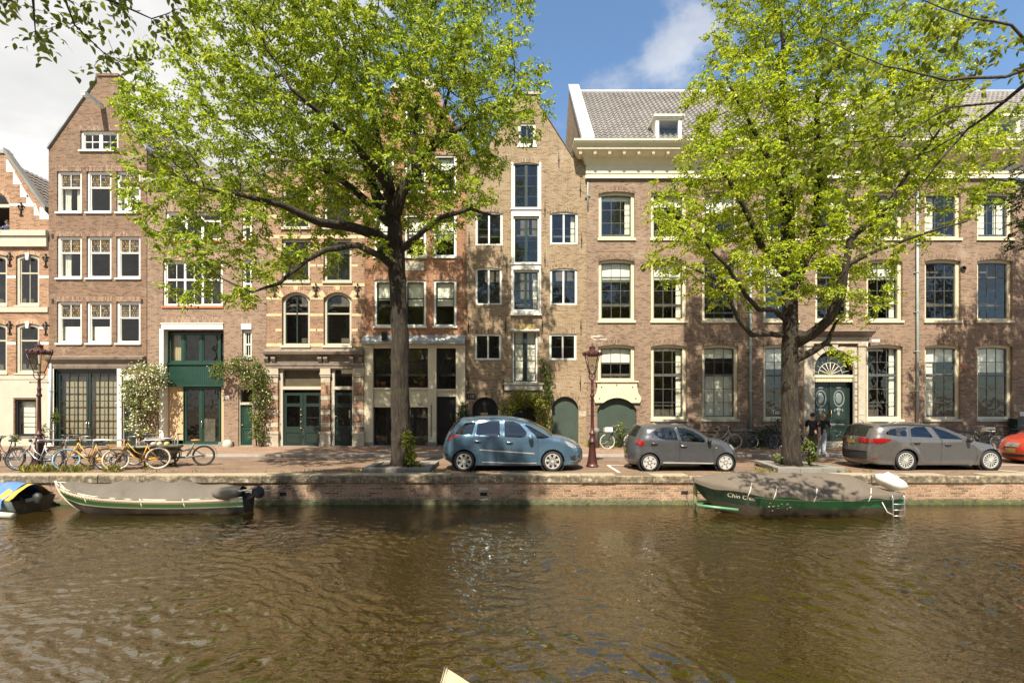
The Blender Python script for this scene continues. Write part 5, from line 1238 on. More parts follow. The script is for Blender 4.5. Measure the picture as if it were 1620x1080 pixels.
def build_tree(name, label, cat, d, limbs, cl, n, leafmat, per=(3,7), size=0.135, rmax=0.014, group=None, flare=0.25, tip=0.006, kill=0.42, infl=3.0, bark='bark', minz=None, tw=0.34):
    root = empty(name, label, cat, group)
    seeds = [(limb(l, d) if not isinstance(l[0][0], Vector) else l, i > 0) for i, l in enumerate(limbs)]
    att = ellipsoids(cl, d, n)
    P_, par, rmin = grow(seeds, att, kill=kill, infl=infl); r_ = radii(par, rmin, tip)
    tree_mesh(P_, par, r_, 'trunk', M[bark], root, flare)
    pos, ax, nr, sz = sprays(P_, par, r_, rmax, per, size, tw=tw)
    if minz is not None: k = pos[:,2] > minz; pos, ax, nr, sz = pos[k], ax[k], nr[k], sz[k]
    leaf_cloud('crown', pos, ax, nr, sz, M[leafmat], root)
    print(label[:30], 'nodes', len(P_), 'leaves', len(pos))
    rebase(root, seeds[0][0][0][0]); return root

T1 = 15.9
limbs1 = [
 [(638,742,0,.35),(637,722,0,.33),(634,660,0,.29),(632,560,0,.28),(630,460,0,.26),(627,390,0,.25),(623,330,.1,.20),(612,280,.3,.20),(598,235,.6,.15),(585,150,1.0,.09),(575,60,1.2,.05)],
 [(624,340,0,.22),(640,295,-.3,.18),(662,268,-.6,.15),(690,225,-.9,.11),(735,200,-1.4,.07),(790,165,-1.8,.04)],
 [(656,272,-.6,.12),(656,215,-.4,.09),(664,130,-.2,.06),(680,50,0,.035)],
 [(622,350,0,.22),(595,310,.8,.17),(575,250,1.6,.13),(568,160,2.2,.08),(540,60,2.6,.04)],
 [(625,395,0,.20),(598,372,-.5,.16),(560,360,-1.0,.14),(506,352,-1.5,.12),(446,324,-2.0,.09),(395,312,-2.4,.06),(330,300,-2.6,.035)],
 [(626,425,0,.15),(602,405,-.6,.11),(567,388,-1.1,.09),(516,395,-1.6,.075),(483,413,-1.9,.06),(442,449,-2.2,.045),(400,462,-2.5,.03),(350,440,-2.7,.02)],
 [(630,400,0,.12),(660,375,-.7,.09),(695,345,-1.4,.07),(745,330,-1.9,.05),(790,345,-2.2,.03)],
 [(612,350,0,.16),(560,300,1.2,.12),(500,260,2.0,.09),(430,240,2.5,.05)],
 [(618,300,0,.14),(580,250,-1.5,.10),(520,190,-2.4,.07),(460,140,-3.0,.04)],
 [(690,225,-.9,.08),(700,180,-.6,.06),(715,130,-.2,.04)],
]
cl1 = [(560,90,250,150,0,4.6),(400,215,175,140,-.5,3.6),(320,330,110,95,-1.2,2.6),(330,430,100,60,-1.6,1.9),(290,260,75,95,-1,2.2),(700,170,150,125,-.5,3.4),(815,130,68,80,-1,1.8,1.2),(800,210,60,40,-1.2,1.4,1.0),(590,285,210,80,0,3.6,.9),(735,300,75,45,-1.6,1.5,.8),(610,-50,260,120,0,4.2,.5),(455,390,90,60,-1.4,2,.9),(250,180,60,60,-1,1.6),(560,370,80,40,-.8,2,.6),(400,485,40,22,-2,1,1.2),(670,390,50,40,-1.2,1.2,.6),(440,90,150,110,-.5,3.4)]
build_tree('elm_tree', 'broad elm with bright green crown standing left of the blue car', 'tree', T1, limbs1, cl1, 3900, 'leaf1', per=(5,7), size=0.118)
limbs2 = [
 [(1252,742,0,.275),(1252,722,0,.265),(1250,660,0,.245),(1250,560,0,.235),(1249,480,0,.22),(1247,430,0,.20),(1245,330,.2,.20),(1243,250,.3,.15),(1240,150,.3,.11),(1238,60,.3,.06)],
 [(1254,545,0,.18),(1285,528,-.5,.16),(1312,505,-.9,.14),(1332,465,-1.2,.12),(1338,420,-1.4,.10),(1345,380,-1.4,.08),(1400,330,-1.6,.06),(1440,270,-1.8,.045),(1490,200,-1.8,.03)],
 [(1254,572,0,.12),(1285,556,-.4,.11),(1310,540,-.6,.085),(1322,510,-.8,.04)],
 [(1246,530,0,.10),(1215,528,-.4,.085),(1190,530,-.7,.08),(1168,505,-.9,.07),(1152,465,-1.1,.055),(1130,440,-1.3,.045),(1085,420,-1.6,.025)],
 [(1247,512,0,.09),(1226,490,-.5,.08),(1200,490,-.8,.07),(1180,468,-1.0,.06),(1150,420,-1.3,.05),(1110,380,-1.6,.035),(1060,350,-1.8,.02)],
 [(1249,460,0,.16),(1280,400,.6,.15),(1294,330,.8,.13),(1295,250,.9,.11),(1292,160,.9,.08),(1310,80,.9,.04)],
 [(1294,290,.8,.09),(1340,230,.4,.07),(1390,170,0,.05),(1430,110,-.3,.03)],
 [(1247,440,0,.13),(1205,390,-.8,.10),(1178,330,-1.2,.08),(1150,280,-1.5,.06),(1115,230,-1.8,.035)],
 [(1246,330,0,.10),(1215,250,-.6,.08),(1180,180,-1.0,.05),(1150,130,-1.2,.03)],
 [(1340,420,-1.4,.06),(1390,395,-1.8,.05),(1460,370,-2.1,.035),(1530,350,-2.3,.02)],
]
cl2 = [(1250,50,130,120,0,3.2),(1260,-60,140,110,0,3,.5),(1140,300,110,85,-.8,2.4),(1085,405,75,50,-1.3,1.6),(1055,335,45,28,-1.6,1,1.2),(1300,215,200,105,0,3.4),(1440,255,130,75,-.8,2.4),(1530,300,68,45,-1.4,1.5),(1155,165,80,70,-.8,2),(1320,400,120,75,-.6,2.4,.8),(1175,430,100,60,-.8,2,.9),(1350,470,75,45,-1.2,1.6,.8),(1420,110,100,95,-.3,2.6),(1250,340,170,75,0,2.8,.8),(1330,555,45,30,-.8,.8,.4),(1560,220,45,50,-1,1.4)]
t2 = build_tree('elm_tree', 'tall elm with yellow green crown standing right of the small grey car', 'tree', T1, limbs2, cl2, 4000, 'leaf2', per=(5,8), size=0.105)
t3 = copy_tree(t2); t3['label'] = 'dark leafy tree edge at the far right, most of it beyond the frame'; t3.location = (23.6, 16.2, 0.1); t3.rotation_euler = (0,0,R(170))
for c in t3.children:
    if c.name.startswith('crown'): c.data = c.data.copy(); c.data.materials[0] = M['box']
# trees of the near bank, whose boughs hang into the picture from above
V_ = Vector
limbsL = [
 [(V_((-14,-5,0)),.34),(V_((-13.2,-3.5,4)),.27),(V_((-11.6,-.8,9)),.17),(V_((-9.4,.4,13)),.10),(V_((-7,.8,16)),.07)],
 [(V_((-12.4,-2.2,6.6)),.10),(V_((-9.3,1.6,8.3)),.07),(P(20,-60,5.6),.03),(P(52,-5,6.0),.016),(P(56,50,6.1),.006)],
 [(P(20,-60,5.6),.025),(P(95,-20,6.2),.018),(P(118,40,6.5),.013),(P(165,85,6.7),.009),(P(215,112,6.9),.005)],
 [(P(95,-20,6.2),.02),(P(185,5,6.6),.014),(P(240,30,6.8),.008)],
 [(V_((-9.4,.4,13)),.08),(V_((-6,.5,15)),.05),(V_((-2,1,15)),.04)],
]
limbsL = [limbsL[0]] + limbsL[1:]
def ell3(lst):
    out = []
    for c, r_, k in lst: out.append(np.array(c)+rand_unit(k)*(rng.uniform(0,1,(k,1))**(1/2.5))*np.array(r_))
    return np.concatenate(out)
def near_tree(label, limbs, vis, d, nv, crown, leafsize):
    root = empty('overhanging_tree', label, 'tree', None); seeds = [(l, i > 0) for i, l in enumerate(limbs)]
    A = np.concatenate([ellipsoids(vis, d, nv), ell3(crown)])
    P_, par, rmin = grow(seeds, A, step=0.22, kill=0.34, infl=2.2); r_ = radii(par, rmin, 0.0035)
    tree_mesh(P_, par, r_, 'trunk', M['bark2'], root, 0.3)
    hi = [i for i in range(len(P_)) if P_[i].z > 2.02+0.86*max(P_[i].y,0)+1.2]; his = set(hi)
    vi = [i for i in range(len(P_)) if i not in his]
    a = sprays(list(P_), [par[i] if i not in his else -1 for i in range(len(P_))], r_, 0.010, (2,6), leafsize, droop=0.5, tw=0.30, up=0.5)
    b_ = sprays(P_, [par[i] if i in his else -1 for i in range(len(P_))], r_, 0.02, (2,6), 0.26, tw=0.5)
    q = [np.concatenate(z) if len(z[0]) else z[1] for z in zip(a, b_)]
    leaf_cloud('crown', *q[:3], q[3], M['leaf3'], root, fine=True); print(label[:20], len(P_), len(q[0])); rebase(root, limbs[0][0][0]); return root
near_tree('near bank tree whose leafy twigs hang into the top left corner', limbsL,
  [(110,15,130,45,-.0,.5),(190,50,95,40,.3,.4),(85,60,60,35,0,.3,.7),(160,110,45,28,.3,.3),(270,15,55,30,.5,.3),(60,10,60,25,-.5,.3)], 6.5, 430,
  [((-7.4,.5,17.5),(3.0,2.6,4.0),210),((-4.6,.8,18),(2.8,2.4,3.0),130)], 0.105)
limbsR = [
 [(V_((12,-4,0)),.36),(V_((11.6,-2.4,3)),.30),(V_((10.6,.6,5.6)),.24),(V_((12.4,-.8,10)),.15),(V_((14.8,-2.4,14)),.07)],
 [(V_((10.6,.6,5.5)),.10),(V_((8.9,4.6,6.6)),.07),(P(1660,95,7.2),.038),(P(1590,160,7.5),.026),(P(1530,205,7.8),.019),(P(1460,290,8.0),.012),(P(1390,370,8.2),.006)],
 [(P(1660,95,7.2),.03),(P(1590,122,7.2),.024),(P(1500,128,7.3),.018),(P(1400,105,7.5),.012),(P(1300,60,7.7),.006)],
 [(P(1590,160,7.5),.02),(P(1500,170,7.4),.015),(P(1430,215,7.5),.011),(P(1330,225,7.7),.007),(P(1260,270,7.8),.004)],
 [(P(1640,100,7.2),.025),(P(1600,40,7.0),.018),(P(1540,30,7.0),.012),(P(1440,-5,7.2),.006)],
 [(P(1530,205,7.8),.014),(P(1470,240,8.0),.010),(P(1400,265,8.1),.006),(P(1340,300,8.2),.003)],
 [(P(1500,128,7.3),.012),(P(1440,160,7.4),.008),(P(1370,200,7.5),.004)],
]
near_tree('near bank tree whose bare dark boughs reach in from the top right corner', limbsR,
  [(1560,60,60,60,0,.5,.6),(1480,40,90,40,0,.5,.6),(1420,150,120,80,.3,.5,.5),(1330,110,80,70,.5,.4,.5),(1560,170,60,60,.2,.4,.5)], 7.4, 150,
  [((15.5,-3,14),(3.4,2.4,3.6),120)], 0.12)

# planters of stone kerb round the two elms
def planter(x0, x1, y0, y1, label, skew=0.0):
    root = empty('tree_planter', label, 'planter', 'stone kerbed planters round the elms'); mb = MB(); t = .22
    def stone(a, b_, n_):
        a = Vector(a); b_ = Vector(b_)
        for i in range(n_):
            p, q = a.lerp(b_, i/n_), a.lerp(b_, (i+1)/n_); d = (q-p).normalized(); nn = Vector((-d.y,d.x,0))*t; p += d*.006; q -= d*.006; h_ = .15+random.uniform(-.012,.012)
            e = .02; lo = [p, q, q+nn, p+nn]; mb.add([v for v in lo]+[Vector((v.x,v.y,h_-e)) for v in lo]+[Vector((v.x,v.y,h_)) + (sum(lo,Vector())/4-v)*0.06 for v in lo], [(0,1,5,4),(1,2,6,5),(2,3,7,6),(3,0,4,7),(4,5,9,8),(5,6,10,9),(6,7,11,10),(7,4,8,11),(8,9,10,11)])
    stone((x0,y0,0),(x1,y0,0),3); stone((x1,y0+t,0),(x1+skew,y1-t,0),2); stone((x1+skew,y1,0),(x0-skew,y1,0),3); stone((x0-skew,y1-t,0),(x0,y0+t,0),2)
    mb.build('kerb_stones', M['bluestone'], root)
    s_ = MB(); pts = []
    for j in range(14): pts.append([(x0+.15+(x1-x0-.3)*i/17, y0+.15+(y1-y0-.3)*j/13, .07+.05*random.random()+.05*math.exp(-(((i-8.5)/5)**2+((j-6.5)/4)**2))) for i in range(18)])
    s_.grid(pts); s_.build('soil', paint('dark_soil',(0.07,0.05,0.035),0.95,0.4), root); rebase(root, ((x0+x1)/2,(y0+y1)/2,0)); return root
planter(-4.55,-2.49,14.93,16.9,'stone kerbed tree planter under the elm left of the blue car')
planter(8.05,10.1,14.93,16.9,'stone kerbed tree planter under the elm right of the small grey car', -.25)

def bush(name, label, cat, blobs, n, m_, size, stems=(), per_flower=0, wide=.6, base=None, flower=None):
    """leaf bush: blobs = [(centre, radii, weight)] leaves spread through shells with gaps"""
    root = empty(name, label, cat); w_ = np.array([b_[1][0]*b_[1][2]*(b_[2] if len(b_) > 2 else 1) for b_ in blobs]); w_ /= w_.sum(); ps = []
    for b_, k in zip(blobs, w_):
        k = int(n*k); c = rand_unit(max(4,k//9)); cs = c*(rng.uniform(.35,1,(len(c),1))**.6)*np.array(b_[1])+np.array(b_[0])
        j = rng.integers(0,len(cs),k); ps.append(cs[j]+rng.normal(size=(k,3))*np.array(b_[1])*0.17)
    pos = np.concatenate(ps); k = len(pos); ax = rand_unit(k); ax[:,2] -= .35; nr = rand_unit(k)*.7+np.array([0,-.55,.6])
    if stems:
        mb = MB()
        for s_ in stems: mb.tube(s_, [.03]*(len(s_)-1)+[.012], 6)
        mb.build('stem', M['bark2'], root)
    leaf_cloud('foliage', pos, ax, nr, size*rng.uniform(.6,1.3,k), m_, root, wide)
    if flower:
        fn, fm, fs_ = flower; j = rng.integers(0,k,fn); mb = MB()
        for q in pos[j]:
            q = q+np.array([0,-.06,.02]); mb.ball(tuple(q), fs_*random.uniform(.7,1.2), 6, 4)
        mb.build('blossom', fm, root)
    rebase(root, base or blobs[0][0]); return root
def B(px, py, d, rx, ry, rd, w_=1): s_ = d/FL; return (tuple(P(px,py,d)), (rx*s_, rd, ry*s_), w_)
dW = 23.35
wht = paint('blossom_white', (0.72,0.66,0.55), 0.7, 0.05)
bush('climbing_rose', 'white flowering climbing rose trained as a small tree beside the garage doors', 'plant',
  [B(225,600,dW,36,26,.55),B(207,622,dW,18,26,.4),B(248,590,dW,17,16,.4),B(222,645,dW,16,24,.35,.8),B(210,672,dW,22,12,.3,.7),B(232,685,dW,16,12,.3,.5),B(240,640,dW,14,20,.3,.6)], 3400, M['rosep'], .10,
  stems=[[P(222,700,dW),P(224,665,dW),P(221,640,dW),P(226,610,dW)],[P(228,700,dW),P(227,670,dW),P(232,640,dW),P(236,605,dW)],[P(224,660,dW),P(212,630,dW),P(206,612,dW)]], flower=(330, wht, .036), base=P(224,705,dW))
bush('climbing_rose', 'green climbing rose trained over the dark green front door', 'plant',
  [B(365,580,dW,30,14,.4),B(345,590,dW,14,14,.3),B(388,575,dW,24,14,.4),B(410,592,dW,18,18,.4),B(412,625,dW,16,24,.4),B(405,655,dW,14,24,.35),B(410,685,dW,13,20,.3),B(398,600,dW,20,16,.35)], 3300, M['rose'], .10,
  stems=[[P(410,705,dW),P(408,670,dW),P(412,630,dW),P(405,600,dW),P(380,582,dW),P(350,585,dW)],[P(406,705,dW),P(402,660,dW),P(408,615,dW)]], flower=(70, wht, .03), base=P(409,706,dW))
bush('box_shrub', 'clipped dark green box shrub beside the black shop door', 'shrub', [B(733,660,23.3,11,17,.38),B(733,650,23.3,8,13,.3),B(733,676,23.3,12,12,.38)], 1500, M['box'], .075, stems=[[P(733,706,23.3),P(733,660,23.3)]], base=P(733,706,23.3))
bush('ivy', 'yellow green ivy arching over the dark cellar door behind the blue car', 'plant',
  [B(812,638,dW,16,16,.3),B(828,626,dW,20,12,.3),B(845,632,dW,18,14,.3),B(858,648,dW,13,18,.3),B(864,672,dW,11,22,.3),B(800,645,dW,10,18,.28),B(855,640,dW,10,12,.25)], 3000, M['ivy'], .085,
  stems=[[P(866,704,dW),P(864,670,dW),P(856,640,dW),P(835,625,dW),P(805,640,dW)]], base=P(866,706,dW))
bush('creeper', 'thin leafy creeper climbing the warehouse wall beside the loft door', 'plant',
  [B(867,622,23.6,8,10,.14),B(866,604,23.6,6,14,.12),B(862,585,23.6,9,10,.14),B(858,572,23.6,5,6,.1),B(872,596,23.6,5,5,.1),B(868,632,23.6,8,8,.14)], 620, M['rose'], .10, stems=[[P(868,640,23.7),P(866,605,23.7),P(861,580,23.7),P(858,570,23.7)]], base=P(868,640,23.7))
bush('ivy', 'green ivy growing up the foot of the left elm trunk', 'plant',
  [B(647,705,15.35,9,18,.15),B(644,690,15.4,8,12,.12),B(650,720,15.3,10,12,.18),B(655,735,15.3,10,6,.2)], 650, M['ivy'], .085, stems=[[P(650,738,15.4),P(647,700,15.45)]], base=P(650,738,15.4))
bush('shrub', 'low leafy shoots at the foot of the right elm trunk', 'shrub', [B(1279,712,15.7,9,16,.2),B(1284,725,15.7,8,8,.2),B(1232,722,15.8,5,10,.1,.5)], 360, M['rose'], .09, stems=[[P(1280,740,15.8),P(1279,705,15.8)]], base=P(1280,740,15.8))
bush('shrub', 'green bush behind the bicycle at the arched garage door', 'shrub', [B(980,685,23.2,10,20,.3),B(974,700,23.2,12,8,.3),B(1000,702,23.2,22,8,.25,.8),B(945,703,23.3,20,7,.2,.5)], 1100, M['rose'], .10, stems=[[P(980,706,23.3),P(980,680,23.3)]], base=P(980,706,23.3))
bush('shrub', 'low green growth along the railing behind the parked bicycles', 'shrub', [B(1185,700,23.3,22,9,.25),B(1215,690,23.4,22,16,.25),B(1150,702,23.3,18,7,.2),B(1225,668,23.5,12,8,.15,.6),B(1240,700,23.3,16,8,.2)], 1300, M['box'], .10, base=P(1200,706,23.3))
for a, b_, d, rx, ry, lab in ((126-38,655,23.5,5,16,'thin green plant climbing the grey downpipe beside the garage doors'),(70,684,23.2,8,12,'small green potted plant left of the garage doors'),(24,692,23.2,8,7,'low plant under the cellar windows')):
    bush('plant', lab, 'plant', [B(a,b_,d,rx,ry,.15)], 160, M['rose'], .09, stems=[[P(a,705,d),P(a,b_,d)]], base=P(a,705,d))
bush('pot_plant', 'leafy pot plant standing in the cream shopfront window', 'plant', [B(664,594,24.25,9,13,.2),B(596,601,24.25,6,8,.15)], 260, M['rose'], .13, stems=[[P(664,612,24.25),P(664,594,24.25)]], base=P(664,612,24.25))
# weeds along the kerb, posts and walls
pos = []; 
for x0, x1, y0, y1, k, h_ in ((-15.5,-11.5,14.95,15.6,520,.22),(-11.5,-5.0,14.9,15.3,90,.1),(-5.0,-4.4,14.85,15.2,60,.12),(-2.6,-1.7,14.8,15.1,70,.1),(-2.0,2.4,14.82,15.1,150,.07),(3.3,8,14.8,15.0,120,.07),(7.6,8.2,14.95,15.8,120,.1),(2.2,2.9,16.1,16.5,60,.07),(2.7,4.2,23.0,23.6,260,.25),(1.2,2.6,23.4,23.75,90,.2),(8,13,23.2,23.7,300,.2),(15.2,16.5,22.5,23.2,100,.12),(9.8,11,14.8,15.2,120,.12)):
    q = np.stack([rng.uniform(x0,x1,k),rng.uniform(y0,y1,k),np.full(k,0.0 if y1 < 19 else .084)],1); cl = np.sin(q[:,0]*5.1+q[:,1]*3)+np.sin(q[:,0]*1.7); q = q[cl > -.5]; pos += [(v, h_) for v in q]
k = len(pos); pp = np.array([p for p,_ in pos]); hh = np.array([h for _,h in pos]); ax = rng.normal(size=(k,3))*.45+np.array([0,0,1])
tag(leaf_cloud('weeds', pp, ax, rng.normal(size=(k,3)), hh*rng.uniform(.5,1.3,k), M['weeds'], None, .22, .05), kind='stuff')
# ================================================================ CARS
def carpaint(name, col, metal=0.4, rough=0.24):
    m_, nt, b = mat(name); v = objco(nt)
    d = noise(nt, v, 2.5, 6, 0.6); c = mixc(nt, ramp(nt, d, [(0.5,0.0),(0.85,0.14)]), col, (0.30,0.27,0.22))
    L(nt, c, b.inputs['Base Color']); b.inputs['Metallic'].default_value = metal
    L(nt, ramp(nt, noise(nt, v, 9, 5), [(0.3, rough*0.8),(0.8, rough*1.35)]), b.inputs['Roughness'])
    b.inputs['Coat Weight'].default_value = 0.8; b.inputs['Coat Roughness'].default_value = 0.06; return m_
M['cp_blue'] = carpaint('steel_blue_paint', (0.075,0.135,0.20))
M['cp_grey'] = carpaint('charcoal_paint', (0.085,0.086,0.092))
M['cp_taupe'] = carpaint('taupe_grey_paint', (0.12,0.110,0.103))
M['cp_red'] = carpaint('orange_red_paint', (0.42,0.035,0.012), 0.25, 0.35)
M['plastic'] = paint('black_plastic', (0.02,0.02,0.021), 0.55, 0.2)
m_, nt, b = mat('car_glass'); b.inputs['Base Color'].default_value = (0.012,0.016,0.012,1); b.inputs['Roughness'].default_value = 0.03; b.inputs['IOR'].default_value = 1.5
M['carglass'] = m_; M['sideglass'] = glass('car_side_glass', (0.50,0.54,0.49), 1.75, .002)
m_, nt, b = mat('red_lens'); b.inputs['Base Color'].default_value = (0.22,0.008,0.007,1); b.inputs['Roughness'].default_value = 0.08; b.inputs['Coat Weight'].default_value = 1; M['redlens'] = m_
m_, nt, b = mat('clear_lens'); b.inputs['Base Color'].default_value = (0.42,0.42,0.40,1); b.inputs['Roughness'].default_value = 0.08; b.inputs['Metallic'].default_value = 0.5; b.inputs['Coat Weight'].default_value = 1; M['lens'] = m_
M['rim'] = paint('alloy_rim', (0.55,0.53,0.49), 0.4, 0.06, (0.4,0.36,0.3), 0.3, metal=0.35)
M['plate'] = paint('yellow_plate', (0.25,0.17,0.05), 0.4, 0.05)
M['seat'] = paint('dark_seat', (0.03,0.03,0.032), 0.9, 0.2)

def catmull(pts, k=5):
    out = []; n = len(pts)
    for i in range(n-1):
        p0, p1, p2, p3 = [np.array(pts[max(0,min(n-1,i+j))], float) for j in (-1,0,1,2)]
        for t in np.arange(k)/k:
            out.append(tuple(0.5*((2*p1)+(-p0+p2)*t+(2*p0-5*p1+4*p2-p3)*t*t+(-p0+3*p1-3*p2+p3)*t**3)))
    out.append(tuple(pts[-1])); return out
def wheel(root, x, y, r, sp, side, twin=False, hub=.05, rimf=.70):
    mb = MB(); w_ = .19; pr = [(r*rimf,-w_/2+.02),(r*.86,-w_/2),(r*.955,-w_/2+.012),(r,-w_/2+.04),(r,w_/2-.04),(r*.955,w_/2-.012),(r*.86,w_/2),(r*rimf,w_/2-.02)]
    n = 36
    vs = [(x+q*math.cos(2*math.pi*a/n), y+h, r+q*math.sin(2*math.pi*a/n)) for q, h in pr for a in range(n)]
    mb.add(vs, [(i*n+a, i*n+(a+1)%n, (i+1)*n+(a+1)%n, (i+1)*n+a) for i in range(len(pr)-1) for a in range(n)], 0, True)
    mb.disc((x,y,r), 0, r*rimf, -.01, .02, 28, 1)
    o = mb.build('wheel', [M['rubber'], M['dark']], root, fix=False)
    s = side; yo = y+s*(w_/2-.02); mb = MB()
    ya, yb = sorted((yo-s*.03, yo))
    mb.disc((x,0,r), r*rimf-.022, r*rimf+.004, ya-.01, yb+.004, 36); mb.disc((x,0,r), 0, r*.17, ya, yb+(.012 if s>0 else -.0), 16)
    if s < 0: mb.disc((x,0,r), 0, r*.17, ya-.012, ya, 16)
    for i in range(sp):
        for off in ((-.11,.11) if twin else (0,)):
            an = 2*math.pi*i/sp+.3; a0, a1 = an+off*1.4, an+off*.7
            w0, w1 = (.028,.018) if (twin or sp > 9) else (.045,.062)
            if sp > 9: w0, w1 = .009,.015
            c0 = (x+r*.1*math.cos(a0), r+r*.1*math.sin(a0)); c1 = (x+(r*rimf-.012)*math.cos(a1), r+(r*rimf-.012)*math.sin(a1))
            tx, tz = -math.sin(an), math.cos(an)
            mb.prism([(c0[0]-tx*w0,c0[1]-tz*w0),(c1[0]-tx*w1,c1[1]-tz*w1),(c1[0]+tx*w1,c1[1]+tz*w1),(c0[0]+tx*w0,c0[1]+tz*w0)], ya-.002, yb+.002)
    mb.build('rim', M['rim'], o); return o
def car(label, cat, loc, sc, prof, wheels, doors, wins, paint_m, W0, zb, sill, extra=None, rot=0, spokes=(5,True), r=.32, arch_r=None, tumble=.30, rimf=.70, quarter=()):
    """sc=(u0,vg,k): picture-independent drawing units of the side elevation -> metres (x from the rear axle, z from the road)"""
    u0, vg, k = sc; cv = lambda p: ((p[0]-u0)/k, (vg-p[1])/k)
    root = empty('parked_car', label, cat, 'cars parked along the canal'); top = catmull([cv(p) for p in prof], 5); xs = [p[0] for p in top]; x0, x1 = min(xs), max(xs); xm, hl = (x0+x1)/2, (x1-x0)/2
    ar = arch_r or r*1.17; zs = (vg-sill)/k; T = np.array(top)
    def seg_dist(x, z):
        a = T[:-1]; b_ = T[1:]; ab = b_-a; t = np.clip((((np.stack([x,z],-1)[:,None]-a)*ab).sum(-1))/((ab*ab).sum(-1)+1e-9),0,1)
        return np.sqrt((((a+ab*t[...,None])-np.stack([x,z],-1)[:,None])**2).sum(-1)).min(1)
    def Wd(x, z):
        x = np.asarray(x, float); z = np.asarray(z, float)
        w_ = W0 - np.where(z > zb, (z-zb)*tumble+.02*np.minimum(1,(z-zb)/.05), ((zb-z)/zb)**2*.07)
        w_ = w_ - .20*np.clip((np.abs(x-xm)/hl-.55)/.45,0,1)**2.6
        w_ = w_ + .014*np.exp(-((z-zb+.12)/.05)**2) 
        for wx in wheels:
            dd = np.sqrt((x-wx)**2+(z-r)**2); w_ = w_ + .028*np.exp(-((dd-ar-.03)/.07)**2)
        return w_
    def Y(x, z, off=0):
        x = np.atleast_1d(np.asarray(x,float)); z = np.atleast_1d(np.asarray(z,float)); d = seg_dist(x,z); rad = .17; e = .10*np.clip(1-d/rad,0,1)**2
        return Wd(x,z)-e+off
    def surf(mb, poly, holes=(), off=0, mi=0, g_=.085, sides=(-1,1)):
        xs_ = [p[0] for p in poly]; zs_ = [p[1] for p in poly]
        gx, gz = np.meshgrid(np.arange(min(xs_)+.03,max(xs_),g_), np.arange(min(zs_)+.03,max(zs_),g_)); gx = gx.ravel(); gz = gz.ravel(); kk = inpoly(gx,gz,poly)
        for h in holes: kk &= ~inpoly(gx,gz,h)
        def dens(pl):
            o = []
            for i in range(len(pl)):
                a, b_ = np.array(pl[i]), np.array(pl[(i+1)%len(pl)]); m_ = max(1,int(np.linalg.norm(b_-a)/.09)); o += [tuple(a+(b_-a)*j/m_) for j in range(m_)]
            return o
        V, Fs = cdt(dens(poly), [dens(h) for h in holes], list(zip(gx[kk],gz[kk]))); y = Y(V[:,0],V[:,1],off)
        for s_ in sides: mb.add([(p[0], s_*q, p[1]) for p, q in zip(V, y)], [tuple(f) if s_ < 0 else tuple(f[::-1]) for f in Fs], mi, True)
    # outline with wheel arches
    bot = []
    for wx in sorted(wheels, reverse=True):
        a0 = math.asin(max(-1,min(1,(zs-r)/ar))); bot += [(wx+ar*math.cos(t), r+ar*math.sin(t)) for t in np.linspace(a0, math.pi-a0, 15)]
    poly = top + bot
    dp = [[cv(p) for p in d] for d in doors]
    def shrink(pl, e):
        c = np.mean(pl,0); return [tuple(np.array(p)+(c-np.array(p))/np.linalg.norm(c-np.array(p))*e) for p in pl]
    body = MB(); surf(body, poly, dp + [shrink([cv(p) for p in q], .014) for q in quarter], 0, 0)
    wp = [shrink([cv(p) for p in wn[0]], .014) for wn in wins]; qp = [shrink([cv(p) for p in q], .014) for q in quarter]
    for d, h in zip(dp, wp): surf(body, d, [h], -.02, 1)
    # skin across the car
    nrm = []
    for i in range(len(top)):
        t = T[min(i+1,len(T)-1)]-T[max(i-1,0)]; t /= np.linalg.norm(t)+1e-9; nrm.append((-t[1],t[0]))
    edge = Y(T[:,0],T[:,1])
    def strip(mb, i0, i1, f0, f1, off=0, mi=0, n=10):
        rows = []
        for i in range(i0, i1+1):
            w_ = edge[i]; endf = abs(nrm[i][0]); cr = .035+.10*endf; row = []
            for f in np.linspace(f0,f1,n+1):
                y = w_*f; h = cr*(1-abs(f)**2.4)+off; row.append((T[i][0]+nrm[i][0]*h, y, T[i][1]+nrm[i][1]*h))
            rows.append(row)
        mb.grid(rows, mi, True)
    strip(body, 0, len(top)-1, -1, 1, 0, 0, 16)
    body.box(x0+.25, x1-.25, -W0+.16, W0-.16, zs-.02, zs+.12, 1)
    for wx in wheels:
        for s_ in (-1,1):
            ya, yb = sorted((s_*(W0-.30), s_*(W0-.06)))
            body.disc((wx,0,r), 0, ar, s_*(W0-.30)-.01, s_*(W0-.30)+.01, 20, 1); body.disc((wx,0,r), ar, ar+.02, ya, yb, 24, 1)
    bo = body.build('body', [paint_m, M['plastic']], root)
    ti = lambda u, v: int(np.argmin(((T-np.array(cv((u,v))))**2).sum(1)))
    def patch(name, a, b_, f0, f1, m_, off=.008, parent=None, n=8):
        i0, i1 = sorted((ti(*a), ti(*b_))); mb = MB(); strip(mb, i0, max(i1,i0+1), f0, f1, off, 0, n); return mb.build(name, m_, parent or root)
    def decal(name, pts, m_, off=.006, parent=None, sides=(-1,1), g_=.07):
        for s_ in sides: mb = MB(); surf(mb, [cv(p) for p in pts], (), off, 0, g_, (s_,)); mb.build(name, m_, parent or root)
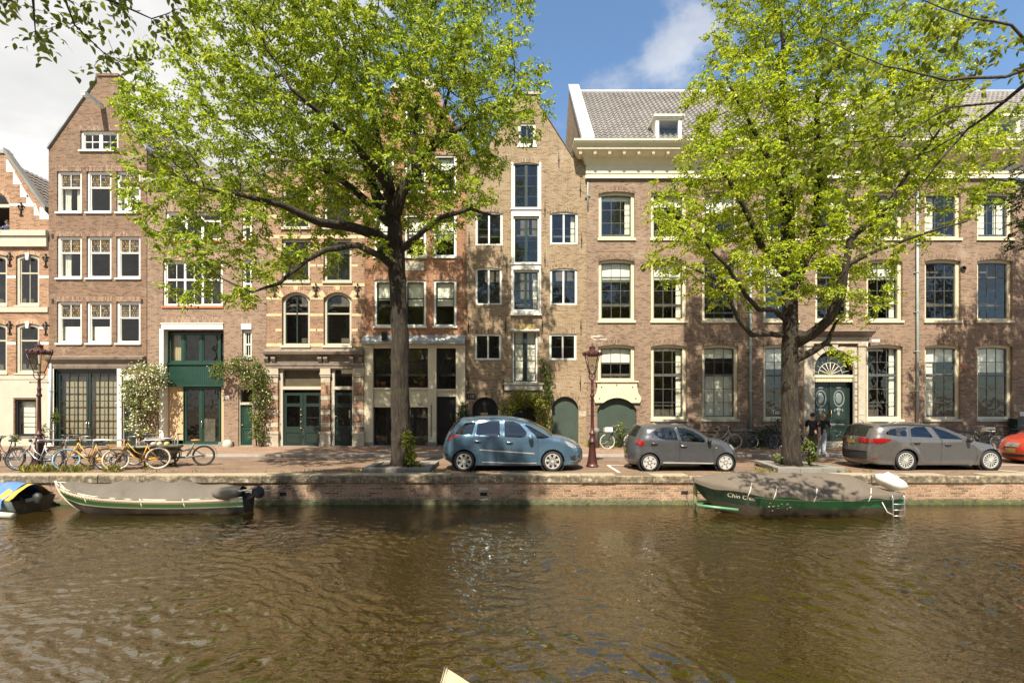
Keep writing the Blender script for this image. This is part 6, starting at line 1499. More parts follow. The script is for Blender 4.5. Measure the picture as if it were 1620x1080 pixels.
    for di, (d, wn) in enumerate(zip(dp, wins)):
        for s_ in (-1,1):
            mb = MB(); surf(mb, shrink(d,.007), [wp[di]], .001, 0, .08, (s_,)); do = mb.build('door', paint_m, root)
            decal('window', wn[0], M['sideglass'], .006, do, (s_,))
            hx, hz = cv(wn[1]); y = s_*float(Y(hx,hz)[0]); mb = MB(); mb.tube([(hx-.10,y+s_*.012,hz),(hx-.07,y+s_*.035,hz+.004),(hx+.07,y+s_*.035,hz+.004),(hx+.10,y+s_*.012,hz)],[.012,.017,.017,.012],6); mb.build('handle', wn[2] if len(wn)>2 else paint_m, do)
    for q in quarter: decal('quarter_window', q, M['sideglass'], .006)
    seats(root, zb, W0)
    for wx in wheels:
        for s_ in (-1,1): wheel(root, wx, s_*(W0-.115), r, spokes[0], s_, spokes[1], rimf=rimf)
    if extra: extra(root, dict(cv=cv, patch=patch, decal=decal, Y=Y, W0=W0, k=k))
    root.location = loc; root.rotation_euler = (0,0,rot); return root
def seats(root, zb, W0):
    for x, y in ((.55,-.38),(.55,.38),(1.45,-.36),(1.45,.36)):
        mb = MB(); mb.prism_x([(0,0),(.1,0),(.1,.1),(0,.1)],0,0) if False else None
        mb.tube([(x-.02,y,.45),(x-.10,y,.70),(x-.20,y,1.0)],[.20,.21,.16],8); mb.ball((x-.24,y,1.14),(.05,.13,.10),8,6); mb.box(x-.1,x+.4,y-.22,y+.22,.35,.5); mb.build('seat', M['seat'], root)
    mb = MB(); mb.box(1.95,2.35,-W0+.2,W0-.2,.6,zb-.12); mb.build('dashboard', M['seat'], root)
    mb = MB(); mb.torus((0,0,0),.18,.016,20,6); T_ = Matrix.Translation((1.86,.36,zb-.08)) @ Matrix.Rotation(R(90),4,'Z') @ Matrix.Rotation(R(-25),4,'X'); mb.v = [tuple(T_ @ Vector(p)) for p in mb.v]; mb.build('steering_wheel', M['plastic'], root)
def mirrors(root, C, u, v, m_, rr=(.06,.10,.075)):
    x, z = C['cv']((u,v))
    for s_ in (-1,1):
        y = s_*(float(C['Y'](x,z)[0])+.09); mb = MB(); mb.ball((x,y,z),rr,10,7); mb.tube([(x+.02,y-s_*.14,z-.05),(x,y,z-.03)],.022,6); mb.build('mirror', m_, root)
def ribbon(root, C, name, pts, w_, m_, off=.012):
    mb = MB(); P_ = [C['cv'](p) for p in pts]
    up = [(a,b+w_/2) for a,b in P_]; lo = [(a,b-w_/2) for a,b in P_]
    for s_ in (-1,1):
        rows = [[(a, s_*float(C['Y'](a,b,off)[0]), b) for a,b in row] for row in (lo,up)]; mb.grid(rows, 0, True, s_ > 0); mb.build(name, m_, root); mb = MB()
# --- blue people carrier
def ex_blue(root, C):
    C['patch']('windshield',(1195,118),(1350,207),-.9,.9,M['carglass'],.010); C['patch']('rear_window',(765,112),(700,190),-.86,.86,M['carglass'],.010)
    C['decal']('taillight',[(683,232),(690,205),(712,196),(765,200),(752,208),(722,216),(700,234)],M['redlens'],.010)
    C['decal']('headlight',[(1432,238),(1456,240),(1500,262),(1522,282),(1490,284),(1456,268)],M['lens'],.010)
    ribbon(root,C,'trim_strip',[(888,292),(980,299),(1100,307),(1240,317)],.028,M['rim']); ribbon(root,C,'sill_trim',[(905,371),(1050,376),(1180,379),(1255,378)],.026,M['rim'])
    ribbon(root,C,'lower_grille',[(1475,350),(1500,348),(1535,338)],.16,M['plastic']); ribbon(root,C,'grille_trim',[(1472,333),(1500,330),(1532,325)],.02,M['chrome'],.018); ribbon(root,C,'grille_trim',[(1472,366),(1505,368),(1530,355)],.02,M['chrome'],.018)
    ribbon(root,C,'rear_reflector',[(656,326),(684,328)],.02,M['chrome'])
    ribbon(root,C,'roof_rail',[(800,103),(900,92),(1000,90),(1100,98),(1200,122),(1300,168),(1352,206)],.03,M['plastic'],.012)
    mirrors(root,C,1216,215,M['cp_blue'],(.075,.11,.09))
    mb = MB(); x, z = C['cv']((775,106)); mb.box(x-.10,x+.14,-.58,.58,z-.02,z+.025); mb.build('spoiler', M['cp_blue'], root)
car('blue people carrier with rounded roof parked left of the dark red lamp post', 'car', (fx(734.5,15.3),16.07,0), (788,433,208.2),
  [(700,380),(672,362),(658,335),(660,300),(668,258),(688,205),(722,155),(768,110),(800,98),(900,85),(1000,83),(1100,93),(1200,118),(1300,168),(1355,208),(1400,216),(1450,232),(1500,258),(1530,288),(1543,320),(1540,362),(1520,392)],
  (0,2.733), [[(872,205),(1022,209),(1030,380),(905,380),(873,330),(852,298),(846,260),(848,205),(880,108),(1020,96),(1022,205)][1:] if False else [(846,203),(878,108),(960,97),(1026,97),(1032,210),(1034,378),(915,374),(888,330),(862,296),(846,262)],
            [(1038,98),(1110,103),(1168,126),(1240,190),(1262,222),(1266,300),(1256,376),(1040,378),(1038,210)]],
  [([(864,199),(874,125),(960,108),(1018,107),(1020,206)],(876,236),M['chrome']),([(1047,108),(1105,111),(1150,130),(1192,182),(1184,208),(1150,214),(1047,209)],(1080,246),M['chrome'])],
  M['cp_blue'], .90, 1.09, 392, ex_blue, spokes=(7,True), r=.318, rimf=.72,
  quarter=[[(728,192),(755,150),(792,122),(862,112),(842,196),(780,198)],[(1172,130),(1212,141),(1270,172),(1336,213),(1290,221),(1258,219),(1210,170)]])
# --- small charcoal hatchback
def ex_grey(root, C):
    C['patch']('windshield',(930,195),(1105,293),-.88,.88,M['carglass'],.010); C['patch']('rear_window',(535,200),(488,290),-.84,.84,M['carglass'],.010)
    C['decal']('taillight',[(472,345),(478,310),(500,297),(530,318),(532,345),(505,356)],M['redlens'],.010); C['decal']('headlight',[(1268,342),(1290,345),(1318,372),(1326,398),(1305,392),(1280,366)],M['lens'],.010)
    ribbon(root,C,'sill_trim',[(690,495),(800,497),(950,499),(1120,500)],.035,M['rim'],.02)
    mirrors(root,C,1080,308,M['plastic'],(.06,.09,.08))
    C['patch']('number_plate',(452,420),(458,390),-.3,.3,M['plate'],.014); x, z = C['cv']((1145,370)); mb = MB(); mb.ball((x,-float(C['Y'](x,z)[0])-.005,z),(.03,.012,.02),8,6); mb.build('side_lamp', M['lens'], root)
car('small charcoal grey hatchback parked between the lamp post and the right elm', 'car', (fx(1027,15.3),16.0,0), (578,572,277.6),
  [(500,520),(470,505),(452,470),(450,420),(458,370),(472,320),(500,260),(532,205),(560,190),(650,178),(760,172),(850,178),(930,195),(1000,227),(1070,272),(1108,295),(1180,308),(1240,326),(1290,352),(1328,392),(1348,432),(1352,470),(1340,505),(1318,520)],
  (0,2.342), [[(600,262),(625,215),(690,192),(800,188),(815,210),(830,320),(832,490),(690,490),(672,450),(640,410),(606,385),(590,345)],
            [(806,188),(880,190),(960,215),(1040,262),(1090,312),(1115,380),(1130,440),(1115,490),(838,490),(836,320),(822,215)]],
  [([(608,228),(650,205),(700,196),(785,194),(800,225),(820,302),(720,300),(655,286),(622,258)],(614,330)),([(818,196),(880,201),(950,224),(1020,266),(1056,308),(1040,322),(930,318),(846,310)],(866,352),M['chrome'])],
  M['cp_grey'], .81, .99, 512, ex_grey, spokes=(6,False), r=.272, rimf=.74)
# --- taupe estate
def ex_est(root, C):
    C['patch']('windshield',(955,196),(1190,312),-.9,.9,M['carglass'],.010); C['patch']('rear_window',(386,205),(340,288),-.86,.86,M['carglass'],.012)
    C['patch']('taillight',(332,300),(330,340),-.98,-.52,M['redlens'],.014); C['patch']('taillight',(332,300),(330,340),.52,.98,M['redlens'],.014)
    C['decal']('taillight',[(334,304),(400,296),(474,304),(440,326),(395,340),(334,340)],M['redlens'],.010); C['decal']('headlight',[(1362,345),(1392,352),(1414,385),(1422,400),(1400,392),(1380,372)],M['lens'],.010)
    C['patch']('number_plate',(331,352),(330,314),-.30,.30,M['plate'],.02); C['patch']('rear_bumper',(326,480),(336,415),-1.0,1.0,M['plastic'],.014); C['patch']('emblem',(332,312),(331,300),-.06,.06,M['chrome'],.022)
    C['patch']('bumper_shelf',(330,406),(331,396),-.96,.96,M['cp_taupe'],.035)
    ribbon(root,C,'roof_rail',[(425,192),(520,182),(640,179),(780,185),(880,197)],.03,M['plastic'],.03); ribbon(root,C,'rear_reflector',[(345,468),(372,472)],.03,M['redlens'])
    mirrors(root,C,1112,308,M['plastic'],(.07,.10,.085)); mb = MB(); x, z = C['cv']((420,182)); mb.tube([(x,0,z),(x-.18,0,z+.16)],[.012,.005],5); mb.build('aerial', M['plastic'], root)
    mb = MB(); x, z = C['cv']((392,198)); mb.box(x-.10,x+.12,-.56,.56,z-.015,z+.02); mb.build('spoiler', M['cp_taupe'], root)
car('taupe grey estate car with red rear lights parked right of the stone doorway', 'car', (fx(1430.5,15.5),16.3,0), (597,570,271.6),
  [(345,515),(328,495),(322,450),(324,400),(332,340),(336,300),(356,250),(385,205),(430,184),(520,174),(640,171),(780,177),(880,189),(950,204),(1020,234),(1110,274),(1195,318),(1260,334),(1340,350),(1390,374),(1415,402),(1430,440),(1428,480),(1402,518)],
  (0,2.650), [[(628,290),(640,205),(700,186),(790,186),(840,205),(888,300),(892,520),(745,520),(715,470),(690,420),(655,380),(632,340)],
            [(800,186),(880,200),(950,222),(1060,280),(1105,306),(1180,370),(1200,440),(1185,518),(898,520),(894,300),(845,205)]],
  [([(642,282),(650,215),(700,198),(782,197),(826,290)],(680,330)),([(832,202),(880,210),(945,232),(1040,280),(1075,306),(880,298)],(945,346))],
  M['cp_taupe'], .905, .99, 522, ex_est, spokes=(15,False), r=.318, rimf=.74, quarter=[[(438,252),(480,220),(540,206),(622,204),(606,280),(520,276),(450,266)]])
# --- orange red car at the right edge, nose towards the estate
def ex_red(root, C):
    C['patch']('windshield',(1195,118),(1350,207),-.9,.9,M['carglass'],.010)
    C['decal']('headlight',[(1420,236),(1456,240),(1500,262),(1526,290),(1490,296),(1440,270)],M['lens'],.010)
    for a, b_ in ((-.97,-.74),(.74,.97)): C['patch']('headlight',(1490,256),(1526,284),a,b_,M['lens'],.012)
    C['patch']('grille',(1532,292),(1540,316),-.42,.42,M['steel'],.015); C['patch']('emblem',(1535,296),(1539,310),-.09,.09,M['chrome'],.024); C['patch']('number_plate',(1540,322),(1542,342),-.32,.32,M['plate'],.022); C['patch']('lower_grille',(1542,352),(1538,366),-.7,.7,M['plastic'],.012)
    mirrors(root,C,1216,215,M['cp_red'],(.075,.11,.09))
car('orange red car cut off by the right edge with its nose behind the estate', 'car', (17.0+4.2,17.35,0), (788,433,215),
  [(700,380),(672,362),(658,335),(660,300),(668,258),(688,205),(722,155),(768,122),(800,112),(900,100),(1000,99),(1100,108),(1200,130),(1300,178),(1355,214),(1400,224),(1450,238),(1500,262),(1530,290),(1543,320),(1540,362),(1520,392)],
  (0,2.60), [[(846,203),(878,120),(960,110),(1026,110),(1032,210),(1034,378),(915,374),(888,330),(862,296),(846,262)]], [([(864,199),(874,135),(960,120),(1018,120),(1020,206)],(876,236))],
  M['cp_red'], .86, 1.05, 392, ex_red, rot=math.pi, spokes=(6,False), r=.30)
# ================================================================ BOATS
def rope_tex(name, col):
    m_, nt, b = mat(name); v = objco(nt); wv = N(nt,'ShaderNodeTexWave'); wv.inputs['Scale'].default_value = 9; wv.bands_direction = 'DIAGONAL'; L(nt,v,wv.inputs['Vector'])
    L(nt, ramp(nt, wv.outputs['Fac'], [(0.2,tuple(c*.45 for c in col)),(0.7,col)]), b.inputs['Base Color']); b.inputs['Roughness'].default_value=0.95; bump(nt,b,wv.outputs['Fac'],.02,.8); return m_
M['rope'] = rope_tex('natural_rope', (0.52,0.42,0.30)); M['rope_w'] = paint('white_rope', (0.62,0.58,0.5), .9, .1)
M['tarp'] = paint('taupe_canvas', (0.105,0.09,0.072), 0.8, 0.10, (0.085,0.07,0.055), 0.5)
M['tarp2'] = paint('brown_canvas', (0.115,0.092,0.07), 0.85, 0.10, (0.09,0.07,0.05), 0.5)
M['tarp3'] = paint('beige_canvas', (0.50,0.40,0.25), 0.85, 0.08, (0.35,0.28,0.18), 0.4)
M['tarp_b'] = paint('blue_tarpaulin', (0.07,0.17,0.48), 0.45, 0.12, (0.25,0.3,0.45), 0.4)
M['tarp_y'] = paint('yellow_tarpaulin', (0.60,0.36,0.04), 0.5, 0.15)
M['hull_k'] = paint('black_hull', (0.022,0.020,0.019), 0.4, 0.3, (0.13,0.10,0.07), 0.6)
M['hull_w'] = paint('white_gunwale', (0.44,0.41,0.34), 0.5, 0.1, (0.35,0.3,0.22), 0.5)
M['hull_lg'] = paint('bright_green_band', (0.04,0.18,0.042), 0.4, 0.15)
M['hull_g'] = paint('worn_green_hull', (0.022,0.115,0.040), 0.35, 0.35, (0.13,0.10,0.05), 0.55)
M['hull_dg'] = paint('dark_green_bow', (0.008,0.032,0.018), 0.35, 0.3, (0.10,0.12,0.08), 0.5)
M['hull_b'] = paint('brown_bottom', (0.06,0.045,0.03), 0.6, 0.3)
def hull(L_, beam, shz, zk, bow=.0, stern=.75, nst=36, ns=10, rake=.35):
    """half-breadth and sheer along a boat lying bow towards -x; returns rows[i][j] for the near side (j from keel to gunwale)"""
    rows = []
    for i in range(nst+1):
        t = i/nst; b_ = beam/2*(min(1,(t/.38))**.55 if t < .38 else 1-(1-stern)*((t-.38)/.62)**2.2) if t > 0 else 0.0
        if t < .38: u = t/.38; b_ = beam/2*math.sin(u*math.pi/2)**.8
        zs = shz(t); row = []
        for j in range(ns+1):
            s_ = j/ns; f = (s_**.42) if t > .2 else s_**(.42+ (1-t/.2)*.5)
            x = -L_/2+L_*t + rake*(1-s_)**1.6*max(0,1-t*3.2)**1.5
            row.append((x, -b_*f, zk+(zs-zk)*s_**1.25))
        rows.append(row)
    return rows
def boat_hull(root, rows, bands, mats):
    mb = MB(); n = len(rows); ns = len(rows[0])-1
    for sgn in (1,-1):
        for i in range(n-1):
            for j in range(ns):
                a,b_,c,d = rows[i][j], rows[i+1][j], rows[i+1][j+1], rows[i][j+1]; q = [(x,y*sgn,z) for x,y,z in (a,b_,c,d)]
                mi = bands(j/ns, i/(n-1)); mb.add(q, [(0,1,2,3) if sgn > 0 else (3,2,1,0)], mi, True)
    last = rows[-1]; k = len(last); mb.add([p for p in last]+[(x,-y,z) for x,y,z in last], [(i,i+1,k+i+1,k+i) for i in range(k-1)], bands(.5,1))
    return mb.build('hull', mats, root, fix=True)
def cover(root, rows, ridge, m_, t0, t1, hang=.10, amp=.03, seed=1, nj=22, name='canvas_cover'):
    r_ = np.random.default_rng(seed); n = len(rows)-1; P_ = []; ni = 150; ph = r_.uniform(0,6,8)
    for i in range(ni+1):
        t = t0+(t1-t0)*i/ni; f = t*n; i0 = min(int(f),n-1); g_ = f-i0; a = np.array(rows[i0][-1])*(1-g_)+np.array(rows[i0+1][-1])*g_
        x, b_, zs = a[0], -a[1], a[2]; row = []; zr = ridge(t); hh = hang*(0.75+.55*abs(math.sin(t*9.5*math.pi/2+.4))**3); 
        prof = [(-1.03,zs-hh),(-1.035,zs-hh*.4),(-1.02,zs+.015)]
        for k in range(nj+1):
            v = -0.97+1.94*k/nj; h = (1-abs(v)**1.5); prof.append((v, zs+.02+(zr-zs)*h))
        prof += [(1.02,zs+.015),(1.035,zs-hh*.4),(1.03,zs-hh)]
        for k, (v, z) in enumerate(prof):
            e = abs(v); ed = max(0,(e-.45)/.55); pk = lambda q: 1-abs(math.sin(q))**.6*1.6; fold = amp*(.25*math.sin(t*31+ph[0]+v*2.2)+1.1*ed*pk(t*19+ph[1]-v*2.5)+.7*ed*pk(t*41+ph[4]+v*3)+.35*math.sin(t*17+v*5+ph[2])+1.2*(.3+ed)*max(0,math.sin(t*23+ph[3]+3*v))**6)
            if e > 1.01: row.append((x+.3*fold, v*(b_+.02)+.35*fold*(-1 if v < 0 else 1), z+.15*fold))
            else: row.append((x, v*(b_+.02), z+fold*(1 if e < .95 else .3)))
        P_.append(row)
    mb = MB(); mb.grid(P_, 0, True, True); return mb.build(name, m_, root)
def outboard(root, x, y, z, tilt, sc=1.0, m_='plastic'):
    o = MB(); o.ball((0,0,.28),(.20,.13,.17),10,7); o.box(-.06,.06,-.05,.05,-.35,.2); o.box(-.14,.06,-.03,.03,-.55,-.33); o.tube([(-.12,0,-.46),(.14,0,-.46)],[.05,.035],8)
    for i in range(3): an = 2*math.pi*i/3; o.add([(.15,0,-.46),(.16,.10*math.cos(an)-.03*math.sin(an),-.46+.10*math.sin(an)+.03*math.cos(an)),(.15,.13*math.cos(an),-.46+.13*math.sin(an)),(.16,.10*math.cos(an)+.03*math.sin(an),-.46+.10*math.sin(an)-.03*math.cos(an))],[(0,1,2,3)])
    T_ = Matrix.Translation((x,y,z)) @ Matrix.Rotation(tilt,4,'Y') @ Matrix.Scale(sc,4); o.v = [tuple(T_ @ Vector(p)) for p in o.v]
    return o.build('outboard_motor', [M[m_]], root)
def text_on(s_, size, m_, parent, fn, name='lettering', shear=0.0):   # lettering bent onto a surface: fn(u,v)->point
    c = bpy.data.curves.new(name,'FONT'); c.body = s_; c.size = size; c.shear = shear; t_ = bpy.data.objects.new(name,c); COL.objects.link(t_); dg = bpy.context.evaluated_depsgraph_get()
    me = bpy.data.meshes.new_from_object(t_.evaluated_get(dg)); bpy.data.objects.remove(t_)
    for v in me.vertices: v.co = fn(v.co.x, v.co.y)
    me.materials.clear(); me.materials.append(m_); o = bpy.data.objects.new(name, me); COL.objects.link(o); o.parent = parent; return o
M['bk_cream'] = paint('bike_cream',(0.50,0.46,0.36),.4,.1)
# sloop on the left
b1 = empty('moored_boat', 'black sloop with white and green stripes and a taupe canvas cover moored at left', 'boat', 'boats moored along the canal')
sh1 = lambda t: .40+.36*(1-t)**3.2*(1 if t < .7 else 1)+.06*max(0,t-.7)
rw = hull(5.35, 1.5, sh1, -.22, stern=.42, rake=1.25, ns=22)
boat_hull(b1, rw, lambda s_,t: 0 if s_ < .68 else (1 if s_ < .72 else (2 if s_ < .86 else 1)), [M['hull_k'],M['hull_w'],M['hull_lg']])
mb = MB()
for sgn in (1,-1): mb.tube([(r[-1][0],(r[-1][1]-.035)*sgn,r[-1][2]-.035) for r in rw[3:35]], .042, 8)
mb.build('rope_fender', M['rope'], b1)
mb = MB()
for sgn in (1,-1): mb.tube([(r[-1][0],r[-1][1]*sgn,r[-1][2]+.01) for r in rw], .022, 6)
mb.tube([tuple(rw[0][j]) for j in range(2,len(rw[0]))]+[(rw[0][-1][0]-.02,0,rw[0][-1][2]+.06)], .035, 8); mb.build('gunwale', M['hull_w'], b1)
rd1 = lambda t: .72+.11*(1-min(abs(t-.36),abs(t-.53),abs(t-.66),.085)/.085)-.10*max(0,t-.6)+.06*max(0,.2-t)/.2
cover(b1, rw, rd1, M['tarp'], .06, .97, -.005, .026, 4)
mb = MB(); mb.tube([(-2.45,-.12,.66),(-2.3,-.28,.78),(-2.05,-.40,.66),(-1.98,-.44,.5)],.018,6); mb.build('hand_rail', M['hull_w'], b1)
o = outboard(b1, 2.75, -.1, .42, R(62), .95)
mb = MB(); mb.tube([(2.2,-.45,.55),(2.75,-.25,.62),(3.0,-.2,.70)],.025,6); mb.build('tiller', M['hull_w'], b1)
mb = MB(); mb.ball((2.25,-.3,.55),(.38,.30,.16),10,7); mb.build('cover_bundle', M['tarp'], b1)
for tx in (10,20,27):
    mb = MB(); p = rw[tx][-1]; mb.tube([(p[0]-.04,p[1]-.05,p[2]+.05),(p[0],p[1]-.06,p[2]-.10),(p[0]+.03,p[1]-.06,p[2]-.16)],.010,5); mb.build('tie_cord', M['rope_w'], b1)
b1.location = (fx(240,13.5), 13.52, WZ); b1.rotation_euler = (0,0,R(-1.0))
mb = MB(); y0 = 13.6
for dz in (0,.04): mb.tube([(fx(388,13.5),13.5,-.30-dz),(fx(418,14),13.9,-.37-dz*.5),(fx(446,14.35),14.39,-.38)],.014,5)
tag(mb.build('mooring_rope', M['rope_w']), 'pale mooring rope from the black sloop to an iron ring in the quay', 'rope')
# green boat on the right
b2 = empty('moored_boat', 'worn green boat with a brown canvas cover and white lettering moored at right', 'boat', 'boats moored along the canal')
sh2 = lambda t: .55+.34*(1-t)**3+.10*max(0,t-.6)
rw = hull(5.35, 1.62, sh2, -.22, stern=.70, rake=1.35)
boat_hull(b2, rw, lambda s_,t: 2 if s_ < .52 else (1 if t < .27 else 0), [M['hull_g'],M['hull_dg'],M['hull_b']])
mb = MB()
for sgn in (1,-1): mb.tube([(r[8][0],(r[8][1]-.012)*sgn,r[8][2]+.05) for r in rw[9:]], .022, 6)
mb.build('rubbing_strake', paint('pale_green_rail',(0.12,0.32,0.16),.45,.15), b2)
rd2 = lambda t: 1.06-.10*max(0,(t-.3)/.7)**1.3-.14*max(0,.2-t)/.2-.50*max(0,t-.80)/.20
cover(b2, rw, rd2, M['tarp2'], .0, .985, .11, .026, 9)
def on_bow(u, v):
    x = -1.95+u; t = (x+2.675)/5.35; i = min(int(t*36),35); g_ = t*36-i; z = .50-.13*(u/.95)+v
    def yat(r):
        for j in range(len(r)-1):
            if r[j][2] <= z <= r[j+1][2]: w_ = (z-r[j][2])/(r[j+1][2]-r[j][2]); return r[j][1]*(1-w_)+r[j+1][1]*w_
        return r[-1][1]
    return Vector((x, yat(rw[i])*(1-g_)+yat(rw[i+1])*g_-.008, z))
text_on('Chin Chin', .15, M['bk_cream'], b2, on_bow)
mb = MB()     # worn white paint flecks at the shoulder of the hull
for i in range(16):
    u = 1.05+random.gauss(.25,.22); q = on_bow(min(1.7,u), random.gauss(-.02,.07)); s_ = random.uniform(.008,.03); mb.add([q+Vector((-s_,-.003,0)),q+Vector((0,-.003,-s_*.7)),q+Vector((s_*1.6,-.003,0)),q+Vector((0,-.003,s_*.8))],[(0,1,2,3)])
mb.build('paint_flecks', M['stone'], b2)
for i in (8,12,19,29):
    mb = MB(); p = rw[i][-1]; mb.tube([(p[0]+.12,p[1]+.10,p[2]+.16),(p[0],p[1]-.05,p[2]-.02),(p[0]-.06,p[1]-.05,p[2]-.16)],.012,5); mb.build('tie_cord', M['rope_w'], b2)
mb = MB()
for dx in (0,.3): mb.tube([(2.18+dx,-.74,.60),(2.18+dx,-.79,.52),(2.18+dx,-.80,-.06)],.016,6)
for z in (.05,.2,.35): mb.tube([(2.18,-.80,z),(2.48,-.80,z)],.016,6)
mb.build('ladder', M['steel'], b2)
mb = MB(); mb.tube([(1.9,-.79,.40),(2.0,-.83,.16),(2.18,-.81,.08)],.012,5); mb.build('rope', M['rope_w'], b2)
b2.location = (fx(1252,13.4), 13.42, WZ); b2.rotation_euler = (0,0,R(1.0))
wb = MB(); wb.ball((0,0,.16),(.40,.28,.21),14,9)
for i, v in enumerate(wb.v): a = Vector(v); wb.v[i] = tuple(a*(1+.10*math.sin(a.x*17+a.z*9)+.06*math.sin(a.y*23)))
o = tag(wb.build('engine_cover', M['white']), 'white cloth hood over the engine at the stern of the green boat', 'cover'); o.location = (fx(1406,13.6), 13.6, WZ+.62); o.rotation_euler = (0,R(22),0)
# mooring post with green beam
mp_ = empty('mooring_post', 'algae stained mooring post with a green pipe frame in front of the green boat', 'post'); d = 13.6; mb = MB(); mb.lathe([(.055,-1.6),(.055,.0),(.05,.01)],(fx(1100,d),d,-.02),10); mb.build('post', paint('algae_post',(0.20,0.20,0.10),.7,.3,(0.4,0.38,0.25),.5), mp_)
gp = paint('green_pipe',(0.09,0.26,0.13),.4,.2); mb = MB(); d2 = 12.9; mb.tube([(fx(1100,d),d,fz(796,d)),(fx(1106,12.8),12.8,fz(799,12.8)),(fx(1168,12.55),12.55,fz(806,12.55))],.035,8); mb.tube([(fx(1100,d),d+.02,fz(793,d)),(fx(1135,13.9),13.9,fz(793,13.9))],.035,8); mb.build('frame', gp, mp_)
mb = MB(); mb.tube([(fx(1086,14.36),14.37,fz(779,14.36)),(fx(1098,13.7),13.7,fz(779,13.7)),(fx(1112,13.6),13.55,fz(781,13.55)),(fx(1122,13.5),13.5,fz(786,13.5))],.012,5); mb.build('rope', M['iron'], mp_); rebase(mp_, (fx(1100,d), d, WZ))
# little boat at the left edge under tarpaulins
b3 = empty('moored_boat', 'small boat cut off by the left edge under a blue and yellow tarpaulin', 'boat', 'boats moored along the canal')
rw = hull(4.2, 1.4, lambda t: .38+.1*(1-t)**2, -.2, stern=.85); boat_hull(b3, rw, lambda s_,t: 0 if s_ < .6 else 1, [M['hull_k'], paint('grey_blue_hull',(0.20,0.26,0.26),.5,.25,(0.4,0.36,0.28),.4)])
cover(b3, rw, lambda t: .80-.12*abs(t-.5), M['tarp_b'], .1, .95, .16, .05, 3, name='blue_tarpaulin'); cover(b3, [[(x,y*.9,z+.03) for x,y,z in r] for r in rw], lambda t: .80-.5*max(0,t-.8), M['tarp_y'], .90, .985, .02, .05, 8, name='yellow_tarpaulin')
outboard(b3, 2.2, -.2, .36, R(78), .75); mb = MB(); mb.tube([(1.6,-.78,.10),(2.35,-.78,.06)],.075,10); mb.build('fender', M['hull_w'], b3)
b3.location = (fx(35,13.6)-1.6, 13.55, WZ); b3.rotation_euler = (0,0,R(-3))
# covered boat on the near side, only its peak in view
b4 = empty('moored_boat', 'beige canvas peak of a covered boat at the bottom edge', 'boat', 'boats moored along the canal'); A = P(706,1056,4.3)
mb = MB(); q = [A, A+Vector((1.5,-.55,-.32)), A+Vector((1.5,-1.9,-.30)), A+Vector((-.10,-1.9,-.25)), A+Vector((-.16,-.35,-.42)), A+Vector((0.0,-1.9,.02))]
rows = []
for i in range(13):
    t = i/12; c = A.lerp(q[5],t); r_ = A.lerp(q[1],1) if False else None; row = []
    for j in range(-6,13):
        if j < 0: e = A+Vector((-.17,-.10-1.8*t,-.46)); f = -j/6; p = c.lerp(e,f)
        else: e = A+Vector((1.5,-.75-1.2*t,-.42)); f = j/12; p = c.lerp(e,f)
        row.append(tuple(p+Vector((0,0,.012*math.sin(i*1.7+j*.9)-.05*math.sin(math.pi*abs(f))))))
    rows.append(row)
mb.grid(rows); mb.build('canvas_cover', M['tarp3'], b4); mb = MB()
for dx in (-.012,.012): mb.tube([tuple(A.lerp(q[5],t/12)+Vector((dx,0,.006))) for t in range(13)],.004,4)
mb.build('seam', M['hull_w'], b4); rl = hull(2.4,1.6,lambda t:.35,-.2); mb = MB(); e = A; mb.prism([(e.x-.14,WZ-.2),(e.x+1.45,WZ-.2),(e.x+1.5,e.z-.40),(e.x-.16,e.z-.44)],e.y-1.9,e.y-.28); mb.build('hull', M['hull_k'], b4); rebase(b4,(A.x,A.y,WZ))

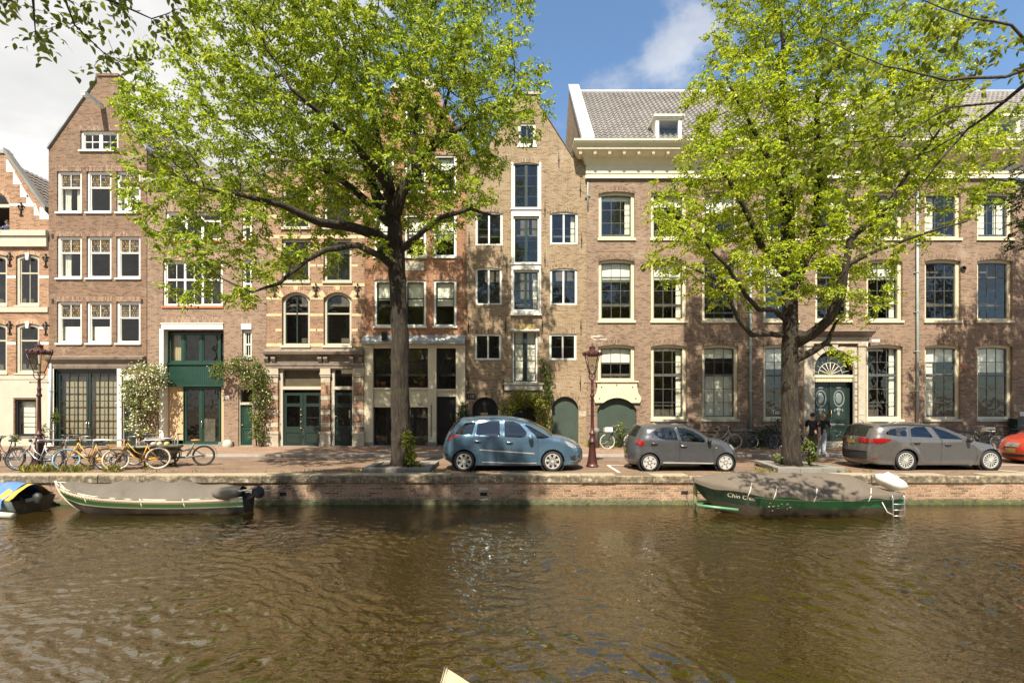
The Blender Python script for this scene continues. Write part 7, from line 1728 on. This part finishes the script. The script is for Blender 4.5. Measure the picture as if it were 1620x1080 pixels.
# ================================================================ LAMPS, RAILINGS, RACKS
M['oxblood'] = paint('oxblood_paint', (0.055,0.014,0.012), 0.42, 0.25, (0.25,0.12,0.10), 0.35)
m_, nt, b = mat('lantern_glass'); M['lglass'] = glass('lantern_pane', (0.86,0.85,0.78), 1.4, .001)
def street_lamp(label, loc):
    root = empty('street_lamp', label, 'street lamp', 'dark red street lamps on the quay'); mb = MB()
    mb.lathe([(.21,0),(.21,.05),(.18,.07),(.175,.12),(.14,.30),(.115,.55),(.105,.78),(.135,.80),(.14,.84),(.11,.88),(.09,.98),(.07,1.04),(.105,1.08),(.11,1.12),(.062,1.16),(.056,1.3),(.046,2.3),(.075,2.33),(.075,2.38),(.05,2.42),(.048,2.52),(.065,2.56),(.045,2.6),(.04,2.84),(.06,2.88),(.03,2.92),(.03,3.02)],(0,0,0),16); mb.build('pole', M['oxblood'], root)
    mb = MB(); mb.tube([(-.26,0,2.78),(.26,0,2.78)],.014,6); mb.ball((-.26,0,2.78),.025); mb.ball((.26,0,2.78),.025); mb.build('ladder_bar', M['oxblood'], root)
    mb = MB()
    for i in range(4): an = math.pi/4+i*math.pi/2; c, s_ = math.cos(an), math.sin(an); mb.tube([(.03*c,.03*s_,2.86),(.11*c,.11*s_,2.93),(.145*c,.145*s_,3.02),(.12*c,.12*s_,3.10)],.012,5); mb.tube([(.125*c,.125*s_,3.10),(.305*c,.305*s_,3.70)],.013,5)
    for z, r_ in ((3.10,.13),(3.70,.305)):
        q = [(r_*math.cos(math.pi/4+i*math.pi/2),r_*math.sin(math.pi/4+i*math.pi/2),z) for i in range(5)]; mb.tube(q,.018,5)
    ln = mb.build('lantern', M['oxblood'], root); mb = MB()
    for i in range(4):
        a, b_ = math.pi/4+i*math.pi/2, math.pi/4+(i+1)*math.pi/2; mb.quad((.122*math.cos(a),.122*math.sin(a),3.10),(.122*math.cos(b_),.122*math.sin(b_),3.10),(.30*math.cos(b_),.30*math.sin(b_),3.70),(.30*math.cos(a),.30*math.sin(a),3.70))
    mb.build('pane', M['lglass'], ln); mb = MB(); mb.lathe([(.05,3.05),(.05,3.14),(.03,3.16),(.035,3.22),(.045,3.34),(.02,3.38)],(0,0,0),10); mb.build('bulb', paint('lamp_burner',(0.25,0.22,0.18),.4,.1), ln)
    mb = MB(); mb.lathe([(.325,3.70),(.33,3.74),(.24,3.80),(.15,3.86),(.10,3.88),(.10,3.96),(.12,3.97),(.06,4.0),(.02,4.04),(.012,4.12)],(0,0,0),8,0,False)
    for i in range(12): an = 2*math.pi*i/12; mb.ball((.30*math.cos(an),.30*math.sin(an),3.775),(.035,.035,.055),6,5)
    mb.build('crown_roof', M['oxblood'], root); root.location = loc; return root
l1 = street_lamp('dark red cast iron street lamp between the blue car and the grey hatchback', (2.67,16.4,0))
l2 = copy_tree(l1); l2['label'] = 'dark red cast iron street lamp among the bicycles at the left'; l2.location = (P(62,742,15.9).x,15.9,0); l2.rotation_euler = (0,0,R(8))
def tubes(name, lst, r, m_, root=None): mb = MB(); [mb.tube(t, r, 8) for t in lst]; return mb.build(name, m_, root)
def rack(label, xa, xb, y, posts, lean=.0):
    root = empty('bike_rack', label, 'bike rack', 'galvanised bicycle railings'); tubes('top_rail', [[(xa,y,.93),(xb,y,.93)]], .027, M['steel'], root); tubes('lower_rail', [[(xa,y,.42),(xb,y,.42)]], .018, M['steel'], root)
    for x in posts: tubes('post', [[(x,y,0),(x,y,.88),(x+.05,y,.935)]], .027, M['steel'], root)
    rebase(root, ((xa+xb)/2,y,0))
rack('galvanised tube railing with orange bicycle leaning on it', fx(59,15.7), fx(205,15.7), 15.75, [fx(59,15.75),fx(104,15.75),fx(148,15.75)])
rack('short galvanised hoop behind the cargo bike', fx(229,16.6), fx(277,16.6), 16.6, [fx(229,16.6),fx(277,16.6)])
fen = empty('railing', 'low iron railing with granite posts before the wide brick building', 'railing')
for z in (.82,.46): tubes('rail', [[(fx(944,22.8),22.8,z),(fx(1262,22.8),22.8,z)],[(fx(1372,22.8),22.8,z),(fx(1720,22.8),22.8,z)]], .018, M['iron'], fen)
for px in (944,1060,1176,1262,1372,1490,1552,1640): mb = MB(); x = fx(px,22.8); mb.lathe([(.12,.05),(.11,.80),(.13,.82),(.13,.95),(.06,1.0)],(x,22.8,0),8); mb.build('granite_post', M['bluestone'], fen)
rebase(fen, (fx(1176,22.8),22.8,.08))
ub = empty('utility_box', 'dark green metal box standing against the wall at the right edge', 'box'); mb = MB(); mb.box(fx(1610,23.3),fx(1650,23.3),23.3,23.7,.08,fz(664,23.3)); mb.box(fx(1608,23.3),fx(1652,23.3),23.26,23.72,fz(664,23.3),fz(662,23.3)); mb.build('cabinet', M['grey_green'], ub); rebase(ub,(fx(1630,23.3),23.5,.08))
st_ = MB(); st_.ball((0,0,.10),(.24,.2,.26),10,7); o = tag(st_.build('guard_stone', M['creampale']), 'rounded white guard stone beside the green shop doors', 'guard stone'); o.location = (fx(359,23.3),23.35,.08)

# ================================================================ BICYCLES
def bike(label, px, d, yaw, fc, steer=0, tyre='rubber', front='none', hb='steel', z0=0.0, lean=4, saddle='plastic', basket=False, cat='bicycle', grp='bicycles parked on the quay', wheelr=.345, tyre2=None):
    root = empty('bicycle', label, cat, grp); r = wheelr; fm = M[fc]; wb = 1.08; hx = .80; fx_ = wb
    cs, sn = math.cos(R(steer)), math.sin(R(steer)); piv = .93
    def st(p): x = p[0]-piv; y = p[1]; return (piv+x*cs-y*sn, x*sn+y*cs, p[2])
    mb = MB(); bb = (.43,0,.30); seat = (.27,0,.80); head_t = (.80,0,.86); head_b = (.85,0,.62)
    mb.tube([bb,seat],.018,7); mb.tube([head_t,head_b],.020,7); mb.tube([head_b,(.62,0,.40),bb],.019,7); mb.tube([head_t,(.60,0,.58),(.40,0,.46)],.016,7)
    for y in (-.05,.05): mb.tube([(0,y,r),(.22,y*.6,.62),(.29,0,.74)],.010,5); mb.tube([(0,y,r),bb],.011,5)
    mb.build('frame', fm, root)
    def wh(cx, st_):
        w_ = MB(); w_.torus((cx,0,r),r-.022,.022,30,8); w_.torus((cx,0,r),r-.048,.010,30,5,1)
        if st_: w_.v = [st(p) for p in w_.v]
        o = w_.build('wheel', [M[(tyre2 or tyre) if not st_ else tyre],M['steel']], root); s_ = MB()
        for i in range(18):
            an = 2*math.pi*i/18; y = .03*(1 if i % 2 else -1); s_.tube([(cx,y,r),(cx+(r-.05)*math.cos(an),0,r+(r-.05)*math.sin(an))],.0022,3,0,False)
        s_.tube([(cx,-.05,r),(cx,.05,r)],.022,8)
        if st_: s_.v = [st(p) for p in s_.v]
        s_.build('spokes', M['steel'], o)
    wh(0,False); wh(fx_,True)
    mb = MB()
    for y in (-.05,.05): mb.tube([(fx_,y,r),(.90,y,.66),(.87,y*.5,.72)],.011,5)
    mb.tube([(.85,0,.62),(.79,0,.92),(.77,0,1.02)],.014,6); mb.v = [st(p) for p in mb.v]; mb.build('fork', fm, root)
    mb = MB(); mb.tube([(.50,-.29,1.03),(.66,-.27,1.06),(.78,-.12,1.05),(.80,0,1.03),(.78,.12,1.05),(.66,.27,1.06),(.50,.29,1.03)],.012,6); mb.v = [st(p) for p in mb.v]; h_ = mb.build('handlebar', M[hb], root)
    mb = MB(); [mb.tube([(.48,s_*.29,1.025),(.60,s_*.285,1.045)],.017,6) for s_ in (-1,1)]; mb.ball((.84,0,.93),(.05,.045,.05),8,6); mb.v = [st(p) for p in mb.v]; mb.build('grips', M['plastic'], h_)
    mb = MB(); mb.ball((.22,0,.90),(.14,.09,.035),10,6); mb.tube([(.26,0,.78),(.24,0,.90)],.014,6); mb.build('saddle', M[saddle], root)
    mb = MB(); mb.ring([(.43+.09*math.cos(a),.30+.09*math.sin(a)) for a in np.linspace(0,6.283,19)[:-1]],[(.43+.07*math.cos(a),.30+.07*math.sin(a)) for a in np.linspace(0,6.283,19)[:-1]],-.07,-.06); mb.tube([(.43,-.08,.30),(.43,.08,.30)],.02,6); mb.tube([(.43,-.08,.30),(.50,-.08,.15)],.01,5); mb.tube([(.43,.08,.30),(.36,.08,.45)],.01,5); mb.box(.45,.55,-.17,-.08,.135,.155); mb.box(.31,.41,.08,.17,.445,.465); mb.build('crank', M['plastic'], root)
    mb = MB()
    for cx, a0, a1, f in ((0,20,200,False),(fx_,30,150,True)):
        q = [(cx+(r+.03)*math.cos(R(a)),0,r+(r+.03)*math.sin(R(a))) for a in np.linspace(a0,a1,10)]
        rr = [[(x,y,z) for y in (-.03,0,.03)] for x,_,z in q]; b0 = len(mb.v); mb.grid(rr)
        if f: mb.v[b0:] = [st(p) for p in mb.v[b0:]]
    mb.box(-.02,.40,-.055,-.035,.27,.38); mb.build('mudguards', M['plastic'] if fc != 'bk_orange' else fm, root)
    mb = MB(); 
    for y in (-.06,.06): mb.tube([(.20,y,.72),(-.28,y,.72)],.008,5); mb.tube([(-.15,y,.72),(0,y,r)],.007,5)
    for x in (-.25,-.1,.05): mb.tube([(x,-.06,.72),(x,.06,.72)],.006,4)
    mb.build('rack', M['plastic'], root)
    if front == 'carrier':
        mb = MB(); z = .80
        mb.box(.86,1.32,-.22,.22,z,z+.03); mb.tube([(.88,-.2,z),(.88,-.2,z+.15),(.88,.2,z+.15),(.88,.2,z)],.012,6); mb.tube([(1.3,0,z),(1.08,0,r)],.012,6); mb.v = [st(p) for p in mb.v]; mb.build('front_carrier', fm, root)
    if front == 'basket':
        mb = MB(); mb.box(.88,1.2,-.2,.2,.78,.98); mb.v = [st(p) for p in mb.v]; mb.build('basket', M['curtain'], root)
    root.matrix_world = Matrix.Translation((fx(px,d),d,z0)) @ Matrix.Rotation(R(yaw),4,'Z') @ Matrix.Rotation(R(lean),4,'X') @ Matrix.Translation((-.54,0,0)); return root
M['bk_black'] = paint('bike_black',(0.02,0.02,0.022),.35,.2); M['bk_orange'] = paint('bike_orange',(0.50,0.26,0.03),.4,.1); M['bk_silver'] = paint('bike_silver',(0.50,0.50,0.50),.35,.1,metal=.5)
M['ty_blue'] = paint('pale_blue_tyre',(0.30,0.52,0.62),.6,.1); M['ty_cream'] = paint('cream_tyre',(0.55,0.48,0.36),.7,.1); M['lilac'] = paint('lilac_paint',(0.50,0.42,0.46),.4,.1); M['olive'] = paint('olive_box',(0.13,0.135,0.095),.5,.1); M['tan'] = paint('tan_leather',(0.40,0.20,0.05),.5,.15)
bike('black bicycle with a lilac handlebar cut off at the left edge', 4, 16.0, 168, 'bk_black', 25, hb='lilac')
bike('silver forked bicycle leaning beside the left lamp post', 57, 15.5, 176, 'bk_silver', 30)
bike('black bicycle behind the railing between lamp post and orange bicycle', 112, 16.3, 186, 'bk_black')
bike('orange bicycle with a pale blue front tyre', 136, 15.55, 188, 'bk_orange', 46, tyre='ty_blue', tyre2='rubber')
bike('orange bicycle with a front carrier and a cream front tyre', 217, 15.6, 206, 'bk_orange', 12, tyre='ty_cream', front='carrier')
bike('black bicycle with tall handlebar standing behind the cargo box', 240, 16.9, 190, 'bk_black')
zr_ = .084
bike('black bicycle with white tyres behind the right lamp post', 980, 22.1, 182, 'bk_black', tyre='hull_w', z0=zr_, grp='bicycles parked along the railing', front='basket')
bike('cream bicycle partly hidden by the grey hatchback bonnet', 1143, 22.2, 2, 'bk_cream', tyre='ty_cream', z0=zr_, grp='bicycles parked along the railing')
bike('black bicycle next to the downpipe left of the right elm', 1209, 22.2, 178, 'bk_black', 15, z0=zr_, grp='bicycles parked along the railing')
bike('black bicycle half hidden behind the right elm trunk', 1240, 22.5, 182, 'bk_black', z0=zr_, grp='bicycles parked along the railing')
bike('black bicycle standing above the bonnet of the estate car', 1556, 21.6, 160, 'bk_black', 30, z0=zr_, grp='bicycles parked along the railing')
bike('bicycle with a pale basket between the estate and the red car', 1588, 22.0, 150, 'bk_black', 10, z0=zr_, front='basket', grp='bicycles parked along the railing')
bike('black bicycle above the bonnet of the red car', 1622, 22.2, 182, 'bk_black', z0=zr_, grp='bicycles parked along the railing')
# cargo bicycle
cg = empty('cargo_bicycle', 'olive cargo bicycle with a deep black box and tan saddle', 'cargo bike'); r1, r2 = .26, .345
def tw(root, cx, r, t='rubber'):
    w_ = MB(); w_.torus((cx,0,r),r-.027,.027,30,8); w_.torus((cx,0,r),r-.058,.012,30,5,1); o = w_.build('wheel',[M[t],M['plastic']],root); s_ = MB()
    for i in range(16): an = 2*math.pi*i/16; s_.tube([(cx,.03*(1 if i%2 else -1),r),(cx+(r-.06)*math.cos(an),0,r+(r-.06)*math.sin(an))],.0028,3,0,False)
    s_.disc((cx,0,r),0,.06,-.04,.04,14); s_.build('spokes', M['steel'], o)
tw(cg,0,r2); tw(cg,2.36,r1)
mb = MB()
for i, (t, z, hx0, hx1, hy) in enumerate(((0,.24,.92,1.50,.19),(0,.40,.86,1.62,.25),(0,.60,.82,1.74,.31))): pass
lv = [(.24,.90,1.70,.19),(.44,.80,1.94,.26),(.68,.70,2.12,.33)]
vs = []; fs = []
for z, xa, xb, hy in lv:
    vs += [(xa,-hy,z),(xb-.12,-hy,z),(xb,-hy*.6,z),(xb,hy*.6,z),(xb-.12,hy,z),(xa,hy,z)]
for l in range(2): fs += [(l*6+i,l*6+(i+1)%6,(l+1)*6+(i+1)%6,(l+1)*6+i) for i in range(6)]
fs.append((5,4,3,2,1,0)); mb.add(vs,fs); bx_ = mb.build('cargo_box', paint('black_box',(0.035,0.03,0.026),.55,.2), cg)
mb = MB(); z, xa, xb, hy = lv[2]; q = [(xa,-hy,z),(xb-.12,-hy,z),(xb,-hy*.6,z),(xb,hy*.6,z),(xb-.12,hy,z),(xa,hy,z)]
mb.tube(q+[q[0]],.045,8); mb.box(xa,xb-.05,-hy+.02,hy-.02,z-.06,z-.03); mb.build('box_rim', M['olive'], bx_)
tubes('roll_bar', [[(.95,-.3,.70),(.97,-.28,.86),(1.05,-.26,.90),(1.75,-.2,.90),(1.85,-.2,.84),(1.90,-.2,.70)]], .018, M['steel'], bx_)
mb = MB(); mb.tube([(0,.05,r2),(.5,.03,.30),(.9,0,.30)],.03,8); mb.tube([(.50,0,.30),(.28,0,.78)],.032,8); mb.tube([(.38,0,.58),(.62,0,.52),(.80,0,.62)],.036,8); mb.tube([(0,-.05,r2),(.36,0,.62)],.018,6); mb.tube([(.80,0,.3),(.74,0,.98)],.024,7); mb.tube([(1.6,0,.28),(2.08,0,.40),(2.22,0,.64),(2.36,.06,r1)],.022,7); mb.tube([(2.22,0,.64),(2.36,-.06,r1)],.018,7); mb.build('frame', M['olive'], cg)
tubes('handlebar', [[(.62,-.32,1.10),(.72,-.22,1.09),(.76,0,1.06),(.72,.22,1.09),(.62,.32,1.10)],[(.74,0,.95),(.76,0,1.06)]], .013, M['plastic'], cg)
mb = MB(); mb.ball((.24,0,.86),(.15,.11,.04),10,6); mb.tube([(.29,0,.74),(.26,0,.86)],.016,6); mb.build('saddle', M['tan'], cg)
mb = MB(); q = [(.40*math.cos(R(a)),r2+.40*math.sin(R(a))) for a in np.linspace(-10,175,14)]; mb.grid([[(-x,y,z) for y in (-.035,0,.035)] for x,z in q]); mb.build('mudguard', M['plastic'], cg)
tubes('stand', [[(.9,-.15,.26),(.82,-.25,.02),(1.0,-.25,.02),(1.1,-.15,.25)]], .014, M['plastic'], cg)
for kx in (1.05,1.25,1.42): mb = MB(); mb.ball((kx,.05,.76),(.09,.09,.08),8,6); mb.build('load', M['gold'] if kx < 1.1 else M['stone'], bx_)
cg.matrix_world = Matrix.Translation((fx(322,16.75),16.75,0)) @ Matrix.Rotation(R(180+21),4,'Z') @ Matrix.Rotation(R(3),4,'X')

# ================================================================ PEOPLE
def skin(name, chains, m_, parent, sub=2):
    """chains: list of [(x,y,z,r)...]; a chain starting on an existing point joins it. One skinned surface."""
    bm = bmesh.new(); sl = bm.verts.layers.skin.verify(); idx = {}; first = None
    for ch in chains:
        prev = None
        for p in ch:
            key = tuple(round(c,4) for c in p[:3])
            if key not in idx:
                v = bm.verts.new(p[:3]); rr = p[3] if isinstance(p[3], tuple) else (p[3],p[3]); v[sl].radius = rr; idx[key] = v
                if first is None: first = v; v[sl].use_root = True
            v = idx[key]
            if prev is not None and prev != v and not bm.edges.get((prev,v)): bm.edges.new((prev,v))
            prev = v
    me = bpy.data.meshes.new(name); bm.to_mesh(me); bm.free(); o = bpy.data.objects.new(name, me); COL.objects.link(o)
    s_ = o.modifiers.new('s','SKIN'); s_.use_smooth_shade = True; u = o.modifiers.new('u','SUBSURF'); u.levels = sub; u.render_levels = sub
    dg = bpy.context.evaluated_depsgraph_get(); me2 = bpy.data.meshes.new_from_object(o.evaluated_get(dg)); bpy.data.objects.remove(o); bpy.data.meshes.remove(me)
    me2.materials.clear(); me2.materials.append(m_); o = bpy.data.objects.new(name, me2); COL.objects.link(o); o.parent = parent; return o
M['skin'] = paint('skin', (0.46,0.26,0.17), .55, .06); M['hair_d'] = paint('dark_hair',(0.02,0.015,0.012),.6,.3); M['hair_b'] = paint('blond_hair',(0.36,0.20,0.09),.6,.25)
M['cl_black'] = paint('black_cotton',(0.016,0.015,0.018),.9,.2); M['cl_olive'] = paint('olive_cotton',(0.10,0.085,0.045),.9,.2); M['cl_denim'] = paint('pale_denim',(0.42,0.46,0.52),.9,.12); M['cl_navy'] = paint('navy_knit',(0.03,0.04,0.09),.9,.2)
def person(label, h, loc, yaw, top_m, leg_m, hair_m, long_hair=False, hand_l=None, hand_r=None, look=0, lean=0.0, sleeve='short', stride=.08, paper=False, baggy=1.0):
    root = empty('person', label, 'person'); k = h/1.75
    sh_l, sh_r = (0,.19,1.42), (0,-.19,1.42); hl = hand_l or (.07,.235,.80); hr = hand_r or (.07,-.235,.80)
    def elbow(s_, t, out): m_ = [(a+b)/2 for a,b in zip(s_,t)]; return (m_[0]-.05, m_[1]+out, m_[2]-.02)
    el, er = elbow(sh_l,hl,.035), elbow(sh_r,hr,-.035)
    def lg(s_): f = stride*s_; return [(0,s_*.09,.92,.085),(f*.5+.02,s_*.10,.50,.058),(f-.02,s_*.105,.10,.040),(f+.02,s_*.11,.045,.036),(f+.17,s_*.12,.025,.03)]
    neck = (.0+lean*.02,0,1.50); hc = (.03+lean*.03,0,1.62)
    body = [[(0,0,.95,(.13,.11)),(0,0,1.12,(.125,.095)),(0,0,1.32,(.15,.10)),(0,0,1.43,(.11,.075)),neck+((.048,.05),),(.02,0,1.57,(.075,.085)),hc+((.082,.095),),(.02,0,1.70,(.07,.08))],
            [(0,0,.95,(.13,.11))]+lg(1), [(0,0,.95,(.13,.11))]+lg(-1),
            [(0,0,1.43,(.11,.075)),sh_l+(.055,),el+(.040,),hl+(.028,)],[(0,0,1.43,(.11,.075)),sh_r+(.055,),er+(.040,),hr+(.028,)]]
    for s_, hd, e_ in ((1,hl,el),(-1,hr,er)):
        d = Vector(hd)-Vector(e_); d.normalize(); sd = d.cross(Vector((0,1,0))); sd = sd.normalized() if sd.length > .1 else Vector((1,0,0)); palm = Vector(hd)+d*.06; body.append([hd+(.028,), tuple(palm)+((.022,.036),)])
        for i, (o, ln) in enumerate(((-.03,.062),(-.01,.075),(.01,.07),(.03,.055))):
            a = palm+sd*o+d*.035; q = a+d*ln*.5+Vector((.006,0,0)); body.append([tuple(palm)+((.022,.036),), tuple(a)+(.0105,), tuple(q)+(.009,), tuple(q+d*ln*.5+Vector((.012,-s_*.01,0)))+(.0075,)])
        body.append([tuple(palm)+((.022,.036),), tuple(Vector(hd)+d*.04+sd*.045)+(.011,), tuple(Vector(hd)+d*.085+sd*.062)+(.0085,)])
    skin('body', body, M['skin'], root, 2)
    mb = MB(); mb.ball((hc[0]+.098,0,hc[2]-.005),(.020,.016,.024),6,5); [mb.ball((hc[0],s_*.088,hc[2]),(.022,.014,.034),6,5) for s_ in (-1,1)]; mb.build('face', M['skin'], root)
    mb = MB(); [mb.ball((hc[0]+.080,s_*.033,hc[2]+.022),(.013,.014,.009),6,5) for s_ in (-1,1)]; mb.box(hc[0]+.078,hc[0]+.091,-.022,.022,hc[2]-.055,hc[2]-.047); mb.build('eyes', M['hair_d'], root)
    if long_hair: mb = MB(); mb.ball((hc[0]-.03,0,hc[2]+.025),(.105,.105,.125),12,9); mb.ball((hc[0]-.06,0,hc[2]-.10),(.07,.10,.15),12,8); mb.ball((hc[0]-.07,.02,hc[2]-.2),(.045,.06,.09),10,7)
    else: mb = MB(); mb.ball((hc[0]-.022,0,hc[2]+.045),(.100,.098,.088),12,8)
    mb.build('hair', hair_m, root)
    st = [[(0,0,.82,(.178*baggy,.135)),(0,0,.92,(.172*baggy,.132)),(0,0,1.10,(.150,.118)),(0,0,1.32,(.178,.132)),(0,0,1.43,(.155,.115)),(0,0,1.485,(.085,.085))]]
    for s_, e_, hd in ((sh_l,el,hl),(sh_r,er,hr)):
        c = [(0,0,1.43,(.155,.115)), s_+(.082,)]; v = Vector(s_).lerp(Vector(e_),.75); c.append(tuple(v)+(.066,))
        if sleeve == 'long': c += [e_+(.054,), tuple(Vector(e_).lerp(Vector(hd),.85))+(.042,)]
        st.append(c)
    skin('shirt', st, top_m, root, 2)
    tr = [[(0,0,1.0,(.155*baggy,.125)),(0,0,.90,(.16*baggy,.13))]]
    for s_ in (1,-1): f = stride*s_; tr.append([(0,0,.90,(.16*baggy,.13)),(.01,s_*.095,.78,.105*baggy),(f*.5+.02,s_*.10,.50,.082*baggy),(f-.02,s_*.105,.12,.070*baggy),(f-.015,s_*.105,.07,.066*baggy)])
    skin('trousers', tr, leg_m, root, 2)
    for s_ in (1,-1): f = stride*s_; mb = MB(); mb.ball((f+.06,s_*.113,.048),(.145,.055,.055),12,7); mb.box(f-.08,f+.20,s_*.113-.048,s_*.113+.048,0,.022); mb.build('shoe', M['hull_w'], root)
    if paper: mb = MB(); q = Vector(hr); mb.add([q+Vector((.02,-.12,.03)),q+Vector((.02,.10,.03)),q+Vector((.22,.10,.12)),q+Vector((.22,-.12,.12))],[(0,1,2,3)]); mb.build('paper', M['white'], root)
    root.location = loc; root.rotation_euler = (0,0,R(yaw)); root.scale = (k,k,k); return root
person('man in a black t-shirt and olive trousers seen from behind near the stone doorway', 1.76, (11.80,19.35,0), 38, M['cl_black'], M['cl_olive'], M['hair_d'], stride=.10, baggy=1.12)
person('woman in a black top and pale jeans holding a white paper near the doorway', 1.64, (12.42,19.75,.084), 30, M['cl_black'], M['cl_denim'], M['hair_b'], True, hand_r=(.36,-.16,1.20), hand_l=(.22,.24,1.02), sleeve='long', paper=True, stride=.06, lean=1)
person('person in a navy jumper leaning out of the arched gable window at the left edge', 1.72, (fx(-1,DF), DF+.42, fz(368,Y0)-.98), -80, M['cl_navy'], M['cl_navy'], M['hair_d'], hand_l=(.50,.16,1.03), hand_r=(.42,-.20,1.02), sleeve='long', lean=1)
# houses on the near bank, behind the viewer (seen only as reflections)
for i, (xa, xb, h_, gb) in enumerate(((-34,-22,12,1),(-22,-14,13.5,0),(-14,-7,12.5,1),(-7,1,14,0),(1,9,12.5,1),(9,16,13.5,0),(16,28,12,1))):
    nb = empty('row_house', ['wide','tall','narrow','tallest','plain','red','long'][i]+' brick row house on the near bank, '+['first','second','third','fourth','fifth','sixth','seventh'][i]+' from the left', 'house', 'row houses on the near bank'); y = -9.0-.05*i; ol = [(xa,0),(xb,0),(xb,h_)] + ([((xa+xb)/2,h_+3.2)] if gb else []) + [(xa,h_)]; mb = MB(); mb.prism(ol, y-9, y); mb.build('wall', M['br_near'], nb); n_ = int((xb-xa)/2.4)
    for rz in range(4):
        for c in range(n_):
            x = xa+(xb-xa)*(c+.5)/n_; z = .9+rz*3.1
            q = MB(); q.ring(rect(x-.6,x+.6,z,z+1.9),rect(x-.5,x+.5,z+.1,z+1.8),y-.02,y+.05); q.box(x-.5,x+.5,y-.01,y+.02,z+.1,z+1.8,1); q.build('window',[M['white'],M['carglass']],nb)
    rebase(nb, ((xa+xb)/2,y,0))
